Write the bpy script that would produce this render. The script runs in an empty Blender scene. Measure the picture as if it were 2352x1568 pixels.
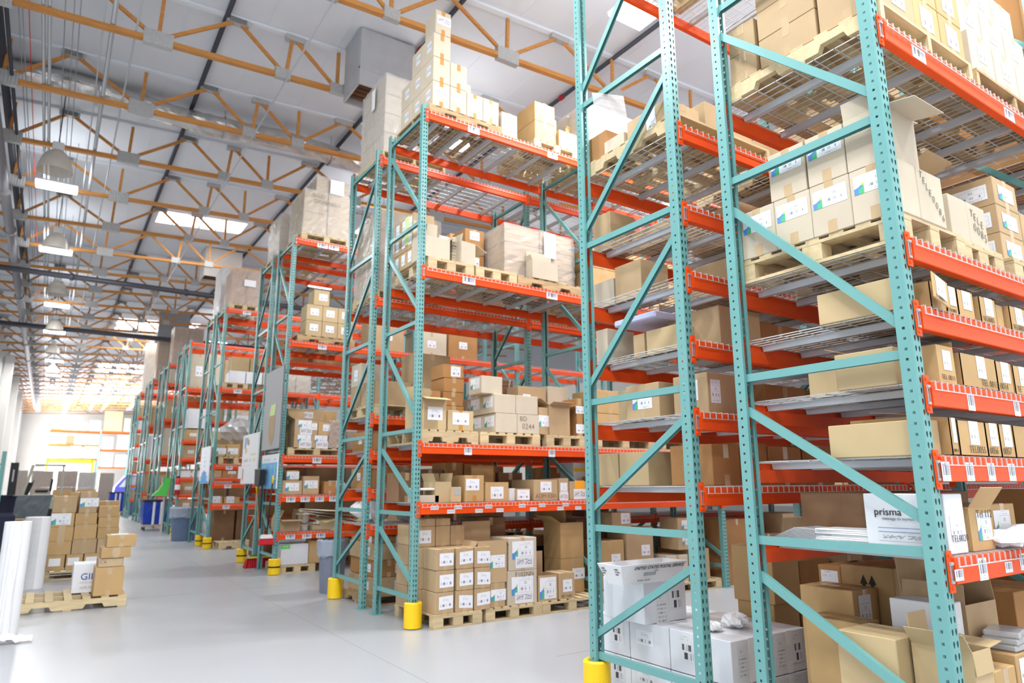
import bpy, bmesh, math, random
from mathutils import Vector, Matrix
S = bpy.context.scene
C = S.collection
rnd = random.Random(7)

# ------------------------------------------------------------------ camera, world, exposure
YAW, PITCH, ROLL = math.radians(33.8), math.radians(11.85), math.radians(0.26)
FPX, PW, PH, EYE = 1568.0, 2352.0, 1568.0, 1.48
fwd = Vector((math.sin(YAW)*math.cos(PITCH), math.cos(YAW)*math.cos(PITCH), math.sin(PITCH)))
rt0 = Vector((math.cos(YAW), -math.sin(YAW), 0)); dn0 = fwd.cross(rt0)
rgt = math.cos(ROLL)*rt0 + math.sin(ROLL)*dn0
dwn = -math.sin(ROLL)*rt0 + math.cos(ROLL)*dn0
cam_data = bpy.data.cameras.new('camera')
cam = bpy.data.objects.new('camera', cam_data); C.objects.link(cam)
cam.matrix_world = Matrix(((rgt.x, -dwn.x, -fwd.x, 0), (rgt.y, -dwn.y, -fwd.y, 0), (rgt.z, -dwn.z, -fwd.z, EYE), (0, 0, 0, 1)))
cam_data.sensor_width = 36.0
cam_data.lens = 36.0*FPX/PW
cam_data.clip_start = 0.05; cam_data.clip_end = 300
cam_data.dof.use_dof = True
cam_data.dof.focus_distance = 3.9
cam_data.dof.aperture_fstop = 2.4
S.camera = cam

def at(px, py, **k):
    """The point seen at a place of the photograph that lies on the plane x, y or z = given value."""
    d = (px-PW/2)/FPX*rgt + (py-PH/2)/FPX*dwn + fwd
    a, v = list(k.items())[0]
    i = 'xyz'.index(a)
    t = (v-(EYE if i == 2 else 0))/d[i]
    return Vector((d.x*t, d.y*t, d.z*t+EYE))

world = bpy.data.worlds.new('world'); S.world = world
world.use_nodes = True
world.node_tree.nodes['Background'].inputs[0].default_value = (0.93, 0.968, 1.0, 1)
world.node_tree.nodes['Background'].inputs[1].default_value = 1.1
S.view_settings.view_transform = 'Standard'
S.view_settings.look = 'None'
S.view_settings.gamma = 1.0
S.view_settings.use_curve_mapping = False
S.view_settings.exposure = 0.3
S.cycles.max_bounces = 6
S.cycles.diffuse_bounces = 3
S.cycles.glossy_bounces = 2
S.cycles.transparent_max_bounces = 8
S.cycles.caustics_reflective = False
S.cycles.caustics_refractive = False

LAMP_W = 150.0     # watts of one high bay lamp, and of the uplight added above it to brighten the roof
ROOF_FILL = 12.0

# ------------------------------------------------------------------ materials
def lin(c):
    return tuple((v/255/12.92 if v/255 <= 0.04045 else ((v/255+0.055)/1.055)**2.4) for v in c)+(1,)

def mat(name, rgb, rough=0.6, metal=0.0, noise=0.0, scale=8.0, bump=0.0, bscale=60.0, rand=0.0, coat=0.0, spec=None, emit=None, estr=0.0, alpha=1.0, stretch=None):
    m = bpy.data.materials.new(name); m.use_nodes = True
    t = m.node_tree; N = t.nodes; L = t.links
    b = N['Principled BSDF']
    col = lin(rgb)
    b.inputs['Base Color'].default_value = col
    b.inputs['Roughness'].default_value = rough
    b.inputs['Metallic'].default_value = metal
    if spec is not None: b.inputs['Specular IOR Level'].default_value = spec
    if coat: b.inputs['Coat Weight'].default_value = coat; b.inputs['Coat Roughness'].default_value = 0.12
    if emit: b.inputs['Emission Color'].default_value = lin(emit); b.inputs['Emission Strength'].default_value = estr
    if alpha < 1: b.inputs['Alpha'].default_value = alpha
    if noise or bump or rand:
        tc = N.new('ShaderNodeTexCoord'); src = tc.outputs['Object']
        if stretch:
            mp = N.new('ShaderNodeMapping'); mp.inputs['Scale'].default_value = stretch
            L.new(src, mp.inputs['Vector']); src = mp.outputs['Vector']
    val = None
    if noise:
        n = N.new('ShaderNodeTexNoise'); n.inputs['Scale'].default_value = scale; n.inputs['Detail'].default_value = 4
        L.new(src, n.inputs['Vector'])
        mr = N.new('ShaderNodeMapRange'); mr.inputs['From Min'].default_value = 0.3; mr.inputs['From Max'].default_value = 0.7
        mr.inputs['To Min'].default_value = 1-noise; mr.inputs['To Max'].default_value = 1+noise
        L.new(n.outputs['Fac'], mr.inputs['Value']); val = mr.outputs['Result']
    if rand:
        oi = N.new('ShaderNodeObjectInfo')
        m2 = N.new('ShaderNodeMapRange'); m2.inputs['To Min'].default_value = 1-rand; m2.inputs['To Max'].default_value = 1+rand
        L.new(oi.outputs['Random'], m2.inputs['Value'])
        if val is None: val = m2.outputs['Result']
        else:
            mu = N.new('ShaderNodeMath'); mu.operation = 'MULTIPLY'
            L.new(val, mu.inputs[0]); L.new(m2.outputs['Result'], mu.inputs[1]); val = mu.outputs[0]
    if val is not None:
        h = N.new('ShaderNodeHueSaturation'); h.inputs['Color'].default_value = col
        L.new(val, h.inputs['Value']); L.new(h.outputs['Color'], b.inputs['Base Color'])
    if bump:
        n2 = N.new('ShaderNodeTexNoise'); n2.inputs['Scale'].default_value = bscale; n2.inputs['Detail'].default_value = 3
        L.new(src, n2.inputs['Vector'])
        bp = N.new('ShaderNodeBump'); bp.inputs['Strength'].default_value = bump; bp.inputs['Distance'].default_value = 0.01
        L.new(n2.outputs['Fac'], bp.inputs['Height']); L.new(bp.outputs['Normal'], b.inputs['Normal'])
    return m

def print_mat(name, base, marks, rough=0.5):
    """Flat print on a UV-mapped sheet. marks: (kind, u0, u1, v0, v1, colour, frequency); kind: rect, bars, text, swoosh."""
    m = bpy.data.materials.new(name); m.use_nodes = True
    t = m.node_tree; N = t.nodes; L = t.links
    b = N['Principled BSDF']; b.inputs['Roughness'].default_value = rough
    uv = N.new('ShaderNodeUVMap'); sp = N.new('ShaderNodeSeparateXYZ'); L.new(uv.outputs['UV'], sp.inputs[0])
    U, V = sp.outputs['X'], sp.outputs['Y']
    def mth(op, a, c=0.0):
        n = N.new('ShaderNodeMath'); n.operation = op
        for i, x in enumerate((a, c)):
            if isinstance(x, (int, float)): n.inputs[i].default_value = x
            else: L.new(x, n.inputs[i])
        return n.outputs[0]
    cur = None
    for kind, u0, u1, v0, v1, colr, fr in marks:
        k = mth('MULTIPLY', mth('MULTIPLY', mth('GREATER_THAN', U, u0), mth('LESS_THAN', U, u1)), mth('MULTIPLY', mth('GREATER_THAN', V, v0), mth('LESS_THAN', V, v1)))
        if kind == 'bars' or kind == 'text':
            w = N.new('ShaderNodeTexWhiteNoise'); w.noise_dimensions = '2D'
            cb = N.new('ShaderNodeCombineXYZ')
            L.new(mth('FLOOR', mth('MULTIPLY', U, fr)), cb.inputs[0])
            if kind == 'text':
                rows = 8 if fr < 60 else 14
                L.new(mth('FLOOR', mth('MULTIPLY', V, rows)), cb.inputs[1])
            L.new(cb.outputs[0], w.inputs['Vector'])
            k = mth('MULTIPLY', k, mth('GREATER_THAN', w.outputs['Value'], 0.45))
            if kind == 'text':
                k = mth('MULTIPLY', k, mth('GREATER_THAN', mth('FRACT', mth('MULTIPLY', V, rows)), 0.5))
        elif kind == 'swoosh':
            cv = mth('ADD', v0+(v1-v0)*0.55, mth('MULTIPLY', mth('POWER', mth('SUBTRACT', U, u0), 2.0), (v1-v0)*0.45/max((u1-u0)**2, 1e-4)))
            k = mth('MULTIPLY', k, mth('LESS_THAN', V, cv))
        elif kind == 'frame':
            inner = mth('MULTIPLY', mth('MULTIPLY', mth('GREATER_THAN', U, u0+fr), mth('LESS_THAN', U, u1-fr)), mth('MULTIPLY', mth('GREATER_THAN', V, v0+fr*2), mth('LESS_THAN', V, v1-fr*2)))
            k = mth('MULTIPLY', k, mth('SUBTRACT', 1.0, inner))
        mx = N.new('ShaderNodeMix'); mx.data_type = 'RGBA'
        L.new(k, mx.inputs['Factor'])
        if cur is None: mx.inputs['A'].default_value = lin(base)
        else: L.new(cur, mx.inputs['A'])
        mx.inputs['B'].default_value = lin(colr)
        cur = mx.outputs['Result']
    L.new(cur, b.inputs['Base Color'])
    return m

M = {}
M['teal'] = mat('teal_paint', (106, 162, 160), 0.32, noise=0.05, scale=3, spec=0.6)
M['orange'] = mat('orange_paint', (240, 82, 22), 0.45, noise=0.06, scale=4, spec=0.3)
M['zinc'] = mat('zinc_wire', (205, 205, 206), 0.4, 0.2)
M['channel'] = mat('grey_channel', (190, 193, 198), 0.42, 0.15)
M['clip'] = mat('zinc_clip', (190, 190, 190), 0.35, 0.6)
M['yellow'] = mat('yellow_plastic', (250, 205, 10), 0.4, noise=0.04, scale=5)
M['card'] = mat('tan_cardboard', (186, 158, 121), 0.75, noise=0.05, scale=6, rand=0.07)
M['pale'] = mat('pale_cardboard', (200, 187, 166), 0.75, noise=0.04, scale=6, rand=0.05)
M['honey'] = mat('honey_cardboard', (193, 158, 108), 0.72, noise=0.05, scale=5, rand=0.06)
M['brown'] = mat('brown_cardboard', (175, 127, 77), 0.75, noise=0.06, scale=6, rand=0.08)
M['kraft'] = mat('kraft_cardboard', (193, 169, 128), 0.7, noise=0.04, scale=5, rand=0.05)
M['dark'] = mat('dark_and_shaded_cardboard', (135, 101, 72), 0.8, noise=0.08, scale=6, rand=0.08)  # also used on deep goods, where shade is put into the colour
M['white'] = mat('white_carton', (226, 228, 234), 0.6, noise=0.03, scale=5, rand=0.03)
M['tape'] = mat('clear_tape', (195, 167, 129), 0.18, noise=0.03, scale=20, spec=0.7)
M['tapeb'] = mat('brown_tape', (195, 142, 76), 0.25, spec=0.6)
M['wood'] = mat('pallet_wood', (203, 182, 143), 0.75, noise=0.12, scale=5, rand=0.1, stretch=(1, 6, 6), bump=0.2, bscale=30)
M['oldwood'] = mat('weathered_pallet_wood', (176, 150, 112), 0.85, noise=0.22, scale=5, rand=0.15, stretch=(1, 6, 6), bump=0.2, bscale=30)
M['wrap'] = mat('stretch_wrap', (214, 212, 212), 0.22, noise=0.05, scale=4, bump=0.9, bscale=9, spec=0.8, stretch=(1, 1, 3))
M['wrapbag'] = mat('clear_plastic_sheet', (205, 205, 206), 0.18, noise=0.05, scale=4, bump=0.8, bscale=7, spec=0.9, alpha=0.75)
M['truss'] = mat('truss_wood', (206, 142, 74), 0.65, noise=0.14, scale=3, stretch=(1, 10, 10), rand=0.06)
M['plate'] = mat('truss_plate_steel', (190, 190, 190), 0.55, 0.2, noise=0.08, scale=30)
M['roof'] = mat('white_roof_insulation', (233, 238, 246), 0.8, noise=0.02, scale=1.2, bump=0.25, bscale=1.6)
M['wallw'] = mat('white_wall_paint', (236, 233, 228), 0.7, noise=0.02, scale=1)
M['steelgrey'] = mat('grey_sheet_steel', (160, 164, 168), 0.4, 0.4, noise=0.05, scale=3)
M['galv'] = mat('galvanised_conduit', (196, 200, 204), 0.35, 0.5)
M['darkpipe'] = mat('dark_sprinkler_pipe', (66, 66, 76), 0.45)
M['greypipe'] = mat('grey_main_pipe', (132, 130, 136), 0.4, 0.2)
M['cable'] = mat('grey_cable', (150, 150, 158), 0.6)
M['red'] = mat('red_plastic', (206, 30, 38), 0.45)
M['redbr'] = mat('red_bristle', (190, 28, 40), 0.9)
M['black'] = mat('black_plastic', (26, 27, 30), 0.5)
M['navy'] = mat('navy_cloth', (24, 28, 52), 0.85)
M['blue'] = mat('blue_vinyl', (16, 60, 176), 0.4, bump=0.5, bscale=5)
M['bin'] = mat('blue_grey_plastic', (96, 116, 146), 0.45, noise=0.06, scale=6)
M['bin2'] = mat('grey_plastic', (120, 126, 144), 0.45, noise=0.05, scale=6)
M['bag'] = mat('bin_liner', (178, 188, 206), 0.25, bump=0.8, bscale=12, alpha=0.7, spec=0.8)
M['green'] = mat('green_plastic', (92, 212, 92), 0.35)
M['greycloth'] = mat('grey_vinyl_cover', (104, 112, 118), 0.5, noise=0.1, scale=5, bump=0.8, bscale=4)
M['cream'] = mat('cream_vehicle_paint', (168, 168, 150), 0.4)
M['silver'] = mat('foil_duct', (214, 212, 210), 0.2, 0.75, noise=0.05, scale=6, bump=1.0, bscale=6)
M['paper'] = mat('white_paper', (236, 236, 238), 0.6, noise=0.02, scale=3)
M['greypaper'] = mat('grey_paper', (176, 176, 178), 0.6)
M['inkk'] = mat('black_marker', (34, 32, 34), 0.6)
M['pen'] = mat('thin_marker', (92, 86, 84), 0.6)
M['inkb'] = mat('blue_ink', (58, 84, 170), 0.5)
M['inkg'] = mat('grey_ink', (130, 130, 136), 0.6)
M['purple'] = mat('purple_blue_paint', (92, 100, 208), 0.3, coat=0.5)
M['glass'] = mat('vehicle_glass', (205, 215, 222), 0.1, spec=0.8)
M['rubber'] = mat('black_rubber', (32, 32, 34), 0.8)
M['lampw'] = mat('lamp_diffuser', (255, 255, 255), 0.5, emit=(255, 255, 255), estr=9.0)
M['sky'] = mat('skylight_panel', (255, 255, 255), 0.5, emit=(255, 255, 255), estr=3.2)
M['acrylic'] = mat('lamp_acrylic', (214, 206, 196), 0.25, noise=0.04, scale=6, spec=0.6, alpha=0.9)
M['bluebox'] = mat('blue_print', (40, 62, 150), 0.6)
M['gold'] = mat('yellow_tape_print', (236, 205, 30), 0.5)
M['orangepaper'] = mat('orange_envelope', (250, 170, 40), 0.6)
M['greenpaper'] = mat('pale_green_paper', (214, 230, 160), 0.6)

LB, LG, LK, LGR = (86, 140, 218), (76, 184, 126), (142, 142, 152), (190, 191, 198)
M['lab_prisma'] = print_mat('prisma_shipping_label', (236, 238, 244), [
    ('swoosh', 0.0, 0.27, 0.0, 0.62, LB, 0), ('swoosh', 0.12, 0.27, 0.0, 0.5, LG, 0), ('swoosh', 0.2, 0.27, 0.45, 0.62, (190, 215, 60), 0),
    ('text', 0.45, 0.85, 0.84, 0.95, LGR, 50), ('frame', 0.36, 0.95, 0.16, 0.8, LGR, 0.008), ('bars', 0.58, 0.72, 0.58, 0.72, LK, 60),
    ('rect', 0.36, 0.95, 0.46, 0.475, LGR, 0), ('bars', 0.41, 0.52, 0.25, 0.4, LK, 60), ('bars', 0.6, 0.7, 0.25, 0.4, LK, 60), ('bars', 0.79, 0.9, 0.25, 0.4, LK, 60),
    ('text', 0.4, 0.9, 0.03, 0.13, LGR, 50)])
M['lab_tall'] = print_mat('tall_shipping_label', (234, 235, 242), [
    ('text', 0.25, 0.75, 0.83, 0.95, LGR, 40), ('rect', 0.1, 0.9, 0.72, 0.73, LGR, 0), ('bars', 0.42, 0.58, 0.55, 0.66, LK, 50), ('text', 0.2, 0.8, 0.74, 0.81, LGR, 44),
    ('rect', 0.1, 0.9, 0.5, 0.51, LGR, 0), ('bars', 0.1, 0.38, 0.28, 0.42, LK, 60), ('bars', 0.5, 0.6, 0.28, 0.42, LK, 60), ('bars', 0.75, 0.85, 0.28, 0.42, LK, 60),
    ('text', 0.15, 0.85, 0.08, 0.2, LGR, 50)])
M['lab_small'] = print_mat('small_shipping_label', (236, 238, 244), [
    ('text', 0.3, 0.7, 0.6, 0.85, LGR, 30), ('bars', 0.12, 0.4, 0.2, 0.4, LK, 40), ('bars', 0.5, 0.6, 0.2, 0.4, LK, 40), ('bars', 0.72, 0.84, 0.2, 0.4, LK, 40)])
M['lab_bar'] = print_mat('shelf_barcode_label', (232, 232, 236), [('bars', 0.1, 0.9, 0.3, 0.9, (110, 110, 126), 64), ('text', 0.1, 0.9, 0.06, 0.24, LGR, 26)])
M['lab_wide'] = print_mat('wide_shelf_label', (228, 228, 232), [('text', 0.08, 0.92, 0.3, 0.8, (90, 90, 110), 26)])
M['lab_mail'] = print_mat('carton_side_print', (226, 227, 230), [
    ('text', 0.1, 0.6, 0.8, 0.97, LGR, 40), ('bars', 0.15, 0.75, 0.42, 0.66, (90, 90, 98), 46), ('bars', 0.2, 0.85, 0.08, 0.34, (70, 70, 78), 30)])
M['lab_list'] = print_mat('packing_list_print', (222, 223, 226), [('text', 0.1, 0.8, 0.05, 0.7, (165, 165, 170), 58), ('bars', 0.2, 0.6, 0.78, 0.88, LGR, 40)])
M['post_chart'] = print_mat('chart_board_print', (238, 239, 243), [
    ('rect', 0.1, 0.22, 0.72, 0.95, (120, 170, 220), 0), ('rect', 0.24, 0.34, 0.8, 0.95, (130, 190, 80), 0), ('rect', 0.35, 0.42, 0.78, 0.9, (220, 70, 60), 0), ('rect', 0.18, 0.3, 0.62, 0.72, (235, 190, 70), 0),
    ('text', 0.1, 0.6, 0.36, 0.5, (200, 205, 190), 20), ('text', 0.55, 0.9, 0.4, 0.6, (225, 220, 170), 14), ('rect', 0.1, 0.16, 0.06, 0.3, (225, 130, 120), 0)])
M['post_blue'] = print_mat('blue_poster_print', (236, 240, 248), [
    ('rect', 0.0, 1.0, 0.0, 0.05, (60, 150, 215), 0), ('rect', 0.1, 0.9, 0.05, 0.2, (130, 190, 235), 0), ('rect', 0.25, 0.75, 0.05, 0.3, (70, 150, 215), 0), ('rect', 0.4, 0.6, 0.28, 0.34, (50, 120, 190), 0), ('text', 0.42, 0.58, 0.45, 0.9, (200, 208, 220), 14)])
M['post_tool'] = print_mat('tool_board_print', (108, 176, 232), [
    ('rect', 0.0, 1.0, 0.76, 1.0, (232, 237, 245), 0), ('text', 0.12, 0.88, 0.82, 0.93, (170, 185, 205), 26), ('rect', 0.16, 0.22, 0.04, 0.7, (130, 205, 190), 0), ('rect', 0.38, 0.42, 0.04, 0.7, (80, 140, 210), 0),
    ('rect', 0.6, 0.64, 0.04, 0.7, (150, 215, 200), 0), ('rect', 0.82, 0.88, 0.04, 0.7, (140, 210, 190), 0)])
def floor_mat():
    m = mat('polished_concrete', (168, 170, 174), 0.28, noise=0.035, scale=0.7, spec=0.5)
    t = m.node_tree; N = t.nodes; L = t.links; b = N['Principled BSDF']
    tc = N.new('ShaderNodeTexCoord'); n = N.new('ShaderNodeTexNoise'); n.inputs['Scale'].default_value = 1.3; n.inputs['Detail'].default_value = 5
    L.new(tc.outputs['Object'], n.inputs['Vector'])
    mr = N.new('ShaderNodeMapRange'); mr.inputs['To Min'].default_value = 0.26; mr.inputs['To Max'].default_value = 0.38
    L.new(n.outputs['Fac'], mr.inputs['Value']); L.new(mr.outputs['Result'], b.inputs['Roughness'])
    return m
M['floor'] = floor_mat()

# ------------------------------------------------------------------ mesh helpers
class MB:
    """Collects faces; build() links them as one mesh object."""
    def __init__(s): s.v = []; s.f = []; s.uv = {}
    def quad(s, a, b, c, d, uv=False):
        i = len(s.v); s.v += [tuple(a), tuple(b), tuple(c), tuple(d)]
        if uv: s.uv[len(s.f)] = 1
        s.f.append((i, i+1, i+2, i+3))
    def poly(s, pts):
        i = len(s.v); s.v += [tuple(p) for p in pts]; s.f.append(tuple(range(i, i+len(pts))))
    def box(s, x0, x1, y0, y1, z0, z1, ch=0.0, m=None):
        """A box, its edges chamfered by ch; m: a matrix."""
        i = len(s.v)
        if ch <= 0:
            P = [(x, y, z) for z in (z0, z1) for y in (y0, y1) for x in (x0, x1)]
            F = [(0, 2, 3, 1), (4, 5, 7, 6), (0, 1, 5, 4), (2, 6, 7, 3), (0, 4, 6, 2), (1, 3, 7, 5)]
        else:
            c = ch
            P = []; F = []
            xs, ys, zs = (x0, x1), (y0, y1), (z0, z1)
            idx = {}
            for a in (0, 1):
                for b in (0, 1):
                    for d in (0, 1):
                        sx, sy, sz = (1 if a == 0 else -1), (1 if b == 0 else -1), (1 if d == 0 else -1)
                        idx[a, b, d, 0] = len(P); P.append((xs[a], ys[b]+sy*c, zs[d]+sz*c))
                        idx[a, b, d, 1] = len(P); P.append((xs[a]+sx*c, ys[b], zs[d]+sz*c))
                        idx[a, b, d, 2] = len(P); P.append((xs[a]+sx*c, ys[b]+sy*c, zs[d]))
            def fc(l, flip): F.append(tuple(reversed(l)) if flip else tuple(l))
            for a in (0, 1):
                fc([idx[a, 0, 0, 0], idx[a, 0, 1, 0], idx[a, 1, 1, 0], idx[a, 1, 0, 0]], a == 1)
                fc([idx[0, a, 0, 1], idx[1, a, 0, 1], idx[1, a, 1, 1], idx[0, a, 1, 1]], a == 1)
                fc([idx[0, 0, a, 2], idx[0, 1, a, 2], idx[1, 1, a, 2], idx[1, 0, a, 2]], a == 1)
            for a in (0, 1):
                for b in (0, 1):
                    fl = (a+b) % 2 == 0
                    fc([idx[a, b, 0, 0], idx[a, b, 1, 0], idx[a, b, 1, 1], idx[a, b, 0, 1]], not fl)
                    fc([idx[a, 0, b, 0], idx[a, 1, b, 0], idx[a, 1, b, 2], idx[a, 0, b, 2]], fl)
                    fc([idx[0, a, b, 1], idx[1, a, b, 1], idx[1, a, b, 2], idx[0, a, b, 2]], not fl)
            for a in (0, 1):
                for b in (0, 1):
                    for d in (0, 1):
                        fc([idx[a, b, d, 0], idx[a, b, d, 1], idx[a, b, d, 2]], (a+b+d) % 2 == 1)
        if m is not None: P = [tuple(m @ Vector(p)) for p in P]
        s.v += P; s.f += [tuple(i+k for k in f) for f in F]
    def bar(s, p, q, w, h, up=(0, 0, 1), caps=True):
        """A rectangular bar from p to q, w wide across and h high along up."""
        p, q = Vector(p), Vector(q); d = (q-p).normalized(); u = Vector(up)
        a = d.cross(u)
        if a.length < 1e-6: a = d.cross(Vector((1, 0, 0)))
        a.normalize(); u = a.cross(d).normalized()
        a *= w/2; u *= h/2; i = len(s.v)
        for c in (p, q): s.v += [tuple(c-a-u), tuple(c+a-u), tuple(c+a+u), tuple(c-a+u)]
        F = [(0, 4, 5, 1), (1, 5, 6, 2), (2, 6, 7, 3), (3, 7, 4, 0)]
        if caps: F += [(0, 1, 2, 3), (7, 6, 5, 4)]
        s.f += [tuple(i+k for k in f) for f in F]
    def tube(s, pts, r, n=8, caps=True):
        pts = [Vector(p) for p in pts]; rings = []
        rr = r if isinstance(r, (list, tuple)) else [r]*len(pts)
        pu = None
        for k, p in enumerate(pts):
            d = (pts[min(k+1, len(pts)-1)]-pts[max(k-1, 0)]).normalized()
            if pu is None:
                pu = d.cross(Vector((0, 0, 1)))
                if pu.length < 1e-4: pu = d.cross(Vector((1, 0, 0)))
            pu = (pu-d*pu.dot(d)).normalized(); w = d.cross(pu)
            i = len(s.v); rings.append(i)
            for j in range(n):
                a = 2*math.pi*j/n
                s.v.append(tuple(p+rr[k]*(math.cos(a)*pu+math.sin(a)*w)))
        for a, b in zip(rings, rings[1:]):
            for j in range(n): s.f.append((a+j, a+(j+1) % n, b+(j+1) % n, b+j))
        if caps:
            s.f.append(tuple(rings[0]+j for j in reversed(range(n)))); s.f.append(tuple(rings[-1]+j for j in range(n)))
    def lathe(s, prof, n=20, c=(0, 0, 0), caps=False):
        rings = []
        for r, z in prof:
            i = len(s.v); rings.append(i)
            for j in range(n):
                a = 2*math.pi*j/n; s.v.append((c[0]+r*math.cos(a), c[1]+r*math.sin(a), c[2]+z))
        for a, b in zip(rings, rings[1:]):
            for j in range(n): s.f.append((a+j, a+(j+1) % n, b+(j+1) % n, b+j))
        if caps:
            s.f.append(tuple(rings[0]+j for j in reversed(range(n)))); s.f.append(tuple(rings[-1]+j for j in range(n)))
    def prism(s, pts, axis, a, b):
        """An outline (two-coordinate points) pushed from a to b along an axis."""
        def P(p, t):
            return {'x': (t, p[0], p[1]), 'y': (p[0], t, p[1]), 'z': (p[0], p[1], t)}[axis]
        n = len(pts); i = len(s.v)
        s.v += [P(p, a) for p in pts]+[P(p, b) for p in pts]
        for k in range(n): s.f.append((i+k, i+(k+1) % n, i+n+(k+1) % n, i+n+k))
        s.f.append(tuple(i+k for k in reversed(range(n)))); s.f.append(tuple(i+n+k for k in range(n)))
    def mesh(s, name):
        me = bpy.data.meshes.new(name); me.from_pydata(s.v, [], s.f)
        if s.uv:
            l = me.uv_layers.new(name='UVMap')
            for p in me.polygons:
                if p.index in s.uv:
                    for k, li in enumerate(p.loop_indices): l.data[li].uv = ((0, 0), (1, 0), (1, 1), (0, 1))[k % 4]
        me.update()
        return me
    def build(s, name, m, parent=None, smooth=False, loc=None):
        me = s.mesh(name); me.materials.append(m)
        if smooth: me.shade_smooth()
        return link(name, me, parent, loc)

def link(name, data, parent=None, loc=None, rot=None):
    o = bpy.data.objects.new(name, data); C.objects.link(o)
    if parent is not None: o.parent = parent
    if loc is not None: o.location = loc
    if rot is not None: o.rotation_euler = rot
    return o
def tag(o, label, cat, group=None):
    o['label'] = label; o['category'] = cat
    if group: o['group'] = group
    return o
def thing(name, label, cat, loc=(0, 0, 0), rz=0.0, group=None):
    o = link(name, None, None, loc, (0, 0, rz)); o.empty_display_size = 0.1
    return tag(o, label, cat, group)
def struct(o): o['kind'] = 'structure'; return o
def stuff(o): o['kind'] = 'stuff'; return o
def recalc(o):
    bm = bmesh.new(); bm.from_mesh(o.data); bmesh.ops.recalc_face_normals(bm, faces=bm.faces); bm.to_mesh(o.data); bm.free(); return o

FONT_CACHE = {}
def text_mesh(s, size, ext=0.0006, shear=0.0, thin=0.0):
    k = (s, size, shear, thin)
    if k not in FONT_CACHE:
        cu = bpy.data.curves.new('lettering', 'FONT'); cu.body = s; cu.size = size; cu.extrude = ext; cu.shear = shear; cu.resolution_u = 3; cu.offset = -thin*size
        o = bpy.data.objects.new('lettering', cu); C.objects.link(o)
        dg = bpy.context.evaluated_depsgraph_get()
        me = bpy.data.meshes.new_from_object(o.evaluated_get(dg)); me.name = 'lettering'
        bpy.data.objects.remove(o)
        FONT_CACHE[k] = me
    return FONT_CACHE[k]
def lettering(s, size, m, parent, loc, face='y', rotz=0.0, roll=0.0, shear=0.0, name='lettering'):
    """Flat letters on a face that looks to -y (face y), -x (face x) or up (face z)."""
    me = text_mesh(s, size, shear=shear, thin=0.022 if name == 'handwriting' else 0.0).copy(); me.materials.clear(); me.materials.append(m)
    R = {'y': Matrix.Rotation(math.pi/2, 4, 'X'), 'x': Matrix.Rotation(-math.pi/2, 4, 'Z') @ Matrix.Rotation(math.pi/2, 4, 'X'), 'z': Matrix()}[face]
    o = link(name, me, parent)
    o.matrix_local = Matrix.Translation(loc) @ Matrix.Rotation(rotz, 4, 'Z') @ R @ Matrix.Rotation(roll, 4, 'Z')
    return o
# ------------------------------------------------------------------ the building
SL = 0.044                                     # roof pitch
def chord_z(x): return 8.28+SL*x
def roof_z(x): return 9.19+SL*x
b = MB(); b.quad((-14, -3, 0), (42, -3, 0), (42, 82, 0), (-14, 82, 0)); fl = struct(b.build('floor', M['floor']))
b = MB()
b.bar((3.9, 5.15, 0.0008), (42, 5.3, 0.0008), 0.006, 0.0012); b.bar((-3, 10.95, 0.0008), (3.2, 10.95, 0.0008), 0.006, 0.0012); b.bar((2.6, -3, 0.0008), (2.6, 80, 0.0008), 0.006, 0.0012)
b.build('joint_line', mat('concrete_joint', (150, 150, 150), 0.7), fl)
# roof with three long skylight openings kept solid; the skylights are lit panels set into it
SKY = ((1.85, 4.3, 21.0, 22.1, 'bright rectangular skylight in the white roof, nearest of the row'), (2.0, 5.6, 36.4, 39.6, 'bright skylight farther down the roof, second of the row'),
       (2.0, 6.4, 51, 55, 'third bright skylight along the roof'), (1.5, 6.4, 62, 68, 'fourth bright skylight, close to the far wall'))
b = MB()
def roof_piece(x0, x1, y0, y1): b.quad((x0, y0, roof_z(x0)), (x0, y1, roof_z(x0)), (x1, y1, roof_z(x1)), (x1, y0, roof_z(x1)))
yy = -1
for (x0, x1, y0, y1, _) in SKY:
    roof_piece(-14, 42, yy, y0); roof_piece(-14, x0, y0, y1); roof_piece(x1, 42, y0, y1); yy = y1
roof_piece(-14, 42, yy, 82)
b.quad((-14, -1, roof_z(-14)+0.2), (42, -1, roof_z(42)+0.2), (42, 82, roof_z(42)+0.2), (-14, 82, roof_z(-14)+0.2))
roof = struct(b.build('ceiling', M['roof']))
for k in range(23):                             # seams of the insulation sheets
    x = -5+k*1.22
    b = MB(); b.bar((x, -1, roof_z(x)-0.004), (x, 80, roof_z(x)-0.004), 0.03, 0.01); b.build('insulation_seam', M['roof'], roof)
b = MB(); b.box(-14, 42, 80, 80.3, 0, 11.2); struct(b.build('wall_far', M['wallw']))
b = MB(); b.box(41.7, 42, -1, 80, 0, 11.2); struct(b.build('wall_right', M['wallw']))
b = MB()
k = 0; y = 9.0
pts = []
while y < 79.7:
    pts += [(-2.62, y), (-2.62, y+0.28), (-2.56, y+0.32), (-2.56, y+0.48), (-2.62, y+0.52)]; y += 0.56
for p, q in zip(pts, pts[1:]): b.quad((p[0], p[1], 0), (q[0], q[1], 0), (q[0], q[1], 9.1), (p[0], p[1], 9.1))
struct(b.build('wall_left', mat('white_ribbed_wall', (222, 222, 220), 0.45)))
b = MB(); b.box(-2.7, -2.45, 9.0, 79.9, 3.4, 3.6); struct(b.build('trim_1', M['wallw']))

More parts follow.
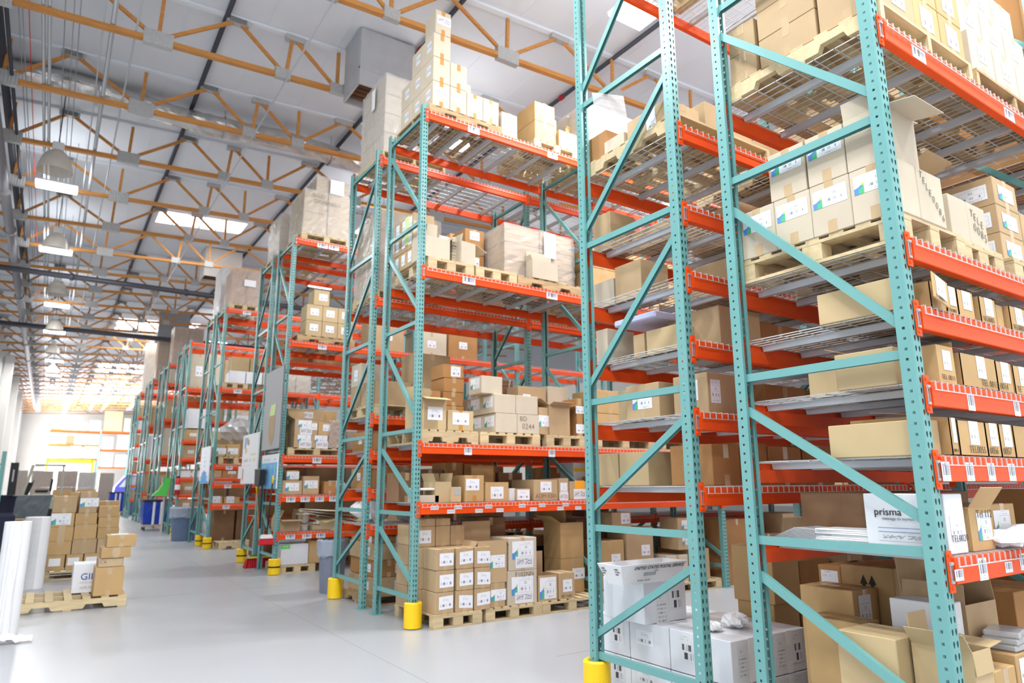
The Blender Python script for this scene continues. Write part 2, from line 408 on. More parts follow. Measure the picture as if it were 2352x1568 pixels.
# glowing panel added as an open dock door, to brighten the far end
b = MB(); b.quad((-2.5, 62, 0), (-2.5, 74, 0), (-2.5, 74, 5.5), (-2.5, 62, 5.5)); struct(b.build('added_door_glow', M['sky']))
l = bpy.data.lights.new('added_dock_fill', 'AREA'); l.shape = 'RECTANGLE'; l.size = 5.5; l.size_y = 12; l.energy = 4500; l.color = (1, 0.99, 0.97)
lo = bpy.data.objects.new('added_dock_fill', l); C.objects.link(lo); lo.location = (-2.4, 68, 2.75); lo.rotation_euler = (0, -math.pi/2, 0)
def skylight(x0, x1, y0, y1, label):
    t = thing('skylight', label, 'skylight', ((x0+x1)/2, (y0+y1)/2, roof_z((x0+x1)/2)+0.1))
    b = MB(); n = max(2, round((x1-x0)/0.8))
    sl = SL*(x1-x0)/2
    w, d = (x1-x0)/2-0.01, (y1-y0)/2-0.01; sl = SL*w
    b.quad((-w, -d, -sl), (-w, d, -sl), (w, d, sl), (w, -d, sl)); b.build('panel', M['sky'], t)
    for (p, q) in (((-w, -d), (w, -d)), ((w, -d), (w, d)), ((w, d), (-w, d)), ((-w, d), (-w, -d))):
        b = MB(); b.bar((p[0], p[1], SL*p[0]-0.045), (q[0], q[1], SL*q[0]-0.045), 0.012, 0.1); b.build('curb', M['paper'], t)
    for k in range(1, n):
        x = -w+2*w*k/n
        b = MB(); b.bar((x, -d, SL*x-0.01), (x, d, SL*x-0.01), 0.03, 0.02); b.build('glazing_bar', M['roof'], t)
    l = bpy.data.lights.new('skylight_daylight', 'AREA'); l.shape = 'RECTANGLE'; l.size = x1-x0; l.size_y = y1-y0; l.energy = 20.0*(x1-x0)*(y1-y0); l.color = (1.0, 0.99, 0.97)
    lo = bpy.data.objects.new('skylight_daylight', l); C.objects.link(lo); lo.location = ((x0+x1)/2, (y0+y1)/2, roof_z((x0+x1)/2)-0.01)
for a in SKY:
    skylight(*a)

# roof trusses: wooden bottom chord, webs and pressed steel plates
BOT = [-5.6, -3.45, -1.37, 0.70, 2.63, 3.6, 5.72, 8.12, 10.3, 12.45, 14.6, 16.7, 18.9, 21.0]
WEB = []
for i, bx in enumerate(BOT):
    if abs(bx-2.63) < .01: WEB += [(bx, 1.86), (bx+.06, 2.76)]
    elif abs(bx-3.6) < .01: WEB += [(bx-.05, 2.8), (bx, 3.6), (bx+.05, 4.54)]
    else:
        l = {0.70: -0.42, 5.72: 4.6}.get(bx, bx-1.08 if bx != 8.12 else 6.88); r = {0.70: 1.82, -1.37: -0.46, 5.72: 6.82}.get(bx, bx+1.05)
        WEB += [(bx-.06, l), (bx, bx+.02), (bx+.06, r)]
chord_me = None
def plate(b, x0, x1, s, za, zb):
    """A ribbed steel plate folded over both sides of a joint."""
    n = 16; P = []
    for k in range(n+1): P.append((x0+(x1-x0)*k/n, -s-(0.006 if k % 2 else 0.0)))
    for k in range(n, -1, -1): P.append((x0+(x1-x0)*k/n, s+(0.006 if k % 2 else 0.0)))
    b.prism(P, 'z', za, zb)
def make_truss():
    t = thing('roof_truss', '', 'roof truss')
    b = MB(); b.bar((-7, 0, chord_z(-7)+0.05), (23, 0, chord_z(23)+0.05), 0.095, 0.078); b.build('bottom_chord', M['truss'], t)
    b = MB(); b.bar((-7, 0, roof_z(-7)-0.03), (23, 0, roof_z(23)-0.03), 0.1, 0.05); b.build('top_chord', M['roof'], t)
    for x0, x1 in WEB:
        b = MB(); b.bar((x0, 0, chord_z(x0)+0.12), (x1, 0, roof_z(x1)-0.09), 0.042, 0.058, up=(1, 0, 0.001)); b.build('web', M['truss'], t)
    for i, bx in enumerate(BOT):
        big = not (2 < bx < 4)
        w, h = (0.21, 0.12) if big else (0.13, 0.09)
        b = MB(); z = chord_z(bx)+0.08; plate(b, bx-w, bx+w, 0.052, z-h, z+h)
        b.build('gusset_plate', M['plate'], t)
    tops = sorted({round(x1, 2) for x0, x1 in WEB if abs(x0-x1) > .3})
    for x in tops:
        z = roof_z(x)-0.1
        b = MB(); plate(b, x-0.16, x+0.16, 0.054, z-0.05, z+0.05)
        b.build('gusset_plate', M['plate'], t)
    return t
def dup(root, loc, label=None, rz=None, group=None):
    """A copy of a thing with copies of its parts and sub-parts."""
    r = root.copy(); C.objects.link(r); r.location = loc
    if rz is not None: r.rotation_euler = (0, 0, rz)
    if label: r['label'] = label
    if group: r['group'] = group
    for ch in list(root.children):
        c = ch.copy(); C.objects.link(c); c.parent = r
        for g in list(ch.children):
            d = g.copy(); C.objects.link(d); d.parent = c
    return r
ORD = ['first', 'second', 'third', 'fourth', 'fifth', 'sixth', 'seventh', 'eighth', 'ninth', 'tenth', 'eleventh', 'twelfth', 'thirteenth', 'fourteenth', 'fifteenth', 'sixteenth', 'seventeenth', 'eighteenth', 'nineteenth', 'twentieth',
       'twenty-first', 'twenty-second', 'twenty-third', 'twenty-fourth', 'twenty-fifth', 'twenty-sixth', 'twenty-seventh', 'twenty-eighth', 'twenty-ninth', 'thirtieth', 'thirty-first', 'thirty-second']
tr0 = make_truss()
for k in range(30):
    lab = 'wooden roof truss with steel plates, %s counted from the nearest' % ORD[k]
    if k == 0: tr0.location = (0, 8.66, 0); tr0['label'] = lab; tr0['group'] = 'wooden roof trusses'; tr = tr0
    else: tr = dup(tr0, (0, 8.66+2.4*k, 0), lab)

# sprinkler pipes below the roof, running away from the camera
def pipe(name, p, q, r, m, label, cat='pipe', group=None, n=10, couplings=()):
    p, q = Vector(p), Vector(q)
    if not couplings:
        b = MB(); b.tube([(0, 0, 0), q-p], r, n); return tag(b.build(name, m, None, smooth=True, loc=tuple(p)), label, cat, group)
    t = thing(name, label, cat, tuple(p), 0, group)
    b = MB(); b.tube([(0, 0, 0), q-p], r, n); b.build('tube', m, t, smooth=True)
    d = (q-p).normalized()
    for c in couplings:
        b = MB(); b.tube([d*c, d*(c+0.1)], r*1.35, n); b.build('coupling', M['redbr'] if name == 'sprinkler_pipe' else m, t, smooth=True)
    return t
for k, x in enumerate((1.66, 4.86, 8.15, 11.4, 14.6)):
    pipe('sprinkler_pipe', (x, 1, roof_z(x)-0.07), (x, 78, roof_z(x)-0.07), 0.042, M['darkpipe'], 'dark sprinkler pipe under the roof, %s out from the main aisle' % ORD[k], 'pipe', 'sprinkler pipes', couplings=(9.2, 17.5, 26, 34.5, 43))
pipe('main_pipe', (-1.5, 8, 7.98), (-1.5, 70, 7.98), 0.105, M['greypipe'], 'thick grey pipe slung below the trusses along the main aisle', couplings=(10, 13, 16, 20.5, 25, 30, 35))
pipe('drain_pipe', (at(14, 210, z=8.75).x, 6, 8.75), (at(14, 210, z=8.75).x, 70, 8.75), 0.07, M['darkpipe'], 'dark pipe above the thick grey main pipe')
yb = at(270, 650, z=7.75).y
pipe('cross_pipe', (-1.9, yb, 7.75), (9, yb, 7.75), 0.085, M['darkpipe'], 'black pipe crossing under the trusses beyond the nearest skylight', couplings=(1.8, 5.0))
yb = at(210, 762, z=7.72).y
pipe('cross_pipe', (-2.2, yb, 7.72), (9, yb, 7.72), 0.1, M['darkpipe'], 'black pipe crossing farther away, beyond the grey roof unit')
# conduits and cables lying on the bottom chords
for k, (px, r, m, txt) in enumerate(((14, 0.03, 'darkpipe', 'dark cable tube'), (43, 0.007, 'cable', 'thin grey cable'), (52, 0.007, 'cable', 'thin pale cable'), (67, 0.006, 'red', 'thin red cable'), (100, 0.026, 'galv', 'galvanised conduit'), (115, 0.026, 'galv', 'galvanised conduit with a blue band'),
                                    (151, 0.008, 'cable', 'thin grey cable'), (172, 0.006, 'cable', 'thin grey cable'), (187, 0.007, 'cable', 'dark thin cable'), (245, 0.012, 'galv', 'slim steel conduit'), (268, 0.035, 'galv', 'thick steel conduit'), (327, 0.014, 'galv', 'slim steel rod'))):
    z = chord_z(0)+0.1
    x = at(px, 0, z=z).x
    z = chord_z(x)+0.1+r+0.002
    pipe('ceiling_conduit', (x, 3, z), (x, 62, z), r, M[m], '%s laid over the trusses, %s from the wall side' % (txt, ORD[k]), 'conduit', 'conduits over the main aisle', n=6)
x = at(771, 0, z=8.3).x
pipe('ceiling_conduit', (x, 3, chord_z(x)-0.04), (x, 40, chord_z(x)-0.04), 0.014, M['galv'], 'slim steel conduit running alone below the trusses beside the racks', 'conduit', None, n=6)
# foil duct lying behind the second truss
def foil_duct(x0, x1, y, z, r, label):
    t = thing('foil_duct', label, 'duct', (x0, y, z))
    rng = random.Random(3); b = MB(); rings = []; n = 20; L_ = int((x1-x0)/0.11)
    for i in range(L_+1):
        x = (x1-x0)*i/L_; sag = 0.05*math.sin(x*1.6); rr = r*(1+0.04*math.sin(x*5.1))
        rings.append(len(b.v))
        for j in range(n):
            a = 2*math.pi*j/n; q = rr*(1+rng.uniform(-0.035, 0.035)); b.v.append((x, q*math.cos(a), q*math.sin(a)*0.92-sag))
    for p, q in zip(rings, rings[1:]):
        for j in range(n): b.f.append((p+j, q+j, q+(j+1) % n, p+(j+1) % n))
    b.build('sleeve', M['silver'], t)
    x = 0.9
    while x < x1-x0:
        b = MB(); b.bar((x, 0, -r*0.95), (x, 0, roof_z(x0+x)-z-0.004), 0.02, 0.006, up=(0, 1, 0)); b.build('hanger_strap', M['galv'], t)
        b = MB(); b.tube([(x-0.02, 0, -0.02), (x+0.02, 0, -0.02)], r*1.05, 20, caps=False); b.build('strap_band', M['galv'], t, smooth=True); x += 2.3
foil_duct(-3.2, 7.5, 14.35, 8.92, 0.225, 'long silver foil duct hanging behind the second roof truss')
foil_duct(7.6, 13, 17.2, 8.6, 0.3, 'silver foil duct seen through the top of the middle rack')
# square roof drops
def roof_drop(px, py, bz, sx, sy, m, label):
    z = 9.35; p = at(px, py, z=z); z0 = bz
    k = math.floor((p.y-8.66)/2.4); y_ = max(p.y, 8.66+2.4*k+0.12)          # the shafts hang between two trusses
    if y_+sy > 8.66+2.4*(k+1)-0.09: y_ = max(8.66+2.4*k+0.12, 8.66+2.4*(k+1)-0.09-sy)
    p.x *= y_/p.y; p.y = y_
    t = thing('vent_shaft', label, 'vent', (p.x, p.y, z0))
    top = roof_z(p.x)-z0-0.012
    for (xa, ya, xb, yb_) in ((0, 0, sx, 0), (0, 0, 0, sy), (sx, 0, sx, sy), (0, sy, sx, sy)):
        b = MB(); b.bar((xa, ya, top/2), (xb, yb_, top/2), 0.03, top, up=(0, 0, 1)); b.build('side_panel', m, t)
        b = MB(); b.bar((xa, ya, 0.32), (xb, yb_, 0.32), 0.036, 0.03); b.build('joint_band', m, t)
    b = MB(); b.quad((0, 0, 0.5), (sx, 0, 0.5), (sx, sy, 0.5), (0, sy, 0.5)); b.build('inner_baffle', M['black'], t)
    for k in range(5):
        b = MB(); y = sy*(k+0.6)/5.2; b.box(0.03, sx-0.03, y, y+0.012, 0.1, 0.42); b.build('vane', M['dark'], t)
roof_drop(830, 67, at(822, 196, y=at(830, 67, z=9.35).y).z, 1.02, 0.72, mat('dull_sheet_steel', (188, 190, 194), 0.45, 0.25, noise=0.05, scale=4), 'square grey sheet metal air shaft dropping from the roof beside the top cartons')
roof_drop(475, 566, 8.35, 1.15, 0.9, M['wallw'], 'square white shaft dropping from the roof past the first skylight')
roof_drop(368, 722, 8.0, 1.25, 1.0, M['steelgrey'], 'square grey shaft dropping from the roof beside the second skylight')
# lamps: flat lit panels and unlit bell lamps above the aisle
def led_panel(x, y, z, label, light=True, w=0.78, d=0.42):
    t = thing('panel_lamp', label, 'lamp', (x, y, z), 0, 'lit panel lamps')
    b = MB(); b.box(-w/2, w/2, -d/2, d/2, 0.0, 0.05, 0.012); b.build('diffuser', M['lampw'], t)
    b = MB(); b.box(-w/2-0.01, w/2+0.01, -d/2-0.01, d/2+0.01, 0.05, 0.09, 0.01); b.build('housing', M['paper'], t)
    for s in (-0.3, 0.3):
        b = MB(); b.bar((s, 0, 0.09), (s, 0, roof_z(x)-z-0.02), 0.008, 0.008); b.build('hanging_rod', M['darkpipe'], t)
    if light:
        l = bpy.data.lights.new('panel_light', 'AREA'); l.shape = 'RECTANGLE'; l.size = w; l.size_y = d; l.energy = LAMP_W; l.color = (0.97, 0.99, 1.0)
        lo = bpy.data.objects.new('panel_light', l); C.objects.link(lo); lo.location = (x, y, z-0.02)
        l = bpy.data.lights.new('roof_fill_light', 'AREA'); l.shape = 'DISK'; l.size = 1.3; l.energy = ROOF_FILL; l.color = (0.95, 0.985, 1.0)  # uplight added over the closed housing to brighten the roof
        lo = bpy.data.objects.new('roof_fill_light', l); C.objects.link(lo); lo.location = (x, y, z+0.1); lo.rotation_euler = (math.pi, 0, 0)
for k, (px, py) in enumerate(((130, 432), (128, 578), (131, 703), (125, 764), (124, 830), (123, 863), (122, 890))):
    p = at(px, py, z=7.98); led_panel(p.x, p.y, p.z, 'glowing white panel lamp over the main aisle, %s along' % ORD[k], True)
p = at(1461, 33, z=8.05); led_panel(p.x, p.y, 8.05, 'glowing panel lamp above the gap between the two nearest racks', True, 0.62, 0.5)
p = at(1510, 0, z=8.05); led_panel(p.x+0.1, p.y-0.52, 8.05, 'glowing panel lamp at the top edge above the nearest post', True, 0.62, 0.4)
for i, (x, y) in enumerate(((10.5, 5.6), (16, 5.6), (6.0, 10.9), (12, 10.9), (6.5, 16.4), (12.5, 16.4), (7, 22), (1.0, 3.2), (3.2, 0.2), (7.0, 0.0), (0.4, -0.6), (4.2, -0.8), (-0.6, 6.4), (-0.9, 1.8), (6, 34), (6, 46), (6, 56))):  # lamps added to light the racks, the roof and the far end
    led_panel(x, y, 8.05, 'added white panel lamp lighting the racks and aisles, %s of those added' % ORD[i])
def bell_lamp(px, py, z, label):
    p = at(px, py, z=z)
    t = thing('bell_lamp', label, 'lamp', tuple(p), 0, 'unlit bell lamps')
    b = MB(); b.lathe([(0.30, -0.24), (0.285, -0.12), (0.25, 0.0), (0.2, 0.1), (0.13, 0.17), (0.09, 0.2)], 24); b.build('shade', M['acrylic'], t, smooth=True)
    b = MB(); b.box(-0.1, 0.1, -0.08, 0.08, 0.2, 0.36, 0.02); b.build('ballast_box', M['paper'], t)
    b = MB(); b.lathe([(0.05, -0.1), (0.06, 0.0), (0.03, 0.12)], 10, caps=True); b.build('bulb', M['paper'], t, smooth=True)
    top = roof_z(p.x)-p.z-0.02; z_ = 0.36; b = MB()
    while z_ < top:
        b.bar((-0.012 if int(z_*100) % 2 else 0, 0, z_), (0.012 if int(z_*100) % 2 else 0, 0, min(z_+0.06, top)), 0.012, 0.02, up=(1, 0, 0)); z_ += 0.06
    b.build('hanging_chain', M['darkpipe'], t)
for k, (px, py) in enumerate(((130, 368), (130, 553), (131, 660), (126, 745), (122, 800), (121, 846))):
    bell_lamp(px, py, 7.72, 'unlit bell shaped lamp hanging over the main aisle, %s along' % ORD[k])

# overhead enclosure at the wall side
t = thing('overhead_enclosure', 'pale grey overhead enclosure jutting out from the ribbed wall', 'enclosure', (-2.6, 9, 3.5))
b = MB(); b.box(0, 1.12, 0, 11.2, 0, 0.05); b.build('underside', M['steelgrey'], t)
b = MB(); b.prism([(0.05, 0.05), (1.12, 0.05), (1.12, 0.5), (0.95, 1.0), (0.6, 1.3), (0.05, 1.4)], 'y', 0.0, 6.2); recalc(b.build('curved_hood', M['paper'], t))
b = MB(); b.bar((0.02, 11.2, -0.9), (1.1, 11.1, 0.0), 0.05, 0.05); b.build('strut', M['steelgrey'], t)
for y in (3.2, 6.0, 8.8):
    b = MB(); b.box(0, 1.12, y, y+0.03, -0.012, 0.0); b.build('panel_joint', M['darkpipe'], t)
b = MB(); b.bar((1.14, 7.2, 0.5), (1.14, 11.0, 0.5), 0.006, 1.0); b.build('plastic_sheet', M['wrapbag'], t)

# ------------------------------------------------------------------ pallet racks
PWID, PDEP, PH_, BAY = 0.078, 0.072, 6.13, 2.52
X0 = 3.35
def cell(b, O, U, V, w, h, hole, mids):
    """One pitch of a punched strip: the sheet between the cell's outline and the hole."""
    P = lambda u, v: tuple(O[i]+U[i]*u+V[i]*v for i in range(3))
    out = [(0, 0), (w, 0)]+([(w, h*0.5)] if mids else [])+[(w, h), (0, h)]+([(0, h*0.5)] if mids else [])
    i = len(b.v); n = len(out)
    b.v += [P(*p) for p in out]+[P(*p) for p in hole]
    for k in range(n): b.f.append((i+k, i+(k+1) % n, i+n+(k+1) % n, i+n+k))
def make_post_mesh():
    b = MB(); w, d, H, c = PWID, PDEP, PH_, 0.006
    pitch = 0.0508; n = int(H/pitch); z0 = 0.0
    V = (0, 0, 1)
    def sq(cx): return [(cx-0.0062, 0.0190), (cx+0.0062, 0.0190), (cx+0.0062, 0.0318), (cx-0.0062, 0.0318)]
    def tear(cx): return [(cx-0.0035, 0.011), (cx+0.0035, 0.011), (cx+0.0085, 0.0275), (cx+0.005, 0.0385), (cx-0.005, 0.0385), (cx-0.0085, 0.0275)]
    fw = (w-2*c)/2
    for k in range(n):
        z = z0+k*pitch
        cell(b, (c, 0, z), (1, 0, 0), V, fw, pitch, tear(fw*0.52), True)
        cell(b, (c+fw, 0, z), (1, 0, 0), V, fw, pitch, tear(fw*0.48), True)
        cell(b, (0, d, z), (0, -1, 0), V, d-c, pitch, sq((d-c)*0.55), False)
        cell(b, (w, c, z), (0, 1, 0), V, d-c, pitch, sq((d-c)*0.45), False)
    zt = n*pitch
    b.quad((0, c, 0), (c, 0, 0), (c, 0, zt), (0, c, zt)); b.quad((w-c, 0, 0), (w, c, 0), (w, c, zt), (w-c, 0, zt))
    b.quad((0.02, d, 0), (0, d, 0), (0, d, zt), (0.02, d, zt)); b.quad((w, d, 0), (w-0.02, d, 0), (w-0.02, d, zt), (w, d, zt))
    b.quad((0.02, d, 0), (0.02, d, zt), (0.02, d-0.012, zt), (0.02, d-0.012, 0)); b.quad((w-0.02, d, 0), (w-0.02, d-0.012, 0), (w-0.02, d-0.012, zt), (w-0.02, d, zt))
    me = b.mesh('upright_post'); me.materials.append(M['teal']); return me
POST = make_post_mesh()
def shared(name, m, fn):
    b = MB(); fn(b); me = b.mesh(name); me.materials.append(m); return me
FOOT = shared('foot_plate', M['teal'], lambda b: b.box(-0.03, PWID+0.03, -0.03, PDEP+0.03, 0.0, 0.008))
CONN = shared('beam_connector', M['orange'], lambda b: (b.box(0.0, 0.045, -0.006, 0.0, -0.15, 0.03), b.box(0.039, 0.045, 0.0, 0.04, -0.15, 0.03), b.tube([(0.016, -0.012, 0.012), (0.016, -0.006, 0.012)], 0.008, 8), b.tube([(0.016, -0.012, -0.13), (0.016, -0.006, -0.13)], 0.008, 8)))
CLIP = shared('safety_clip', M['clip'], lambda b: (b.box(0.008, 0.012, -0.013, -0.007, -0.1, -0.03), b.box(0.024, 0.028, -0.013, -0.007, -0.1, -0.03), b.box(0.008, 0.028, -0.013, -0.007, -0.034, -0.03), b.box(0.006, 0.03, -0.014, -0.007, -0.11, -0.098), b.box(0.006, 0.03, -0.018, -0.007, -0.03, -0.018)))
BEAM_D = 0.045
def beam_mesh(L_, h):
    return shared('beam', M['orange'], lambda b: b.prism([(0.004, -h), (BEAM_D, -h), (BEAM_D, -0.04), (BEAM_D*0.55, -0.036), (BEAM_D*0.55, -0.003), (BEAM_D*0.5, 0), (0.004, 0), (0, -0.004), (0, -h+0.004)], 'x', 0, L_))
def deck_wire(w, d):
    def fn(b):
        s = 0.005; nx = int(w/0.058)
        for k in range(nx+1):
            x = 0.012+(w-0.024)*k/nx
            b.bar((x, -0.008, 0), (x, d+0.008, 0), s, s, caps=False)
            b.bar((x, -0.008, 0.0), (x, -0.008, -0.045), s, s, up=(0, 1, 0), caps=False); b.bar((x, d+0.008, 0.0), (x, d+0.008, -0.045), s, s, up=(0, 1, 0), caps=False)
        ny = 8
        for k in range(ny+1):
            y = 0.03+(d-0.06)*k/ny
            b.bar((0, y, -0.005), (w, y, -0.005), s, s, caps=False)
        for y in (-0.011, d+0.011): b.bar((0, y, -0.043), (w, y, -0.043), s, s)
    return shared('wire_mesh', M['zinc'], fn)
def deck_channel(d):
    return shared('support_channel', M['channel'], lambda b: b.prism([(-0.034, -0.006), (-0.026, -0.008), (-0.018, -0.042), (0.018, -0.042), (0.026, -0.008), (0.034, -0.006), (0.03, -0.002), (-0.03, -0.002)], 'y', 0.03, d-0.03))
CACHE = {}
def cached(k, fn):
    if k not in CACHE: CACHE[k] = fn()
    return CACHE[k]
HZ = [0.30, 1.17, 2.09, 3.34, 4.57, 5.95]
def brace_mesh(p, q, w=0.046, t=0.034):
    def fn(b):
        p_, q_ = Vector(p), Vector(q); d = (q_-p_).normalized(); n = Vector((0, -d.z, d.y))
        if n.z < 0: n = -n
        for off, ww, tt in ((0.0, w, 0.004), ):
            pass
        # a U channel: face to -x, top and bottom flanges
        X = Vector((1, 0, 0))
        def slab(c0, c1, a, bb, e0, e1):
            i = len(b.v)
            for c in (c0, c1):
                for (u, v) in ((a, e0), (bb, e0), (bb, e1), (a, e1)): b.v.append(tuple(c+X*u+n*v))
            b.f.extend([(i, i+1, i+5, i+4), (i+1, i+2, i+6, i+5), (i+2, i+3, i+7, i+6), (i+3, i, i+4, i+7), (i, i+3, i+2, i+1), (i+4, i+5, i+6, i+7)])
        slab(p_, q_, -t/2, -t/2+0.003, -w/2, w/2-0.003)
        slab(p_, q_, t/2-0.003, t/2, -w/2, w/2-0.003)
        slab(p_, q_, -t/2+0.003, t/2-0.003, w/2-0.003, w/2)
        slab(p_, q_, -t/2, t/2, w/2-0.003, w/2-0.0005)
    return shared('brace', M['teal'], fn)
RACKS = {}
def rack(key, name_label, y0, y1, aisle, levels, nb, x0=X0, detail=2, only=None, height=None, beam_h=0.115, labels=()):
    """One run of pallet racking from x0 away along +x. aisle: -1 if it is served from the -y side, +1 from the +y side."""
    t = thing('pallet_rack', name_label, 'pallet rack', (x0, y0, 0))
    D = y1-y0; RACKS[key] = (t, y0, y1, x0)
    for i in range(nb+1):
        x = i*BAY
        p = link('upright_post', POST, t, (x, 0, 0)); q = link('upright_post', POST, t, (x+PWID, D, 0), (0, 0, math.pi))
        link('foot_plate', FOOT, t, (x, 0, 0)); link('foot_plate', FOOT, t, (x, D-PDEP, 0))
        ya, yb = PDEP-0.014, D-PDEP+0.014
        xm = x+PWID/2
        for z in HZ:
            link('horizontal_brace', cached(('h', round(D, 3)), lambda: brace_mesh((0, ya, 0), (0, yb, 0))), t, (xm, 0, z))
        for a, c in zip(HZ, HZ[1:]):
            lo, hi = a+0.14, c-0.19
            if aisle < 0: pa, pb = (0, ya, 0), (0, yb, hi-lo)
            else: pa, pb = (0, ya, hi-lo), (0, yb, 0)
            link('diagonal_brace', cached(('d', round(D, 3), round(hi-lo, 3), aisle), lambda: brace_mesh(pa, pb)), t, (xm, 0, lo))
    L_ = BAY-PWID
    BM = cached(('beam', round(beam_h, 3)), lambda: beam_mesh(L_, beam_h))
    for i in range(nb):
        for z in levels:
            for side in (0, 1):
                bx = i*BAY+PWID
                if side == 0: bo = link('beam', BM, t, (bx, -0.022, z))
                else: bo = link('beam', BM, t, (bx+L_, D+0.022, z), (0, 0, math.pi))
                c1 = link('beam_connector', CONN, bo, (-0.04, 0.018, 0)); 
                c2 = link('beam_connector', cached('connm', lambda: mirror_x(CONN)), bo, (L_+0.04, 0.018, 0))
                if detail > 1: link('safety_clip', CLIP, bo, (-0.04, 0.018, 0))
            for k in range(2):
                w = L_/2-0.02
                d = link('wire_deck', cached(('wire', round(D, 3)), lambda: deck_wire(w, D+0.044)), t, (i*BAY+PWID+0.01+k*L_/2, -0.022, z+0.004))
                for c in range(3):
                    link('support_channel', cached(('ch', round(D, 3)), lambda: deck_channel(D+0.02)), d, (w*(0.17+0.33*c), 0.012, 0))
    return t
def mirror_x(me):
    m2 = me.copy()
    for v in m2.vertices: v.co.x = -v.co.x
    m2.flip_normals(); return m2
R1A = [1.15, 1.60, 1.95, 2.32, 2.67, 3.89]
R1B = [1.46, 1.93, 2.40, 2.87, 3.34, 3.94, 6.0]
R2A = [1.28, 1.94, 3.99, 6.01]
R2B = [0.98, 1.43, 1.91, 2.37, 3.95, 6.0]
R3A = [0.69, 1.32, 2.0, 4.08, 6.05]
R3B = [0.9, 1.45, 2.2, 3.95, 6.0]
rack('1a', 'teal and orange pallet rack nearest the camera, holding cartons marked TEL', 1.58, 2.62, -1, R1A, 2)
rack('1b', 'teal and orange pallet rack standing back to back with the nearest one', 2.98, 4.03, 1, R1B, 3)
rack('2a', 'pallet rack across the side aisle, with stacks of cartons on floor pallets', 6.95, 7.99, -1, R2A, 4)
rack('2b', 'pallet rack back to back behind the carton stacks, a grey bin at its end', 8.36, 9.40, 1, R2B, 3)
rack('3a', 'pallet rack with red brooms and a striped tool board at its end', 12.36, 13.40, -1, R3A, 3)
rack('3b', 'pallet rack with the white chart board hung on its end', 13.74, 14.78, 1, R3B, 2)
rack('4a', 'pallet rack with the tall blue poster and yellow guards at its end', 18.33, 19.40, -1, [1.05, 1.55, 2.0, 3.92, 6.0], 2, detail=1)
rack('4b', 'pallet rack behind the one with the blue poster, next to the lined bin', 19.72, 20.78, 1, [1.2, 2.3, 4.0, 6.0], 2, detail=1)
rack('5a', 'fifth double rack, side facing the camera, by the green slide', 23.60, 24.65, -1, [0.75, 1.25, 1.75, 2.35, 2.9, 4.55, 6.02], 1, detail=1)
rack('5b', 'fifth double rack, far side, by the green slide', 25.0, 26.05, 1, [1.0, 2.5, 4.3, 6.02], 1, detail=1)
rack('6a', 'sixth double rack, side facing the camera, seen edge on', 28.4, 29.45, -1, [1.2, 2.6, 3.95, 5.3, 6.02], 1, detail=1)
rack('6b', 'sixth double rack, far side, seen edge on', 29.8, 30.85, 1, [1.2, 2.6, 4.0, 6.02], 1, detail=1)
rack('7a', 'seventh double rack, side facing the camera, seen edge on', 33.15, 34.2, -1, [1.2, 2.6, 4.05, 6.02], 1, detail=1)
rack('7b', 'seventh double rack, far side, seen edge on', 34.55, 35.6, 1, [1.2, 2.6, 4.0, 6.02], 1, detail=1)
rack('8a', 'last double rack of the row, side facing the camera', 38.0, 39.05, -1, [0.9, 1.55, 2.2, 2.85, 3.5, 4.2, 4.85, 6.02], 1, detail=1)
rack('8b', 'last double rack of the row, far side', 39.4, 40.45, 1, [1.2, 2.6, 4.0, 6.02], 1, detail=1)
# shelf bay labels stuck on the beam fronts: (rack, bay x, level, dx, dz, width, height, kind)
LABQ = {}
def shelf_label(key, z, xw, w=0.1, h=0.085, kind='lab_bar', dz=-0.075):
    """A sticker on the front of the beam at level z, its middle at the world place xw."""
    t, y0, y1, x0 = RACKS[key]
    me = cached(('sl', w, h, kind), lambda: sticker(w, h, kind))
    link('shelf_label', me, t, (xw-x0, -0.0235, z+dz))
def sticker(w, h, kind):
    b = MB(); b.quad((-w/2, 0, -h/2), (w/2, 0, -h/2), (w/2, 0, h/2), (-w/2, 0, h/2), uv=True)
    b.box(-w/2, w/2, 0.0003, 0.001, -h/2, h/2)
    me = b.mesh('shipping_label'); me.materials.append(M[kind]); return me
# ------------------------------------------------------------------ cartons, pallets, wrapped loads
POST_X = [X0+BAY*k for k in range(5)]
def clear_x(x0, x1, y0):
    """Keeps goods clear of the rack posts and braces."""
    if not 1.4 < y0 < 41 or x1 < 3.3: return x0, x1
    for f in POST_X:
        if x0 < f+0.087 and x1 > f-0.003:
            if (x0+x1)/2 < f: x1 = f-0.004
            else: x0 = f+0.088
    return x0, x1
LEVELS_AT = ((1.5, 2.65, R1A), (2.95, 4.05, R1B), (6.9, 8.0, R2A), (8.36, 9.4, R2B), (12.3, 13.4, R3A), (13.74, 14.8, R3B), (18.3, 19.4, [1.05, 1.55, 2.0, 3.92, 6.0]), (19.7, 20.8, [1.2, 2.3, 4.0, 6.0]),
             (23.6, 24.65, [0.75, 1.25, 1.75, 2.35, 2.9, 4.55, 6.02]), (28.4, 29.45, [1.2, 2.6, 3.95, 5.3, 6.02]), (33.15, 34.2, [1.2, 2.6, 4.05, 6.02]), (38.0, 39.05, [0.9, 1.55, 2.2, 2.85, 3.5, 4.2, 4.85, 6.02]))
def clear_z(z0, z1, x0, y0):
    if x0 < 3.36: return z1
    for a, b_, lv in LEVELS_AT:
        if a <= y0 <= b_:
            for l in lv:
                if l > z0+0.05 and z1 > l-0.165: return l-0.17
    return z1
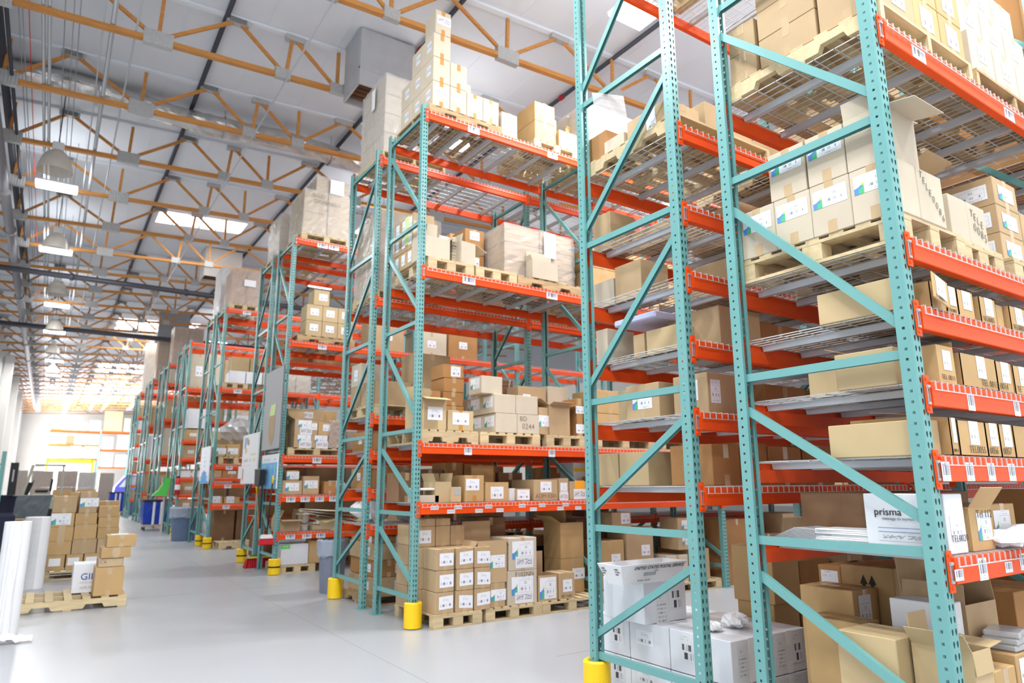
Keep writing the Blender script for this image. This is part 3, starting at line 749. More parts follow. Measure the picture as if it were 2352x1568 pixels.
def face_quad(f, dx, dy, dz, u, v, w, h, off):
    """Corners (as the viewer sees them: lower left, lower right, upper right, upper left) of a sheet on a carton's face; carton centred in x and y, base at 0."""
    if f == 'f': P = lambda a, c: (-dx/2+a, -dy/2-off, c); W = dx
    elif f == 'e': P = lambda a, c: (-dx/2-off, dy/2-a, c); W = dy
    else: P = lambda a, c: (-dx/2+a, -dy/2+c, dz+off); W = dx
    H = dz if f != 't' else dy
    a, c = u*W, v*H
    return P(a-w/2, c-h/2), P(a+w/2, c-h/2), P(a+w/2, c+h/2), P(a-w/2, c+h/2)
def add_sheet(o, f, dx, dy, dz, u, v, w, h, kind, name='shipping_label', off=0.0015, skew=0.0):
    b = MB(); q = [list(p) for p in face_quad(f, dx, dy, dz, u, v, w, h, off)]
    if skew:
        q[1][2] += skew*w; q[2][2] += skew*w
    b.quad(*q, uv=True); return b.build(name, M[kind], o)
def add_text(o, f, dx, dy, dz, u, v, size, s, ink='inkk', roll=0.0, name='handwriting'):
    q = face_quad(f, dx, dy, dz, u, v, 0, 0, 0.0036)[0]
    return lettering(s, size, M[ink], o, q, {'f': 'y', 'e': 'x', 't': 'z'}[f], roll=roll, name=name)
def carton(x0, x1, y0, y1, z0, z1, col, label, group=None, labs=(), tape='y', text=(), rz=0.0, tm='tape', name='cardboard_box', gap=0.002):
    x0, x1 = clear_x(x0, x1, y0); z1 = clear_z(z0, z1, x0, y0)
    dx, dy, dz = x1-x0-gap, y1-y0-gap, z1-z0-0.001
    b = MB(); b.box(-dx/2, dx/2, -dy/2, dy/2, 0, dz, 0.004)
    if name == 'cardboard_box' and labs: name = 'labelled_carton'
    o = b.build(name, M[col], None, loc=((x0+x1)/2, (y0+y1)/2, z0)); o.rotation_euler[2] = rz
    tag(o, label, 'box', group)
    if tape == 'y':      # one strip over the top, folded down the front and back
        b = MB(); w = 0.026; e = 0.0009; l = min(0.09, dz*0.35)
        b.box(-w, w, -dy/2-e, dy/2+e, dz, dz+e); b.box(-w, w, -dy/2-e, -dy/2, dz-l, dz)
        b.build('tape', M[tm], o)
        if dz > 0.12: b = MB(); b.box(-w, w, -dy/2-e, -dy/2, 0, l*0.8); b.build('tape', M[tm], o)
    elif tape == 'x':
        b = MB(); w = 0.026; e = 0.0009; l = min(0.09, dz*0.35)
        b.box(-dx/2-e, dx/2+e, -w, w, dz, dz+e); b.box(-dx/2-e, -dx/2, -w, w, dz-l, dz)
        b.build('tape', M[tm], o)
        if dz > 0.12: b = MB(); b.box(-dx/2-e, -dx/2, -w, w, 0, l*0.8); b.build('tape', M[tm], o)
    for n_, l in enumerate(labs): add_sheet(o, l[0], dx, dy, dz, l[1], l[2], l[3], l[4], l[5], off=0.0015+0.0007*n_, skew=(l[6] if len(l) > 6 else 0.0))
    for s in text: add_text(o, s[0], dx, dy, dz, s[1], s[2], s[3], s[4], *(s[5:]))
    return o
def open_carton(x0, x1, y0, y1, z0, z1, col, label, flaps, group=None, labs=(), text=(), rz=0.0, fl=None, name='open_cardboard_box'):
    """flaps: {side: degrees tilted outward from upright}; sides f (front), b (back), l, r."""
    x0, x1 = clear_x(x0, x1, y0); z1 = clear_z(z0, z1, x0, y0)
    dx, dy, dz = x1-x0-0.002, y1-y0-0.002, z1-z0
    t = 0.005; b = MB()
    X, Y = dx/2, dy/2
    O = [(-X, -Y), (X, -Y), (X, Y), (-X, Y)]; I = [(-X+t, -Y+t), (X-t, -Y+t), (X-t, Y-t), (-X+t, Y-t)]
    for k in range(4):
        p, q, r, s = O[k], O[(k+1) % 4], I[k], I[(k+1) % 4]
        b.quad((*p, 0), (*q, 0), (*q, dz), (*p, dz)); b.quad((*s, t), (*r, t), (*r, dz), (*s, dz)); b.quad((*p, dz), (*q, dz), (*s, dz), (*r, dz))
    b.quad(*[(*p, 0) for p in reversed(O)]); b.quad(*[(*p, t) for p in I])
    o = b.build(name, M[col], None, loc=((x0+x1)/2, (y0+y1)/2, z0)); o.rotation_euler[2] = rz
    tag(o, label, 'box', group)
    L0 = fl or min(dx, dy)*0.48
    for sd, ang in flaps.items():
        ln = L0
        if isinstance(ang, tuple): ang, ln = ang
        a = math.radians(ang)
        b = MB()
        if sd in 'fb':
            b.box(-X+0.002, X-0.002, -0.002, 0.002, 0, ln); f = b.build('flap', M[col], o, loc=(0, -Y+0.002 if sd == 'f' else Y-0.002, dz)); f.rotation_euler[0] = a if sd == 'f' else -a
        else:
            b.box(-0.002, 0.002, -Y+0.002, Y-0.002, 0, ln); f = b.build('flap', M[col], o, loc=(-X+0.002 if sd == 'l' else X-0.002, 0, dz)); f.rotation_euler[1] = -a if sd == 'l' else a
    for n_, l in enumerate(labs): add_sheet(o, l[0], dx, dy, dz, l[1], l[2], l[3], l[4], l[5], off=0.0015+0.0007*n_, skew=(l[6] if len(l) > 6 else 0.0))
    for s in text: add_text(o, s[0], dx, dy, dz, s[1], s[2], s[3], s[4], *(s[5:]))
    return o
ROWW = ['bottom', 'second', 'third', 'fourth', 'fifth', 'sixth']
def stack(x0, y0, z0, n, size, col, adj, place, front=None, end=None, skip=None, tape='y', jit=0.004, group=None, tm='tape', heights=None):
    """Cartons stacked n[0] along, n[1] back, n[2] high; only those with a face towards the room. heights: {(i, j): rows}."""
    sx, sy, sz = size
    for i in range(n[0]):
        for j in range(n[1]):
            top = heights.get((i, j), n[2]) if heights else n[2]
            for k in range(top):
                hid = i > 0 and j > 0 and k < top-1
                if heights and hid:
                    hid = heights.get((i-1, j), n[2]) > k and heights.get((i, j-1), n[2]) > k
                if hid or (skip and skip(i, j, k)): continue
                a, c = rnd.uniform(-jit, jit), rnd.uniform(-jit, jit)
                row = 'top' if (k == top-1 and top > 1) else ROWW[k]
                lab = '%s carton, %s row, %s along, %s %s' % (adj, row, ORD[i], (ORD[j]+' back,') if n[1] > 1 else '', place)
                labs = []
                if front and j == 0 or (front and heights and j > 0 and heights.get((i, j-1), n[2]) <= k): labs.append(('f',)+front)
                if end and (i == 0): labs.append(('e',)+end)
                carton(x0+i*sx+a, x0+(i+1)*sx+a, y0+j*sy+c, y0+(j+1)*sy+c, z0+k*sz, z0+(k+1)*sz, col, ' '.join(lab.split()), group, labs, tape, tm=tm, gap=0.006)
def pallet(x0, x1, y0, y1, z, label, style='stringer', m='wood', h=0.13, along='x', group='wooden pallets', rz=0.0):
    """A wooden pallet; along: the way the stringers run."""
    x0, x1 = clear_x(x0, x1, y0)
    w, d = x1-x0, y1-y0
    t = thing('pallet', label, 'pallet', ((x0+x1)/2, (y0+y1)/2, z), rz, group)
    if along == 'y': sw, sd = d, w
    else: sw, sd = w, d
    Rz = Matrix() if along == 'x' else Matrix.Rotation(math.pi/2, 4, 'Z')
    bt = 0.018
    def part(name, f):
        b = MB(); f(b); b.v = [tuple(Rz @ Vector(v)) for v in b.v]; return b.build(name, M[m], t)
    if style == 'stringer':
        for y in (-sd/2+0.02, 0, sd/2-0.02):
            def f(b):
                hh = h-2*bt; e = sw/2
                P = [(-e, 0), (-e*0.62, 0), (-e*0.58, hh*0.45), (-e*0.3, hh*0.45), (-e*0.26, 0), (e*0.26, 0), (e*0.3, hh*0.45), (e*0.58, hh*0.45), (e*0.62, 0), (e, 0), (e, hh), (-e, hh)]
                b.prism([(p[0], p[1]+bt) for p in P], 'y', y-0.02, y+0.02)
            recalc(part('stringer', f))
    else:
        for y in (-sd/2+0.05, 0, sd/2-0.05):
            for x in (-sw/2+0.06, 0, sw/2-0.06):
                part('block', lambda b: b.box(x-0.06, x+0.06, y-0.05, y+0.05, bt, h-2*bt, 0.003))
            part('lead_board', lambda b: b.box(-sw/2, sw/2, y-0.05, y+0.05, h-2*bt, h-bt))
    nb = 7
    for k in range(nb):
        x = -sw/2+0.05+(sw-0.1)*k/(nb-1); wj = 0.048 if k in (0, nb-1) else 0.042; sk = rnd.uniform(-0.006, 0.006)
        part('deck_board', lambda b: b.box(x-wj+sk, x+wj+sk, -sd/2+rnd.uniform(0, 0.008), sd/2-rnd.uniform(0, 0.008), h-bt, h))
    for k in (0, 3, 6):
        x = -sw/2+0.05+(sw-0.1)*k/(nb-1)
        if style == 'stringer': part('bottom_board', lambda b: b.box(x-0.045, x+0.045, -sd/2, sd/2, 0.0, bt))
    if style != 'stringer':
        for y in (-sd/2+0.05, 0, sd/2-0.05): part('bottom_board', lambda b: b.box(-sw/2, sw/2, y-0.05, y+0.05, 0.0, bt))
    return t
M['film'] = mat('stretch_film', (226, 224, 224), 0.16, noise=0.04, scale=4, bump=0.9, bscale=8, spec=0.9, alpha=0.36, stretch=(1, 1, 4))
def wrapped(x0, x1, y0, y1, z0, z1, label, inner='card', rows=3, cols=2, group=None, bulge=0.012, top=0.0, film='film', doc=None):
    """A pallet load of cartons under stretch film."""
    x0, x1 = clear_x(x0-0.03, x1+0.03, y0); x0 += 0.03; x1 -= 0.03; z1 = clear_z(z0, z1+0.03, x0, y0)-0.03
    t = thing('wrapped_load', label, 'wrapped pallet load', ((x0+x1)/2, (y0+y1)/2, z0), 0, group)
    dx, dy, dz = x1-x0, y1-y0, z1-z0
    for k in range(rows):
        for i in range(cols):
            for j in range(2):
                b = MB(); b.box(-dx/2+dx*i/cols+0.012, -dx/2+dx*(i+1)/cols-0.012, -dy/2+dy*j/2+0.012, -dy/2+dy*(j+1)/2-0.012, dz*k/rows+0.003, dz*(k+1)/rows-0.003, 0.005); b.build('carton', M[inner], t)
    b = MB(); rng = random.Random(int((x0*7+y0*13+z0*5)*100)); nu, nz = 40, 12; rings = []
    per = [(-1, -1), (1, -1), (1, 1), (-1, 1)]
    for k in range(nz+1):
        z = dz*k/nz*1.0; rings.append(len(b.v))
        for a in range(nu):
            q = a/nu*4; e = int(q) % 4; f = q-int(q)
            p, r = per[e], per[(e+1) % 4]
            cx, cy = p[0]+(r[0]-p[0])*f, p[1]+(r[1]-p[1])*f
            o_ = 0.004+rng.uniform(0, bulge)*(0.3+abs(math.sin(k*1.3+a)))
            b.v.append((cx*(dx/2+o_), cy*(dy/2+o_), z+(rng.uniform(-0.01, 0.01) if k else 0.004)+(0.012 if k == nz else 0)))
    for p, r in zip(rings, rings[1:]):
        for a in range(nu): b.f.append((p+a, p+(a+1) % nu, r+(a+1) % nu, r+a))
    c = len(b.v); b.v.append((0, 0, dz+0.02+top))
    for a in range(nu): b.f.append((rings[-1]+a, rings[-1]+(a+1) % nu, c))
    b.build('stretch_wrap', M[film], t)
    if doc:
        add_sheet(t, doc[0], dx+0.06, dy+0.06, dz, doc[1], doc[2], doc[3], doc[4], 'paper', 'document_sheet')
    return t
def FX(px, py, y): return at(px, py, y=y).x
def FZ(px, py, y): return at(px, py, y=y).z
def EY(px, py, x): return at(px, py, x=x).y
def EZ(px, py, x): return at(px, py, x=x).z
def fbox(col, pL, pR, pT, y, zb, dep, label, **k):
    """A carton whose front stands on the plane y, its edges at places pL, pR and its top at pT of the photograph."""
    x0, x1 = FX(pL, pT, y), FX(pR, pT, y); return carton(x0, x1, y, y+dep, zb, max(FZ((pL+pR)/2, pT, y), zb+0.04), col, label, **k)
def ebox(col, pF, pN, pT, x, zb, dep, label, **k):
    """A carton whose end stands on the plane x; pF, pN: its far and near edges, pT: the top of the near edge."""
    y1, y0 = EY(pF, pT, x), EY(pN, pT, x); return carton(x, x+dep, y0, y1, zb, max(EZ(pN, pT, x), zb+0.04), col, label, **k)
def fopen(col, pL, pR, pT, y, zb, dep, label, flaps, **k):
    x0, x1 = FX(pL, pT, y), FX(pR, pT, y); return open_carton(x0, x1, y, y+dep, zb, max(FZ((pL+pR)/2, pT, y), zb+0.04), col, label, flaps, **k)
DK = 0.009                                     # goods stand this much above a beam's top

# ================================================================== nearest rack (1a)
z = 3.89+DK
pallet(3.41, 4.5, 1.57, 2.57, z, 'pallet under the uppermost cartons of the nearest rack', 'stringer', 'wood', along='y')
zp = z+0.131
for j, (ya, yb, r, dz0) in enumerate(((1.585, 1.93, 3, 0.0), (1.945, 2.335, 3, 0.0), (2.36, 2.56, 2, 0.0))):
    hh = (0.25, 0.2, 0.2)[j]
    for k in range(r):
        carton(3.46, 3.86, ya, yb, zp+k*hh, zp+(k+1)*hh, 'card', 'tan carton, %s row, %s from the front, on the highest pallet of the nearest rack' % (ROWW[k], ORD[j]), 'cartons on the highest near pallet',
               labs=[('f', 0.55, 0.5, 0.15, 0.13, 'lab_small')] if j == 0 else [], tape='x', tm='tape')
for i in range(1, 3):
    for k in range(3 if i == 1 else 2):
        xa = 3.46+0.4*i*0.78+0.09
        carton(xa, xa+0.3, 1.585, 1.95, zp+k*0.24, zp+(k+1)*0.24, 'honey', 'tan carton, %s row, %s along the beam, with a white label, on the highest pallet' % (ROWW[k], ORD[i]), 'cartons on the highest near pallet', labs=[('f', 0.5, 0.5, 0.15, 0.15, 'lab_small')])
carton(3.5, 3.78, 1.62, 1.9, zp+0.75, zp+1.0, 'card', 'tan carton topping the highest near pallet', 'cartons on the highest near pallet')
pallet(4.56, 5.7, 1.57, 2.57, z, 'old pallet with a green mark, second along the highest near shelf', 'stringer', 'oldwood', along='y')
for i in range(3):
    for k in range(4-(i == 2)):
        xa = 4.58+0.36*i
        carton(xa, xa+0.34, 1.59+0.04*k, 1.95, zp+k*0.3, zp+(k+1)*0.3, 'pale', 'pale carton, %s row, %s along, over the pallet with a green mark' % (ROWW[k], ORD[i]), 'cartons over the green marked pallet', labs=[('f', 0.5, 0.6, 0.12, 0.14, 'lab_small')], tape='y')
open_carton(4.62, 4.98, 1.62, 1.95, zp+0.9, zp+1.2, 'pale', 'open carton with raised flaps topping the second highest near pallet', {'f': 75, 'l': 40, 'r': 30, 'b': 10})
# level 2.67: cartons marked TELE
z = 2.67+DK
pallet(3.4, 4.12, 1.6, 2.6, z, 'light block pallet under the cartons marked TELE 0086', 'block', 'wood', h=0.15, along='y')
zp = z+0.151
TY = [1.60, 1.845, 2.08, 2.315, 2.56]
PL = ('e', 0.5, 0.7, 0.2, 0.105, 'lab_prisma')
for j in range(4):
    carton(3.42, 3.65, TY[j], TY[j+1], zp, zp+0.30, 'pale', 'carton with a printed logo label, bottom row, %s from the front, TELE 0086 pallet' % ORD[j], 'logo cartons of the TELE 0086 stack', labs=[PL], tape='x')
for j, (ya, yb) in enumerate(((1.62, 1.845), (1.85, 2.08), (2.09, 2.33))):
    if j == 0:
        open_carton(3.42, 3.75, ya, yb, zp+0.301, zp+0.6, 'pale', 'tall open carton on the TELE 0086 stack, its flap folded out', {'f': (100, 0.16), 'l': (5, 0.1), 'r': (85, 0.06)})
    else:
        carton(3.42, 3.65, ya, yb, zp+0.301, zp+0.6, 'pale', 'carton with a printed logo label, upper row, %s, TELE 0086 pallet' % ('nearer the front' if j == 1 else 'farther back'), 'logo cartons of the TELE 0086 stack', labs=[PL], tape='x')
carton(3.655, 3.93, 1.60, 1.9, zp, zp+0.30, 'pale', 'carton hand lettered TELE 0086 on a block pallet', labs=[], tape=None, text=[('f', 0.08+0.105*i, 0.82-0.098*i, 0.058, ch, 'pen', -0.15) for i, ch in enumerate('TELE0086')])
for j in (1, 2):
    carton(3.655, 3.93, TY[j]+0.06, TY[j+1]+0.06, zp, zp+0.30, 'pale', 'plain carton behind the one lettered TELE 0086, %s back' % ORD[j], tape='y')
pallet(4.13, 4.66, 1.62, 2.55, z, 'pallet of chipboard blocks under the carton lettered TELE 0085', 'block', 'wood', h=0.15, along='x')
carton(4.14, 4.36, 1.66, 1.9, zp, zp+0.29, 'pale', 'plain carton beside the one lettered TELE 0085', labs=[('e', 0.4, 0.6, 0.16, 0.11, 'lab_prisma')], tape=None)
carton(4.365, 4.6, 1.66, 1.9, zp, zp+0.29, 'pale', 'carton hand lettered TELE 0085', tape=None, text=[('f', 0.1+0.18*i, 0.7-0.06*i, 0.07, ch, 'pen', -0.1) for i, ch in enumerate('TELE')]+[('f', 0.2+0.18*i, 0.4-0.055*i, 0.075, ch, 'pen', -0.1) for i, ch in enumerate('0085')])
open_carton(4.3, 4.62, 1.92, 2.25, zp, zp+0.62, 'card', 'open carton behind TELE 0085, flaps up, with a printed label', {'f': (70, 0.13), 'l': (55, 0.16), 'b': 10, 'r': 20}, labs=[('f', 0.5, 0.72, 0.2, 0.13, 'lab_prisma')])
pallet(4.76, 5.7, 1.6, 2.55, z, 'pallet at the edge of view on the TELE shelf', 'block', 'wood', h=0.15, along='x')
for k in range(3):
    carton(4.8, 5.14, 1.66, 2.0, zp+0.19*k, zp+0.19*(k+1), 'card', 'flat tan carton, %s of three, with a white printed label, past TELE 0085' % ('lowest', 'middle', 'uppermost')[k], labs=[('e', 0.5, 0.5, 0.26, 0.1, 'lab_prisma'), ('f', 0.5, 0.5, 0.22, 0.1, 'lab_prisma')], tape='y')
carton(5.16, 5.5, 1.66, 2.0, zp, zp+0.4, 'card', 'tan carton at the end of the TELE shelf', tape='y')
# TEL bins, three shelves of open-fronted cartons
def bin_carton(x0, x1, z0, h, label, text, cut=0.45, dep=0.52, y=1.575, lab=True, tilt=0.0, col='honey', flap=True, tu=0.06):
    """A long carton, its front lower than its back and its sides cut on a slope."""
    x0, x1 = clear_x(x0, x1, y)
    dx = x1-x0-0.004; X = dx/2; t = 0.004
    b = MB(); zf = h*0.98; P = [(0, 0), (dep, 0), (dep, h), (dep*cut, h), (0.0, zf*0.92)]
    for s in (-1, 1):
        xa, xb = s*X, s*(X-t)
        i = len(b.v); b.v += [(xa, p[0], p[1]) for p in P]+[(xb, p[0], p[1]) for p in P]
        n = len(P)
        for k in range(n): b.f.append((i+k, i+(k+1) % n, i+n+(k+1) % n, i+n+k))
        b.f.append(tuple(i+k for k in range(n))); b.f.append(tuple(i+n+k for k in reversed(range(n))))
    b.box(-X, X, 0.0, t, 0, zf*0.92); b.box(-X, X, dep-t, dep, 0, h); b.box(-X, X, 0, dep, 0, t)
    o = b.build('cardboard_bin', M[col], None, loc=((x0+x1)/2, y, z0)); o.rotation_euler[1] = tilt
    tag(o, label, 'box', 'TEL parts bins')
    if flap:
        f = MB(); f.box(-X+0.003, X-0.003, 0, dep*0.5, -0.002, 0.002); g = f.build('flap', M[col], o, loc=(0, dep*cut*0.9, h+0.005)); g.rotation_euler[0] = math.radians(rnd.uniform(4, 16))
    if lab: add_sheet(o, 'f', dx, 0, h, 0.56, 0.6, min(0.1, dx*0.6), min(0.12, h*0.62), 'lab_tall')
    if text: add_text(o, 'f', dx, 0, h, tu, 0.08, min(0.05, dx/len(text)*1.35), text)
    return o
z = 1.60+DK
carton(3.42, 3.58, 1.62, 2.11, z, z+0.2, 'kraft', 'long tan carton lying behind the near post, above the logo carton', tape=None)
for x0, x1, tx, lb in ((3.42, 3.66, '    0054', '0054, hard against the near post'), (3.67, 3.965, 'TEL0055', 'TEL 0055, widest front of its shelf'), (3.97, 4.12, '0056', '0056, narrow and second from the widest front'), (4.125, 4.29, '0057', '0057, narrow with a slanted label'), (4.3, 4.52, '', 'nothing, past the four numbered ones'), (4.53, 4.75, 'TEL0059', 'TEL 0059, cut by the picture edge')):
    if lb.startswith('0054'): bin_carton(3.59, x1, z, 0.2, 'tan sloping parts bin marked '+lb, '0054', cut=0.3, dep=0.5)
    else: bin_carton(x0, x1, z, 0.19, 'tan sloping parts bin marked '+lb, tx, cut=0.3, dep=0.52, lab=not lb.startswith('nothing'), tu=0.3 if lb.startswith('TEL 0055') else 0.06)
z = 1.95+DK
carton(3.41, 3.56, 1.72, 2.035, z, z+0.2, 'kraft', 'tan carton with a folded lid behind the near post, below TEL 0011', tape=None, rz=0.0)
carton(3.6, 3.9, 2.06, 2.3, z, z+0.15, 'kraft', 'lower tan carton behind the folded lid carton on the TEL 0011 shelf', tape=None)
open_carton(3.57, 3.585+0.16, 1.58, 1.98, z, z+0.205, 'honey', 'open parts carton lettered TEL 0011 beside the near post', {'b': (70, 0.2), 'r': (5, 0.03)}, labs=[('f', 0.55, 0.62, 0.085, 0.1, 'lab_tall')], text=[('f', 0.1, 0.1, 0.036, 'TEL 0011')])
bin_carton(3.8, 4.2, z, 0.19, 'wide parts bin lettered TEL 0013', 'TEL 0013', tu=0.5)
bin_carton(4.205, 4.4, z, 0.185, 'parts bin lettered 0014', '0014')
bin_carton(4.42, 4.64, z, 0.18, 'crumpled parts bin lettered TE, next to 0014', 'TE')
z = 2.32+DK
carton(3.41, 3.56, 1.66, 2.10, z, z+0.2, 'kraft', 'long tan carton behind the near post on the shelf under TELE 0086', tape=None)
bin_carton(3.575, 3.73, z, 0.16, 'parts bin half hidden by a leaning card flap', '', lab=False, flap=False)
o = carton(3.50, 3.66, 1.525, 1.535, z+0.02, z+0.2, 'honey', 'loose card flap with a label leaning out beside the near post', labs=[('f', 0.5, 0.55, 0.1, 0.115, 'lab_tall')], tape=None, text=[('f', 0.1, 0.05, 0.03, 'L 0001')])
o.rotation_euler = (math.radians(-6), math.radians(15), 0)
for x0, x1, tx in ((3.74, 3.86, 'TEL0002'), (3.865, 4.05, ''), (4.12, 4.32, 'TEL0005'), (4.5, 4.72, 'TEL0007')):
    bin_carton(x0, x1, z, 0.165, {'TEL0002': 'narrow parts bin lettered TEL 0002 beside the leaning flap', '': 'unlettered parts bin just past the narrow TEL 0002 one', 'TEL0005': 'parts bin lettered TEL 0005 between two plain sides', 'TEL0007': 'parts bin lettered TEL 0007 at the picture edge under TELE 0085'}[tx], tx)
carton(4.33, 4.48, 1.6, 2.0, z, z+0.15, 'honey', 'plain tan side panel carton between TEL 0005 and TEL 0007', tape=None)
# level 1.15: logo carton, mailers
z = 1.15+DK
o = carton(3.46, 3.64, 1.585, 1.97, z, z+0.315, 'white', 'tall white carton printed prisma, standing on the lowest near shelf', tape=None, name='printed_carton',
           labs=[('f', 0.5, 0.42, 0.12, 0.12, 'lab_tall')], text=[('f', 0.12, 0.2, 0.045, 'TEL0020')])
DXp, DYp, DZp = 0.178, 0.383, 0.314
add_text(o, 'e', DXp, DYp, DZp, 0.13, 0.53, 0.05, 'prisma', 'inkk', name='lettering'); add_text(o, 'e', DXp, DYp, DZp, 0.23, 0.46, 0.02, 'message to market', 'inkg', name='lettering')
for v in (0.34, 0.28): add_sheet(o, 'e', DXp, DYp, DZp, 0.5, v, 0.26, 0.002, 'inkb', 'printed_rule')
add_sheet(o, 'e', DXp, DYp, DZp, 0.5, 0.2, 0.26, 0.035, 'lab_wide', 'small_print')
for k in range(9):
    b = MB(); b.box(-0.11, 0.11, -0.15, 0.15, 0, 0.009, 0.003); o = b.build('mailer_envelope', M['paper'], None, loc=(3.6+rnd.uniform(-.008, .008), 2.12, z+0.0095*k)); o.rotation_euler[2] = rnd.uniform(-.05, .05)
    tag(o, 'white padded mailer, %s from the bottom of the pile beside the prisma carton' % ORD[k], 'envelope', 'pile of white mailers')
for k in range(14):
    b = MB(); b.box(-0.13, 0.13, -0.2, 0.2, 0, 0.004); o = b.build('flat_mailer', M['greypaper'], None, loc=(3.62, 2.36-0.012*k, z+0.003+0.005*k)); o.rotation_euler[0] = math.radians(3)
    tag(o, 'grey flat mailer, %s up in the fanned pile behind the white mailers' % ORD[k], 'envelope', 'fanned grey mailers')
open_carton(3.72, 3.96, 1.60, 1.86, z, z+0.2, 'honey', 'worn carton scrawled Tel 112, one flap sticking up', {'f': (35, 0.12), 'l': (80, 0.02), 'b': 60}, labs=[('f', 0.62, 0.55, 0.15, 0.13, 'lab_prisma')], text=[('f', 0.3, 0.76, 0.055, 'Tel 112')])
carton(4.0, 4.17, 1.7, 1.95, z, z+0.2, 'honey', 'small tan carton with a tall label behind the plastic bags', labs=[('f', 0.5, 0.55, 0.1, 0.14, 'lab_tall')], text=[('f', 0.6, 0.62, 0.03, 'TEL')])
carton(4.19, 4.5, 1.7, 1.95, z, z+0.21, 'honey', 'tan carton with a logo label right of the small labelled one', labs=[('f', 0.45, 0.5, 0.2, 0.14, 'lab_prisma')])
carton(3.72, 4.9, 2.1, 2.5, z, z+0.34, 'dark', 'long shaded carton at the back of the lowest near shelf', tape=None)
def crumple(name, x, y, z, r, flat, m, label, cat, n=18, seed=1, rx=1.0):
    rng = random.Random(seed); b = MB(); rings = []
    for k in range(8):
        a = math.pi*k/7; rings.append(len(b.v))
        for j in range(n):
            t = 2*math.pi*j/n; q = r*rng.uniform(0.72, 1.15); b.v.append((q*rx*math.sin(a)*math.cos(t), q*math.sin(a)*math.sin(t), max(0.002, r*flat+q*flat*math.cos(a))))
    for p, q in zip(rings, rings[1:]):
        for j in range(n): b.f.append((p+j, p+(j+1) % n, q+(j+1) % n, q+j))
    o = b.build(name, M[m], None, loc=(x, y, z)); return tag(o, label, cat)
crumple('plastic_bag', 4.08, 1.62, z, 0.15, 0.28, 'paper', 'crumpled white plastic bag hanging over the lowest near beam', 'bag', seed=4)
crumple('plastic_bag', 4.34, 1.6, z, 0.17, 0.3, 'paper', 'white plastic bag with faint print beside the crumpled one', 'bag', seed=9)
# floor under the nearest rack
ebox('kraft', 1917, 2052, 1470, 3.42, 0.0, 0.33, 'large plain carton on the floor between the two near posts', tape=None)
ebox('honey', 1850, 1973, 1432, 3.77, 0.0, 0.2, 'honey coloured carton on the floor behind the large plain one', tape='y')
ebox('honey', 1837, 1957, 1357, 3.98, 0.0, 0.27, 'carton with a barcode label on its end, behind the honey coloured floor carton', labs=[('f', 0.45, 0.86, 0.13, 0.18, 'lab_tall')])
o = ebox('honey', 1929, 2050, 1302, 4.27, 0.0, 0.48, 'carton printed with two black upward arrows under the near shelf', labs=[('f', 0.3, 0.85, 0.1, 0.2, 'paper'), ('f', 0.75, 0.85, 0.1, 0.2, 'paper')], tape=None)
dx, dy, dz = o.dimensions
for u in (0.44, 0.6):
    b = MB(); q = face_quad('e', dx, dy, dz, u, 0.86, 0, 0, 0.0015)[0]
    s = 0.011
    P = [(-s, -0.1), (s, -0.1), (s, 0.03), (2.2*s, 0.03), (0, 0.085), (-2.2*s, 0.03), (-s, 0.03)]
    b.prism([(-p[0], p[1]) for p in P], 'x', -0.0005, 0.0005); b.build('printed_arrow', M['inkk'], o, loc=q)
ebox('brown', 1878, 1929, 1300, 4.4, 0.0, 0.3, 'carton with a long white shipping sheet behind the arrows carton', labs=[('e', 0.5, 0.85, 0.12, 0.22, 'lab_mail')], tape=None)
ebox('brown', 1757, 1836, 1345, 4.85, 0.0, 0.4, 'lower carton of the pair beyond the rear near post', tape=None)
ebox('brown', 1752, 1835, 1288, 4.85, EZ(1836, 1345, 4.85)+0.001, 0.4, 'upper carton of the pair beyond the rear near post', tape=None)
carton(3.79, 3.98, 1.8, 2.1, 0.0, 0.55, 'honey', 'carton under the white prisma carton on the near floor', tape=None)
o = carton(3.8, 3.97, 1.8, 2.08, 0.551, 0.885, 'white', 'white carton printed prisma near the floor, behind the near post', name='printed_carton', tape=None, labs=[('f', 0.5, 0.6, 0.1, 0.12, 'lab_tall')])
add_text(o, 'e', 0.168, 0.278, 0.333, 0.22, 0.52, 0.055, 'prisma', 'inkk', name='lettering'); add_text(o, 'e', 0.168, 0.278, 0.333, 0.32, 0.42, 0.022, 'message to market', 'inkg', name='lettering')
open_carton(3.55, 3.73, 1.59, 1.86, 0.0, 0.73, 'kraft', 'large open carton on the floor at the near post, flaps spread', {'l': (38, 0.1), 'b': (4, 0.13), 'r': (84, 0.13), 'f': (176, 0.1)}, labs=[('f', 0.6, 0.6, 0.11, 0.18, 'lab_prisma')])
open_carton(4.01, 4.36, 1.8, 2.12, 0.0, 0.86, 'card', 'tall open carton under the lowest near shelf', {'l': (-6, 0.1), 'b': (6, 0.24), 'r': (-14, 0.13)})
carton(3.76, 3.98, 1.6, 1.78, 0.0, 0.62, 'honey', 'honey carton with a handle slot right of the large open one', tape='y', labs=[('f', 0.5, 0.75, 0.03, 0.1, 'inkk')])
carton(4.0, 4.27, 1.6, 1.78, 0.0, 0.66, 'honey', 'tan carton with two white sheets at the bottom edge of view', labs=[('f', 0.3, 0.88, 0.1, 0.12, 'lab_tall'), ('f', 0.3, 0.55, 0.1, 0.16, 'lab_tall'), ('f', 0.75, 0.85, 0.1, 0.15, 'lab_prisma')])
for k in range(3):
    b = MB(); b.box(-0.1, 0.1, -0.08, 0.08, 0, 0.03, 0.008); o = b.build('bubble_mailer', M['wrapbag'], None, loc=(4.15, 1.69, 0.661+0.031*k)); o.rotation_euler[2] = 0.1*k
    tag(o, 'shiny plastic mailer, %s of three on the tan carton with white sheets' % ('lowest', 'middle', 'topmost')[k], 'envelope')
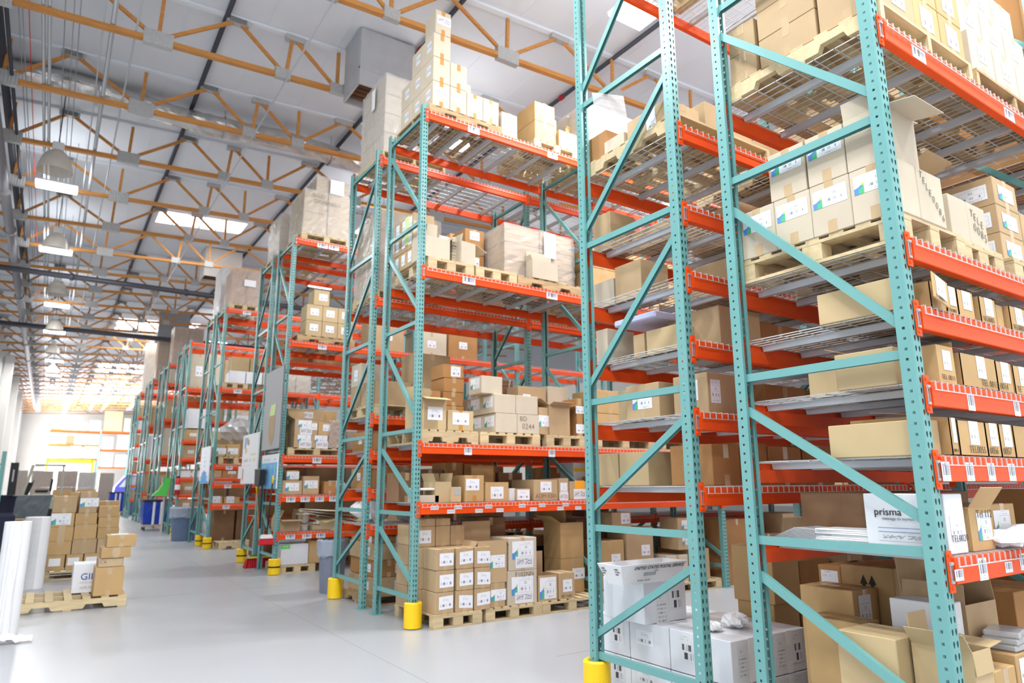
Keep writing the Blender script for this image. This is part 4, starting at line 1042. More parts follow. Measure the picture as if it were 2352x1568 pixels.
carton(4.6, 4.95, 1.7, 2.1, 0.0, 0.55, 'card', 'carton at the far end of the near floor row', labs=[('f', 0.5, 0.6, 0.16, 0.14, 'lab_tall')])
# second bay of the nearest rack
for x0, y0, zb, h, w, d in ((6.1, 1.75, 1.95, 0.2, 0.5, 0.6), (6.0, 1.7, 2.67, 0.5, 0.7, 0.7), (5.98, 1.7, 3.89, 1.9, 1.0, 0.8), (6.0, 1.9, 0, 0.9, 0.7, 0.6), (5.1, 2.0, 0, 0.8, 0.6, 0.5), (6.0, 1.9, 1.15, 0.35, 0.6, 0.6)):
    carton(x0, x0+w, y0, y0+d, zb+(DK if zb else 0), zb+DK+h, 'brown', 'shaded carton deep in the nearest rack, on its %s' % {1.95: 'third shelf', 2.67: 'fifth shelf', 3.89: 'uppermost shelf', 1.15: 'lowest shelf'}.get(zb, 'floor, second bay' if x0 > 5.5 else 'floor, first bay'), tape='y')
# ================================================================== rack back to back with the nearest one (1b)
z = 3.94+DK
pallet(3.42, 4.5, 3.02, 4.0, z, 'pallet on the upper shelf of the rack behind, under the torn film', 'stringer', 'wood', along='y')
zp = z+0.131
ebox('brown', 1349, 1392, 296, 3.47, zp, 0.5, 'brown carton stack in film at the far edge of the upper pallet', tape=None)
o = ebox('pale', 1386, 1432, 300, 3.45, zp, 0.3, 'pale carton wrapped in loose film on the upper pallet', tape=None)
b = MB(); b.bar((0, 0, 0), (0, 0.03, 0.22), 0.3, 0.005, up=(1, 0, 0)); f = b.build('plastic_sheet', M['film'], o, loc=(-0.16, 0, 0.25))
f.rotation_euler = (0, 0, 1.4)
ebox('card', 1436, 1532, 224, 3.45, zp, 0.34, 'tan carton with two white labels on the upper pallet', labs=[('e', 0.6, 0.45, 0.09, 0.16, 'lab_small'), ('e', 0.62, 0.15, 0.09, 0.08, 'lab_small')])
carton(3.85, 4.4, 3.1, 3.5, zp, zp+0.26, 'card', 'tan carton farther in on the upper pallet, beside the white labels')
pallet(4.7, 5.75, 3.0, 3.95, z, 'second pallet on the upper shelf of the rack behind', 'stringer', 'wood', along='y')
carton(4.75, 5.6, 3.04, 3.9, zp, zp+0.3, 'card', 'wide low carton on the second upper pallet of the rack behind')
for a in ((3.34, 1360, 1400, 483, 0.28, 'card', 'tan carton alone near the far post on the shelf below the upper pallet'),
          (2.87, 1410, 1470, 590, 0.3, 'card', 'tall tan carton, its two faces showing, three shelves below the upper pallet'),
          (2.87, 1361, 1408, 637, 0.3, 'pale', 'low pale carton beside the far post, next to the tall tan one'),
          (2.40, 1367, 1393, 730, 0.3, 'pale', 'narrow pale carton by the far post, on the shelf with the tray'),
          (2.40, 1453, 1479, 764, 0.3, 'card', 'small carton in the middle of the shelf with the tray'),
          (2.40, 1482, 1556, 742, 0.3, 'kraft', 'wide tan carton under the pale blue tray'),
          (1.93, 1418, 1470, 890, 0.3, 'kraft', 'tan carton behind the logo carton near the far post'),
          (1.46, 1374, 1418, 1040, 0.3, 'kraft', 'left pale carton of the pair above the white cartons'),
          (1.46, 1421, 1487, 1036, 0.42, 'kraft', 'right pale carton of the pair above the white cartons')):
    ebox(a[5], a[1], a[2], a[3], 3.58, a[0]+DK, a[4], a[6], tape=None)
carton(3.8, 4.1, 3.45, 3.9, 3.34+DK, 3.34+DK+0.16, 'card', 'low carton behind the single one under the upper pallet')
b = MB(); b.box(-0.2, 0.2, -0.22, 0.22, 0, 0.05, 0.01); o = b.build('shallow_tray', mat('pale_blue_plastic', (190, 192, 222), 0.4), None, loc=(3.72, 3.62, 2.40+DK+0.255)); tag(o, 'pale blue shallow tray lying on a wide tan carton', 'tray')
o = carton(3.56, 3.86, 3.44, 3.78, 1.93+DK, 2.2, 'card', 'tan carton with a logo label behind the far near post', labs=[('e', 0.5, 0.55, 0.2, 0.13, 'lab_prisma')], tape='x', rz=0.0)
carton(3.62, 4.0, 3.05, 3.36, 1.93+DK, 2.22, 'card', 'tan carton with a tall label between the two near frames', labs=[('e', 0.5, 0.6, 0.14, 0.14, 'lab_prisma'), ('f', 0.2, 0.55, 0.1, 0.16, 'lab_tall')], tape=None)
carton(3.75, 4.2, 3.02, 3.5, 2.40+DK, 2.72, 'card', 'tan carton seen between the two near frames, beside the tray', tape=None)
for k, (xa, xb) in enumerate(((3.62, 3.9), (3.92, 4.2), (4.22, 4.6), (4.62, 5.0))):
    carton(xa, xb, 3.05, 3.42, 1.46+DK, 1.74+0.02*(k % 2), 'brown', 'shaded brown carton, %s along, above the white cartons' % ORD[k], tape='y')
carton(4.3, 4.62, 3.05, 3.35, 1.46+DK, 1.68, 'brown', 'shaded carton with a strip label over the long shelf channel', labs=[('f', 0.5, 0.4, 0.25, 0.06, 'lab_wide')]) if False else None
for k, (x0, y0, zb, w, d, h, c) in enumerate(((4.1, 3.2, 2.87, .7, .5, .28, 'card'), (4.9, 3.1, 2.87, .6, .6, .3, 'pale'), (4.3, 3.2, 3.34, .8, .5, .32, 'card'), (5.2, 3.1, 3.34, .5, .5, .3, 'card'), (4.3, 3.1, 2.40, .5, .6, .26, 'brown'), (5.0, 3.15, 2.40, .55, .5, .3, 'card'),
        (4.3, 3.1, 1.93, .5, .5, .26, 'brown'), (5.05, 3.1, 1.93, .6, .5, .28, 'brown'), (6.1, 3.1, 1.46, .6, .5, .25, 'brown'), (6.1, 3.1, 1.93, .9, .5, .28, 'dark'), (6.2, 3.1, 2.40, .9, .5, .3, 'brown'), (6.2, 3.1, 2.87, .9, .5, .28, 'card'), (6.0, 3.1, 3.94, 1.6, .8, 1.6, 'card'), (6.1, 3.1, 3.34, 1.0, .6, .3, 'brown'))):
    carton(x0, x0+w, y0, y0+d, zb+DK, zb+DK+h, c, 'carton deep on the %s shelf of the rack behind, %s' % (ORD[R1B.index(zb)], ('nearer the end', 'farther along', 'in the second bay')[2 if k > 9 or x0 > 6 else k % 2]), 'deep cartons of the rack behind')
pallet(3.5, 4.7, 3.02, 4.0, 6.0+DK, 'pallet at the very top over the gap of the near frames', 'stringer', 'wood')
# white cartons on the floor
WH = 0.265
wl = 0
for row, zz in ((0, 0.0), (1, 0.245)):
    hh = 0.24 if row == 0 else WH
    for j, (ya, yb) in enumerate(((3.05, 3.57), (3.575, 3.965), (3.97, 4.32))):
        for i, (xa, xb) in enumerate(((3.68, 4.08), (4.085, 4.46))):
            if i == 1 and row == 0 and j > 0: continue
            labs = []
            if i == 0: labs.append(('e', 0.62 if j else 0.3, 0.6, 0.15, 0.16, 'lab_mail') if j != 1 else ('e', 0.4, 0.6, 0.17, 0.1, 'lab_small'))
            if j == 0: labs += [('f', 0.28, 0.5, 0.1, 0.19, 'lab_list'), ('f', 0.74, 0.55, 0.12, 0.18, 'lab_mail')]
            carton(xa, xb, ya, yb, zz, zz+hh, 'white', 'white carton on the floor, %s layer, %s from the camera side, %s column' % (('lower', 'upper')[row], ORD[j], ('outer', 'inner')[i]), 'white cartons on the floor', labs=labs, tape='y', name='white_carton', tm='paper')
carton(3.60, 4.03, 3.72, 4.15, 0.512, 0.80, 'white', 'single white carton on top of the white cartons, under the mail tray', labs=[('f', 0.42, 0.35, 0.13, 0.22, 'lab_list'), ('f', 0.75, 0.6, 0.14, 0.2, 'lab_mail')], tape='y', name='white_carton', tm='paper', rz=0.0)
# mail tray
N_ = at(1426, 1293, y=3.62); TRW = (at(1577, 1282, y=3.62).x-N_.x)/2; FARY = at(1372, 1284, x=N_.x).y; TRD = (FARY-3.62)/2; TRY = 3.62+TRD; TRX = N_.x+TRW
t = thing('mail_tray', 'white corrugated plastic mail tray lettered UNITED STATES POSTAL SERVICE', 'tray', (TRX, TRY, 0.802), 0.0)
def tray_wall(p, q, pt, qt):
    b = MB(); p, q, pt, qt = map(Vector, (p, q, pt, qt)); n = (q-p).cross(pt-p).normalized()*0.004
    i = len(b.v); b.v += [tuple(v) for v in (p, q, qt, pt)]+[tuple(v+n) for v in (p, q, qt, pt)]
    b.f += [(0, 1, 2, 3), (7, 6, 5, 4), (0, 4, 5, 1), (1, 5, 6, 2), (2, 6, 7, 3), (3, 7, 4, 0)]
    return b.build('tray_wall', M['paper'], t)
w1, d1, w2, d2, hh = TRW-0.06, TRD-0.05, TRW, TRD, 0.135
B4 = [(-w1, -d1, 0), (w1, -d1, 0), (w1, d1, 0), (-w1, d1, 0)]; T4 = [(-w2, -d2, hh), (w2, -d2, hh), (w2, d2, hh), (-w2, d2, hh)]
for k in range(4): tray_wall(B4[k], B4[(k+1) % 4], T4[k], T4[(k+1) % 4])
b = MB(); b.quad(*B4); b.build('tray_bottom', M['paper'], t)
tl = math.atan2(d2-d1, hh)
def slant_text(s, size, x, v, ink='inkk', shear=0.25):
    me = text_mesh(s, size, shear=shear).copy(); me.materials.clear(); me.materials.append(M[ink])
    o = link('lettering', me, t); o.matrix_local = Matrix.Translation((x, -d1-(d2-d1)*v/hh-0.009, v)) @ Matrix.Rotation(math.pi/2+tl, 4, 'X')
slant_text('UNITED STATES POSTAL SERVICE', 0.0245*TRW/0.24, -0.62*TRW, 0.098)
slant_text('MM TRAY - EMM 7HP', 0.013, -0.45*TRW, 0.018, 'inkg')
for k, (x, v) in enumerate(((0.0, 0.08), (-0.3*TRW, 0.07), (-0.3*TRW, 0.062), (-0.3*TRW, 0.054))): slant_text('WARNING' if k == 0 else 'MAXIMUM PENALTY FOR THEFT OR MISUSE', 0.008 if k == 0 else 0.006, x, v, 'inkg', 0)
tl2 = math.atan2(w2-w1, hh)
for k, s in enumerate(('LABEL', 'OTHER', 'END')):
    for yy in (TRD-0.03, -TRD*0.35):
        me = text_mesh(s, 0.015).copy(); me.materials.clear(); me.materials.append(M['inkk']); v = 0.1-0.017*k
        o = link('lettering', me, t); o.matrix_local = Matrix.Translation((-w1-(w2-w1)*v/hh-0.009, yy, v)) @ Matrix.Rotation(-math.pi/2, 4, 'Z') @ Matrix.Rotation(math.pi/2+tl2, 4, 'X')
carton(4.48, 4.78, 3.3, 3.62, 0.0, 0.62, 'honey', 'lower tan carton standing behind the white cartons', tape=None)
carton(4.47, 4.79, 3.28, 3.64, 0.621, 1.02, 'honey', 'upper tan carton standing behind the white cartons', tape=None)
crumple('paper_wad', 4.05, 3.3, 0.512, 0.09, 0.55, 'paper', 'crumpled white paper lying on the white cartons beside the post', 'paper', seed=2)
crumple('paper_wad', 3.84, 3.32, 0.512, 0.07, 0.45, 'paper', 'smaller crumpled paper lying on the white cartons', 'paper', seed=6)
for k, (x0, y0, w, d, h) in enumerate(((6.0, 3.15, 0.6, 0.5, 1.3), (6.65, 3.2, 0.5, 0.5, 1.1), (5.3, 3.3, 0.45, 0.5, 0.85), (5.3, 3.3, 0.4, 0.45, 1.2))):
    zb = 0.0 if k < 3 else 0.86
    carton(x0, x0+w, y0, y0+d, zb, h if k < 3 else 1.2, 'card', ('tall tan carton deep under the shelf past the white cartons', 'second tall carton deep under the shelf', 'low pale carton in the gap beyond the rear near post', 'small carton on the low pale one in the gap')[k], tape='y')
# ================================================================== rack across the side aisle (2a), floor pallets
def floor_pallet(pxl, pyl, pxr, pyr, dep, label, style='block', m='wood', h=0.14):
    p, q = at(pxl, pyl, z=0), at(pxr, pyr, z=0); y = (p.y+q.y)/2
    pallet(p.x, q.x, y, y+dep, 0.001, label, style, m, h, along='x'); return p.x, q.x, y
F2 = 'the first floor pallet across the aisle'
ax0, ax1, ay = floor_pallet(995, 1447, 1108, 1432, 0.98, 'block pallet on the floor nearest the yellow guard across the aisle')
zp = 0.142
LBL = (0.5, 0.55, 0.14, 0.14, 'lab_small')
fy = ay+0.02
for c, (pl, pr) in enumerate(((1000, 1042), (1047, 1087), (1090, 1126))):
    xa, xb = FX(pl, 1400, fy), FX(pr, 1400, fy)
    for r in range(3):
        hh = 0.222
        carton(xa+rnd.uniform(-.006, .006), xb, fy, fy+0.3, zp+r*hh, zp+(r+1)*hh-0.003, 'card', 'tan white labelled carton, %s row, %s column, front of the first floor pallet' % (('bottom', 'middle', 'top')[r], ORD[c]), 'labelled cartons of the first floor pallet', labs=[('f', 0.58, 0.5, 0.17, 0.13, 'lab_small', rnd.uniform(-.08, .08))], tape='y')
bw = (ax1-ax0-0.06)/3
for c in range(3):
    for r in range(5 if c < 2 else 4):
        xa = ax0+0.0+c*bw*1.06
        carton(xa, xa+bw*1.02, fy+0.32, fy+0.62, zp+r*0.222, zp+(r+1)*0.222-0.002, 'card', 'tan carton behind the labelled ones, %s row, %s column, first floor pallet' % (ROWW[r], ORD[c]), 'rear cartons of the first floor pallet', labs=[('f', 0.3, 0.5, 0.15, 0.14, 'lab_small')] if (c == 0 and r == 3) else ([('e', 0.5, 0.5, 0.15, 0.14, 'lab_small')] if r == 4 and c == 0 else []), tape='y')
for r in range(4):
    carton(ax0, ax0+bw, fy+0.64, fy+0.94, zp+r*0.222, zp+(r+1)*0.222-0.002, 'card', 'tan carton at the back end of the first floor pallet, %s row' % ROWW[r], 'rear cartons of the first floor pallet')
bx0, bx1, by = floor_pallet(1121, 1431, 1241, 1411, 0.98, 'second block pallet on the floor across the aisle, under the white label carton')
zb = zp; fy = by+0.02
xa, xb = FX(1118, 1390, fy), FX(1161, 1390, fy)
o = carton(xa, xb, fy, fy+0.34, zb, zb+0.26, 'card', 'carton with a logo label under the tall open one, second floor pallet', labs=[('f', 0.62, 0.5, 0.2, 0.12, 'lab_prisma')], tape='y')
open_carton(xa-0.12, xb+0.02, fy, fy+0.36, zb+0.262, zb+0.72, 'card', 'tall open carton with one flap upright, second floor pallet', {'b': (2, 0.2), 'r': 150, 'l': 150}, labs=[('f', 0.65, 0.5, 0.22, 0.14, 'lab_prisma')])
xa, xb = FX(1166, 1390, fy), FX(1234, 1390, fy)
carton(xa, xb, fy, fy+0.4, zb, zb+0.37, 'pale', 'carton covered in white labels, hand lettered F 102NN', labs=[('f', 0.5, 0.55, 0.3, 0.2, 'lab_prisma'), ('f', 0.55, 0.2, 0.25, 0.12, 'lab_wide')], tape=None, text=[('f', 0.25, 0.82, 0.075, 'F102NN', 'inkk')])
carton(xa+0.02, xb, fy, fy+0.4, zb+0.372, zb+0.735, 'pale', 'upper carton covered in white labels, second floor pallet', labs=[('f', 0.5, 0.62, 0.3, 0.2, 'lab_prisma'), ('f', 0.55, 0.25, 0.25, 0.13, 'lab_wide')], tape='y')

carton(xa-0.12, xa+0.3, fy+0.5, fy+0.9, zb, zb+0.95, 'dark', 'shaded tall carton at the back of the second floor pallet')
cx0, cx1, cy = floor_pallet(1247, 1412, 1400, 1391, 0.98, 'third block pallet on the floor across the aisle')
fy = cy+0.02
open_carton(FX(1237, 1380, fy), FX(1281, 1380, fy), fy, fy+0.3, zb, zb+0.29, 'card', 'half open carton with a big white label on the third floor pallet', {'b': (0, 0.25), 'l': 70}, labs=[('f', 0.5, 0.5, 0.24, 0.24, 'lab_prisma')])
carton(FX(1284, 1380, fy), FX(1321, 1380, fy), fy, fy+0.28, zb, zb+0.3, 'card', 'small carton hand lettered B0.7N82 on the third floor pallet', labs=[('f', 0.55, 0.5, 0.14, 0.14, 'lab_small')], text=[('f', 0.15, 0.06, 0.045, 'B0.7N82', 'inkk')])
carton(FX(1290, 1380, fy+0.3), FX(1350, 1380, fy+0.3), fy+0.3, fy+0.66, zb, zb+0.42, 'honey', 'lower orange tan carton of two behind the small lettered one', labs=[('f', 0.75, 0.55, 0.2, 0.13, 'lab_small')])
open_carton(FX(1290, 1380, fy+0.3), FX(1350, 1380, fy+0.3), fy+0.3, fy+0.66, zb+0.422, zb+0.86, 'honey', 'upper orange tan carton of two behind the small lettered one', {'b': (0, 0.2), 'l': 60})
# seen past the far near-post: cartons farther along the floor
fy = 7.05
for k, (xl, w, h0, h1, c, lb, tx) in enumerate(((7.3, 0.42, 0.14, 0.5, 'pale', 'low pale carton by the lettered ones far along the floor row', ''), (7.75, 0.42, 0.14, 0.56, 'card', 'carton hand lettered DR.5157 far along the floor row', 'DR.5157'),
      (7.55, 0.32, 0.565, 0.82, 'card', 'carton with a logo label, lower of two above the lettered one', ''), (7.55, 0.32, 0.822, 1.0, 'card', 'carton with a logo label, upper of two above the lettered one', ''))):
    carton(xl, xl+w, fy, fy+0.36, h0, h1, c, lb, labs=[('f', 0.55, 0.5, 0.2, 0.12, 'lab_prisma')] if k > 1 else [], tape='y', text=[('f', 0.15, 0.8, 0.06, tx, 'pen')] if tx else [])
pallet(7.25, 8.35, 7.0, 7.95, 0.001, 'pallet far along the floor row, seen between the near frames', 'block', 'wood', 0.138)
pallet(6.0, 7.15, 7.0, 7.95, 0.001, 'pallet behind the white cartons, across the aisle', 'block', 'wood', 0.138)
for k, (xl, w, y0, h0, h1, c, lb) in enumerate(((6.05, 0.5, 7.1, 0.14, 0.75, 'honey', 'honey carton with a green dot, across the aisle above the mail tray'), (6.6, 0.5, 7.1, 0.14, 0.9, 'card', 'tan carton beside the green dot one, across the aisle'), (6.35, 0.35, 7.1, 0.905, 1.12, 'card', 'carton with a white label on the tan one across the aisle'), (6.1, 0.9, 7.55, 0.14, 1.0, 'dark', 'dark carton deep behind the green dot one'))):
    carton(xl, xl+w, y0, y0+0.4, h0, h1, c, lb, labs=[('f', 0.7, 0.6, 0.16, 0.14, 'lab_small')] if k < 3 else [], tape='y')
# ---- shelf 1.28
z = 1.28+DK; fy = 6.99
fbox('pale', 957, 1009, 1137, fy, z, 0.3, 'low pale carton at the start of the shelf with the ADM carton', tape=None)
b = MB(); b.box(-0.15, 0.15, -0.12, 0.12, 0, 0.025, 0.006); o = b.build('white_top_slab', M['paper'], None, loc=(FX(982, 1135, fy)+0.03, fy+0.14, z+0.135)); tag(o, 'white slab added as the white top of the low pale carton', 'carton top')  # slab added for the white top of the carton
fopen('kraft', 1000, 1037, 1106, fy, z, 0.3, 'pale open carton with ragged flaps on the ADM shelf', {'l': 20, 'b': 4, 'r': 10})
fbox('kraft', 1036, 1060, 1118, fy-0.02, z, 0.22, 'small carton with a grey label tucked against the ragged open one', labs=[('f', 0.6, 0.7, 0.07, 0.08, 'greypaper')], tape=None)
fbox('honey', 1068, 1112, 1091, fy, z, 0.34, 'tall honey carton with a white label on the ADM shelf', labs=[('f', 0.4, 0.65, 0.18, 0.13, 'lab_small')], tm='tapeb')
fopen('honey', 1115, 1168, 1107, fy, z, 0.34, 'honey carton with its back flap raised on the ADM shelf', {'b': (0, 0.2), 'l': 100}, labs=[('f', 0.5, 0.45, 0.18, 0.14, 'lab_small')])
fbox('white', 1168, 1184, 1121, fy+0.04, z, 0.25, 'slim white box beside the honey carton with raised flap', tape=None)
fbox('card', 1186, 1218, 1122, fy, z, 0.26, 'small tan carton with a large white label beside the ADM carton', labs=[('f', 0.5, 0.5, 0.18, 0.12, 'lab_small')])
fbox('card', 1226, 1281, 1101, fy, z, 0.5, 'wide tan carton hand lettered ADM.0301', labs=[('f', 0.5, 0.65, 0.17, 0.13, 'lab_small')], text=[('f', 0.06, 0.12, 0.075, 'ADM.0301', 'pen')])
fbox('card', 1283, 1306, 1098, fy, z, 0.4, 'narrow tan carton with two stacked white labels next to the ADM carton', labs=[('f', 0.5, 0.5, 0.11, 0.16, 'lab_tall'), ('f', 0.5, 0.16, 0.14, 0.1, 'lab_wide')], tape=None)
fbox('card', 1308, 1346, 1105, fy, z, 0.4, 'tan carton with an orange envelope stuck on its front', labs=[('f', 0.6, 0.72, 0.16, 0.15, 'orangepaper'), ('f', 0.6, 0.3, 0.2, 0.13, 'lab_wide')], tape=None)
o = fbox('white', 1283, 1345, 1062, fy+0.42, z+0.02, 0.3, 'white carton banded with yellow tape at the end of the ADM shelf', tape=None)
for v in (0.22, 0.8): add_sheet(o, 'f', o.dimensions.x, o.dimensions.y, o.dimensions.z, 0.5, v, o.dimensions.x*0.98, 0.05, 'gold', 'yellow_band')
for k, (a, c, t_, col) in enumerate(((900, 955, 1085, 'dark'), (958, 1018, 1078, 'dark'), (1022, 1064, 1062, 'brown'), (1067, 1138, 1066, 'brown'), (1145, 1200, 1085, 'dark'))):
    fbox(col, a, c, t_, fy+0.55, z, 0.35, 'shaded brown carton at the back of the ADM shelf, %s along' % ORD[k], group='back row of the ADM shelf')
for k in range(5):
    carton(6.1+0.5*k, 6.5+0.5*k, 7.0, 7.4, z, z+0.3+0.08*(k % 2), 'brown', 'shaded brown carton in the second bay of the ADM shelf, %s along' % ORD[k], 'second bay of the ADM shelf')
# ---- shelf 1.94
z = 1.94+DK
xa, xb = FX(972, 1015, fy), FX(1098, 1015, fy)
pallet(xa-0.05, xb, 6.98, 7.94, z, 'orange tinted pallet on the middle shelf, under the open carton', 'stringer', 'wood', 0.15, along='x')
zp = z+0.152
fopen('kraft', 964, 1026, 912, fy, zp, 0.42, 'pale open carton with its front flap folded out on the middle shelf', {'b': (0, 0.16), 'f': (105, 0.14), 'l': -8}, labs=[('f', 0.55, 0.5, 0.19, 0.15, 'lab_small')])
fbox('kraft', 1029, 1088, 943, fy, zp, 0.42, 'lower tan carton right of the open one on the middle shelf', labs=[('f', 0.5, 0.6, 0.22, 0.14, 'lab_small')], tm='tapeb')
carton(3.47, 3.66, fy, fy+0.4, zp, zp+0.25, 'kraft', 'yellowish carton at the end of the middle shelf beside the open one', tape=None)
# brown stacks behind
for c, (pl, pr, n0, n1, tp) in enumerate(((964, 1012, 0, 3, 0.2), (1018, 1064, 0, 5, 0.2))):
    y2 = 7.5; xa, xb = FX(pl, 930, y2), FX(pr, 930, y2)
    for r in range(n1):
        carton(xa+0.01*(r % 2), xb+0.01*(r % 2), y2, y2+0.36, zp+r*0.175, zp+(r+1)*0.175-0.003, 'brown', 'flat brown carton, %s of the %s brown pile behind the open carton' % (ORD[r], ('shorter', 'taller')[c]), 'brown piles behind the open carton', labs=[('f', 0.6, 0.5, 0.14, 0.13, 'lab_small')] if (c == 1 and r == 4) else [], tape='y')
xa, xb = FX(1102, 1015, fy), FX(1240, 1015, fy)
pallet(xa, xb, 6.98, 7.94, z, 'pale block pallet on the middle shelf under the carton marked BD', 'block', 'wood', 0.15, along='x')
x1, x2, x3 = FX(1139, 980, fy), FX(1188, 980, fy), FX(1239, 980, fy)
zr = FZ(1163, 949, fy); zq = FZ(1160, 905, fy); zs = FZ(1130, 862, fy)
PLe = ('e', 0.5, 0.6, 0.22, 0.13, 'lab_prisma')
for r, (za, zb_, nm) in enumerate(((zp, zr, 'lower'), (zr+0.001, zq, 'upper'))):
    for c, (xa, xb) in enumerate(((x1, x2), (x2+0.004, x3))):
        for j in range(2):
            if c and j: continue
            if r == 0 and c == 1: continue
            ya = fy+0.305*j
            carton(xa-0.02*r, xb-0.02*r, ya, ya+0.3, za, zb_, 'pale', 'carton with a logo label on its end, %s row, %s back, BD pallet' % (nm, ORD[j]) if c == 0 else 'plain carton above the one marked BD 0244', 'logo cartons of the BD pallet' if c == 0 else None, labs=[PLe] if c == 0 else [], tape=None)
carton(x2+0.004, x3, fy, fy+0.3, zp, zr, 'pale', 'carton hand lettered BD 0244 on the middle shelf', tape=None, text=[('f', 0.1, 0.66, 0.085, 'BD_', 'pen'), ('f', 0.2, 0.25, 0.095, '0244', 'pen')])
xa, xb = FX(1106, 900, fy+0.05), FX(1154, 900, fy+0.05)
carton(xa, xb, fy+0.05, fy+0.36, zq+0.001, zs, 'pale', 'topmost carton of the BD stack with a logo label', labs=[PLe], tape=None)
xa, xb = FX(1255, 1020, fy), 5.85
pallet(xa, xb, 6.98, 7.94, z, 'block pallet at the far end of the middle shelf', 'block', 'wood', 0.15, along='x')
fopen('card', 1262, 1308, 931, fy, zp, 0.34, 'open tan carton with spread flaps at the end of the middle shelf', {'f': (70, 0.1), 'l': 60, 'r': 80, 'b': 60}, labs=[])
carton(FX(1237, 980, fy)+0.02, FX(1262, 980, fy), fy+0.02, fy+0.35, zp, FZ(1250, 935, fy), 'card', 'narrow side of a carton with a logo label by the spread flaps', labs=[('f', 0.5, 0.5, 0.16, 0.14, 'lab_prisma')], tape=None)
fbox('card', 1190, 1254, 888, fy+0.345, zp, 0.28, 'tall tan carton standing behind the BD stack', labs=[('f', 0.3, 0.78, 0.12, 0.08, 'lab_small')], tape=None)
fbox('pale', 1258, 1316, 889, fy+0.37, zp, 0.4, 'tall pale carton behind the spread flaps', tape=None)
fbox('brown', 1324, 1338, 915, fy+0.06, zp, 0.4, 'brown carton with two white labels behind the far near post', labs=[('f', 0.5, 0.7, 0.14, 0.1, 'lab_small'), ('f', 0.5, 0.2, 0.14, 0.12, 'lab_small')])
# flattened cartons in film on the floor of the shelf behind
def flat_stack(x0, x1, y0, y1, z0, n, t_, col, label, film=None):
    t = thing('flat_carton_stack', label, 'flat cartons', ((x0+x1)/2, (y0+y1)/2, z0))
    for k in range(n):
        b = MB(); e = rnd.uniform(-0.015, 0.015); b.box(-(x1-x0)/2+e, (x1-x0)/2+e*0.5, -(y1-y0)/2+e, (y1-y0)/2, k*t_, (k+0.86)*t_); b.build('flat_carton', M[col], t)
    if film:
        b = MB(); rng = random.Random(5); hh = n*t_
        w, d = (x1-x0)/2+0.02, (y1-y0)/2+0.02; pts = []
        for k in range(9):
            for q in range(7):
                pts.append((-w-rng.uniform(0, 0.035), -d+2*d*q/6, hh*1.02*k/8))
        i = len(b.v); b.v += pts
        for k in range(8):
            for q in range(6): b.f.append((i+k*7+q, i+k*7+q+1, i+(k+1)*7+q+1, i+(k+1)*7+q))
        b.build('stretch_wrap', M['film'], t); b2 = MB(); b2.bar((w*0.3, -d-0.005, hh*0.2), (w*0.7, -d-0.005, hh), 0.02, 0.004, up=(0, 1, 0)); b2.build('film_strand', M['film'], t)
    return t
y2 = 7.64
flat_stack(FX(1106, 880, y2), FX(1178, 880, y2), y2, y2+0.3, zp, 30, 0.0255, 'dark', 'tall pile of brown flattened cartons in film, behind the BD stack', film=True)
# ---- shelf 3.99
z = 3.99+DK; zp = z+0.152
xa, xb = FX(973, 612, fy), FX(1088, 640, fy)
pallet(3.48, xb, 6.98, 7.94, z, 'pale pallet on the third shelf under the first open carton', 'block', 'wood', 0.15, along='x')
fopen('pale', 976, 1034, 545, fy, zp, 0.36, 'pale carton with its back flap raised at the start of the third shelf', {'b': (-4, 0.3), 'r': (60, 0.1), 'l': -12})
for k in range(3):
    for r in range(3):
        carton(3.46, 3.75, fy+0.38+0.19*k, fy+0.56+0.19*k, zp+0.23*r, zp+0.23*(r+1)-0.004, 'card', 'small carton with a white end label, %s row, %s back, under the green sheet' % (ROWW[r], ORD[k]), 'small cartons under the green sheet', labs=[('e', 0.5, 0.55, 0.1, 0.14, 'lab_small')], tape=None)
o = carton(3.455, 3.46, fy+0.5, fy+0.62, zp+0.3, zp+0.68, 'greenpaper', 'pale green sheet hung on the small cartons of the third shelf', tape=None, name='paper_sheet')
flat_stack(FX(1038, 590, fy+0.1), FX(1056, 590, fy+0.1), fy+0.1, fy+0.5, zp, 9, 0.04, 'pale', 'small pile of flat cartons between the two open ones, third shelf')
fopen('pale', 1056, 1091, 556, fy, zp, 0.3, 'tilted pale open carton with a drooping flap on the third shelf', {'b': (10, 0.14), 'r': (110, 0.2), 'l': -10}, rz=0.12)
pallet(xb+0.03, FX(1187, 655, fy), 6.98, 7.94, z, 'second pale pallet on the third shelf', 'block', 'wood', 0.15, along='x')
pallet(FX(1189, 670, fy), min(FX(1189, 670, fy)+1.15, 5.85), 6.98, 7.94, z, 'dark weathered pallet under the film wrapped load, third shelf', 'stringer', 'oldwood', 0.14, along='x')
wrapped(FX(1189, 660, fy+0.15)-0.2, FX(1189, 670, fy)+1.1, fy+0.16, fy+0.94, zp, FZ(1250, 535, fy+0.16), 'film wrapped load with a white paper on the third shelf', 'card', 3, 2, doc=('f', 0.62, 0.75, 0.2, 0.36))
fopen('pale', 1223, 1281, 601, fy-0.015, z+0.142, 0.15, 'low pale open carton in front of the wrapped load', {'b': (0, 0.16), 'l': 25})
XW = FX(1189, 660, fy+0.15)-0.2
for k, (a, c, tp) in enumerate(((1068, 1112, 541), (1114, 1148, 552), (1150, 1172, 565))):
    for r in range(2):
        y2 = fy+0.56; xa, xb = FX(a, 570, y2), min(FX(c, 570, y2), XW-0.05)
        if xb-xa < 0.1: continue
        carton(xa, xb, y2, y2+0.36, zp+r*0.36, zp+(r+1)*0.36-0.004, 'brown', 'orange brown carton at the back of the third shelf, %s row, %s along' % (ROWW[r], ORD[k]), 'orange brown cartons, third shelf', labs=[('f', 0.5, 0.75, 0.15, 0.12, 'lab_small')])
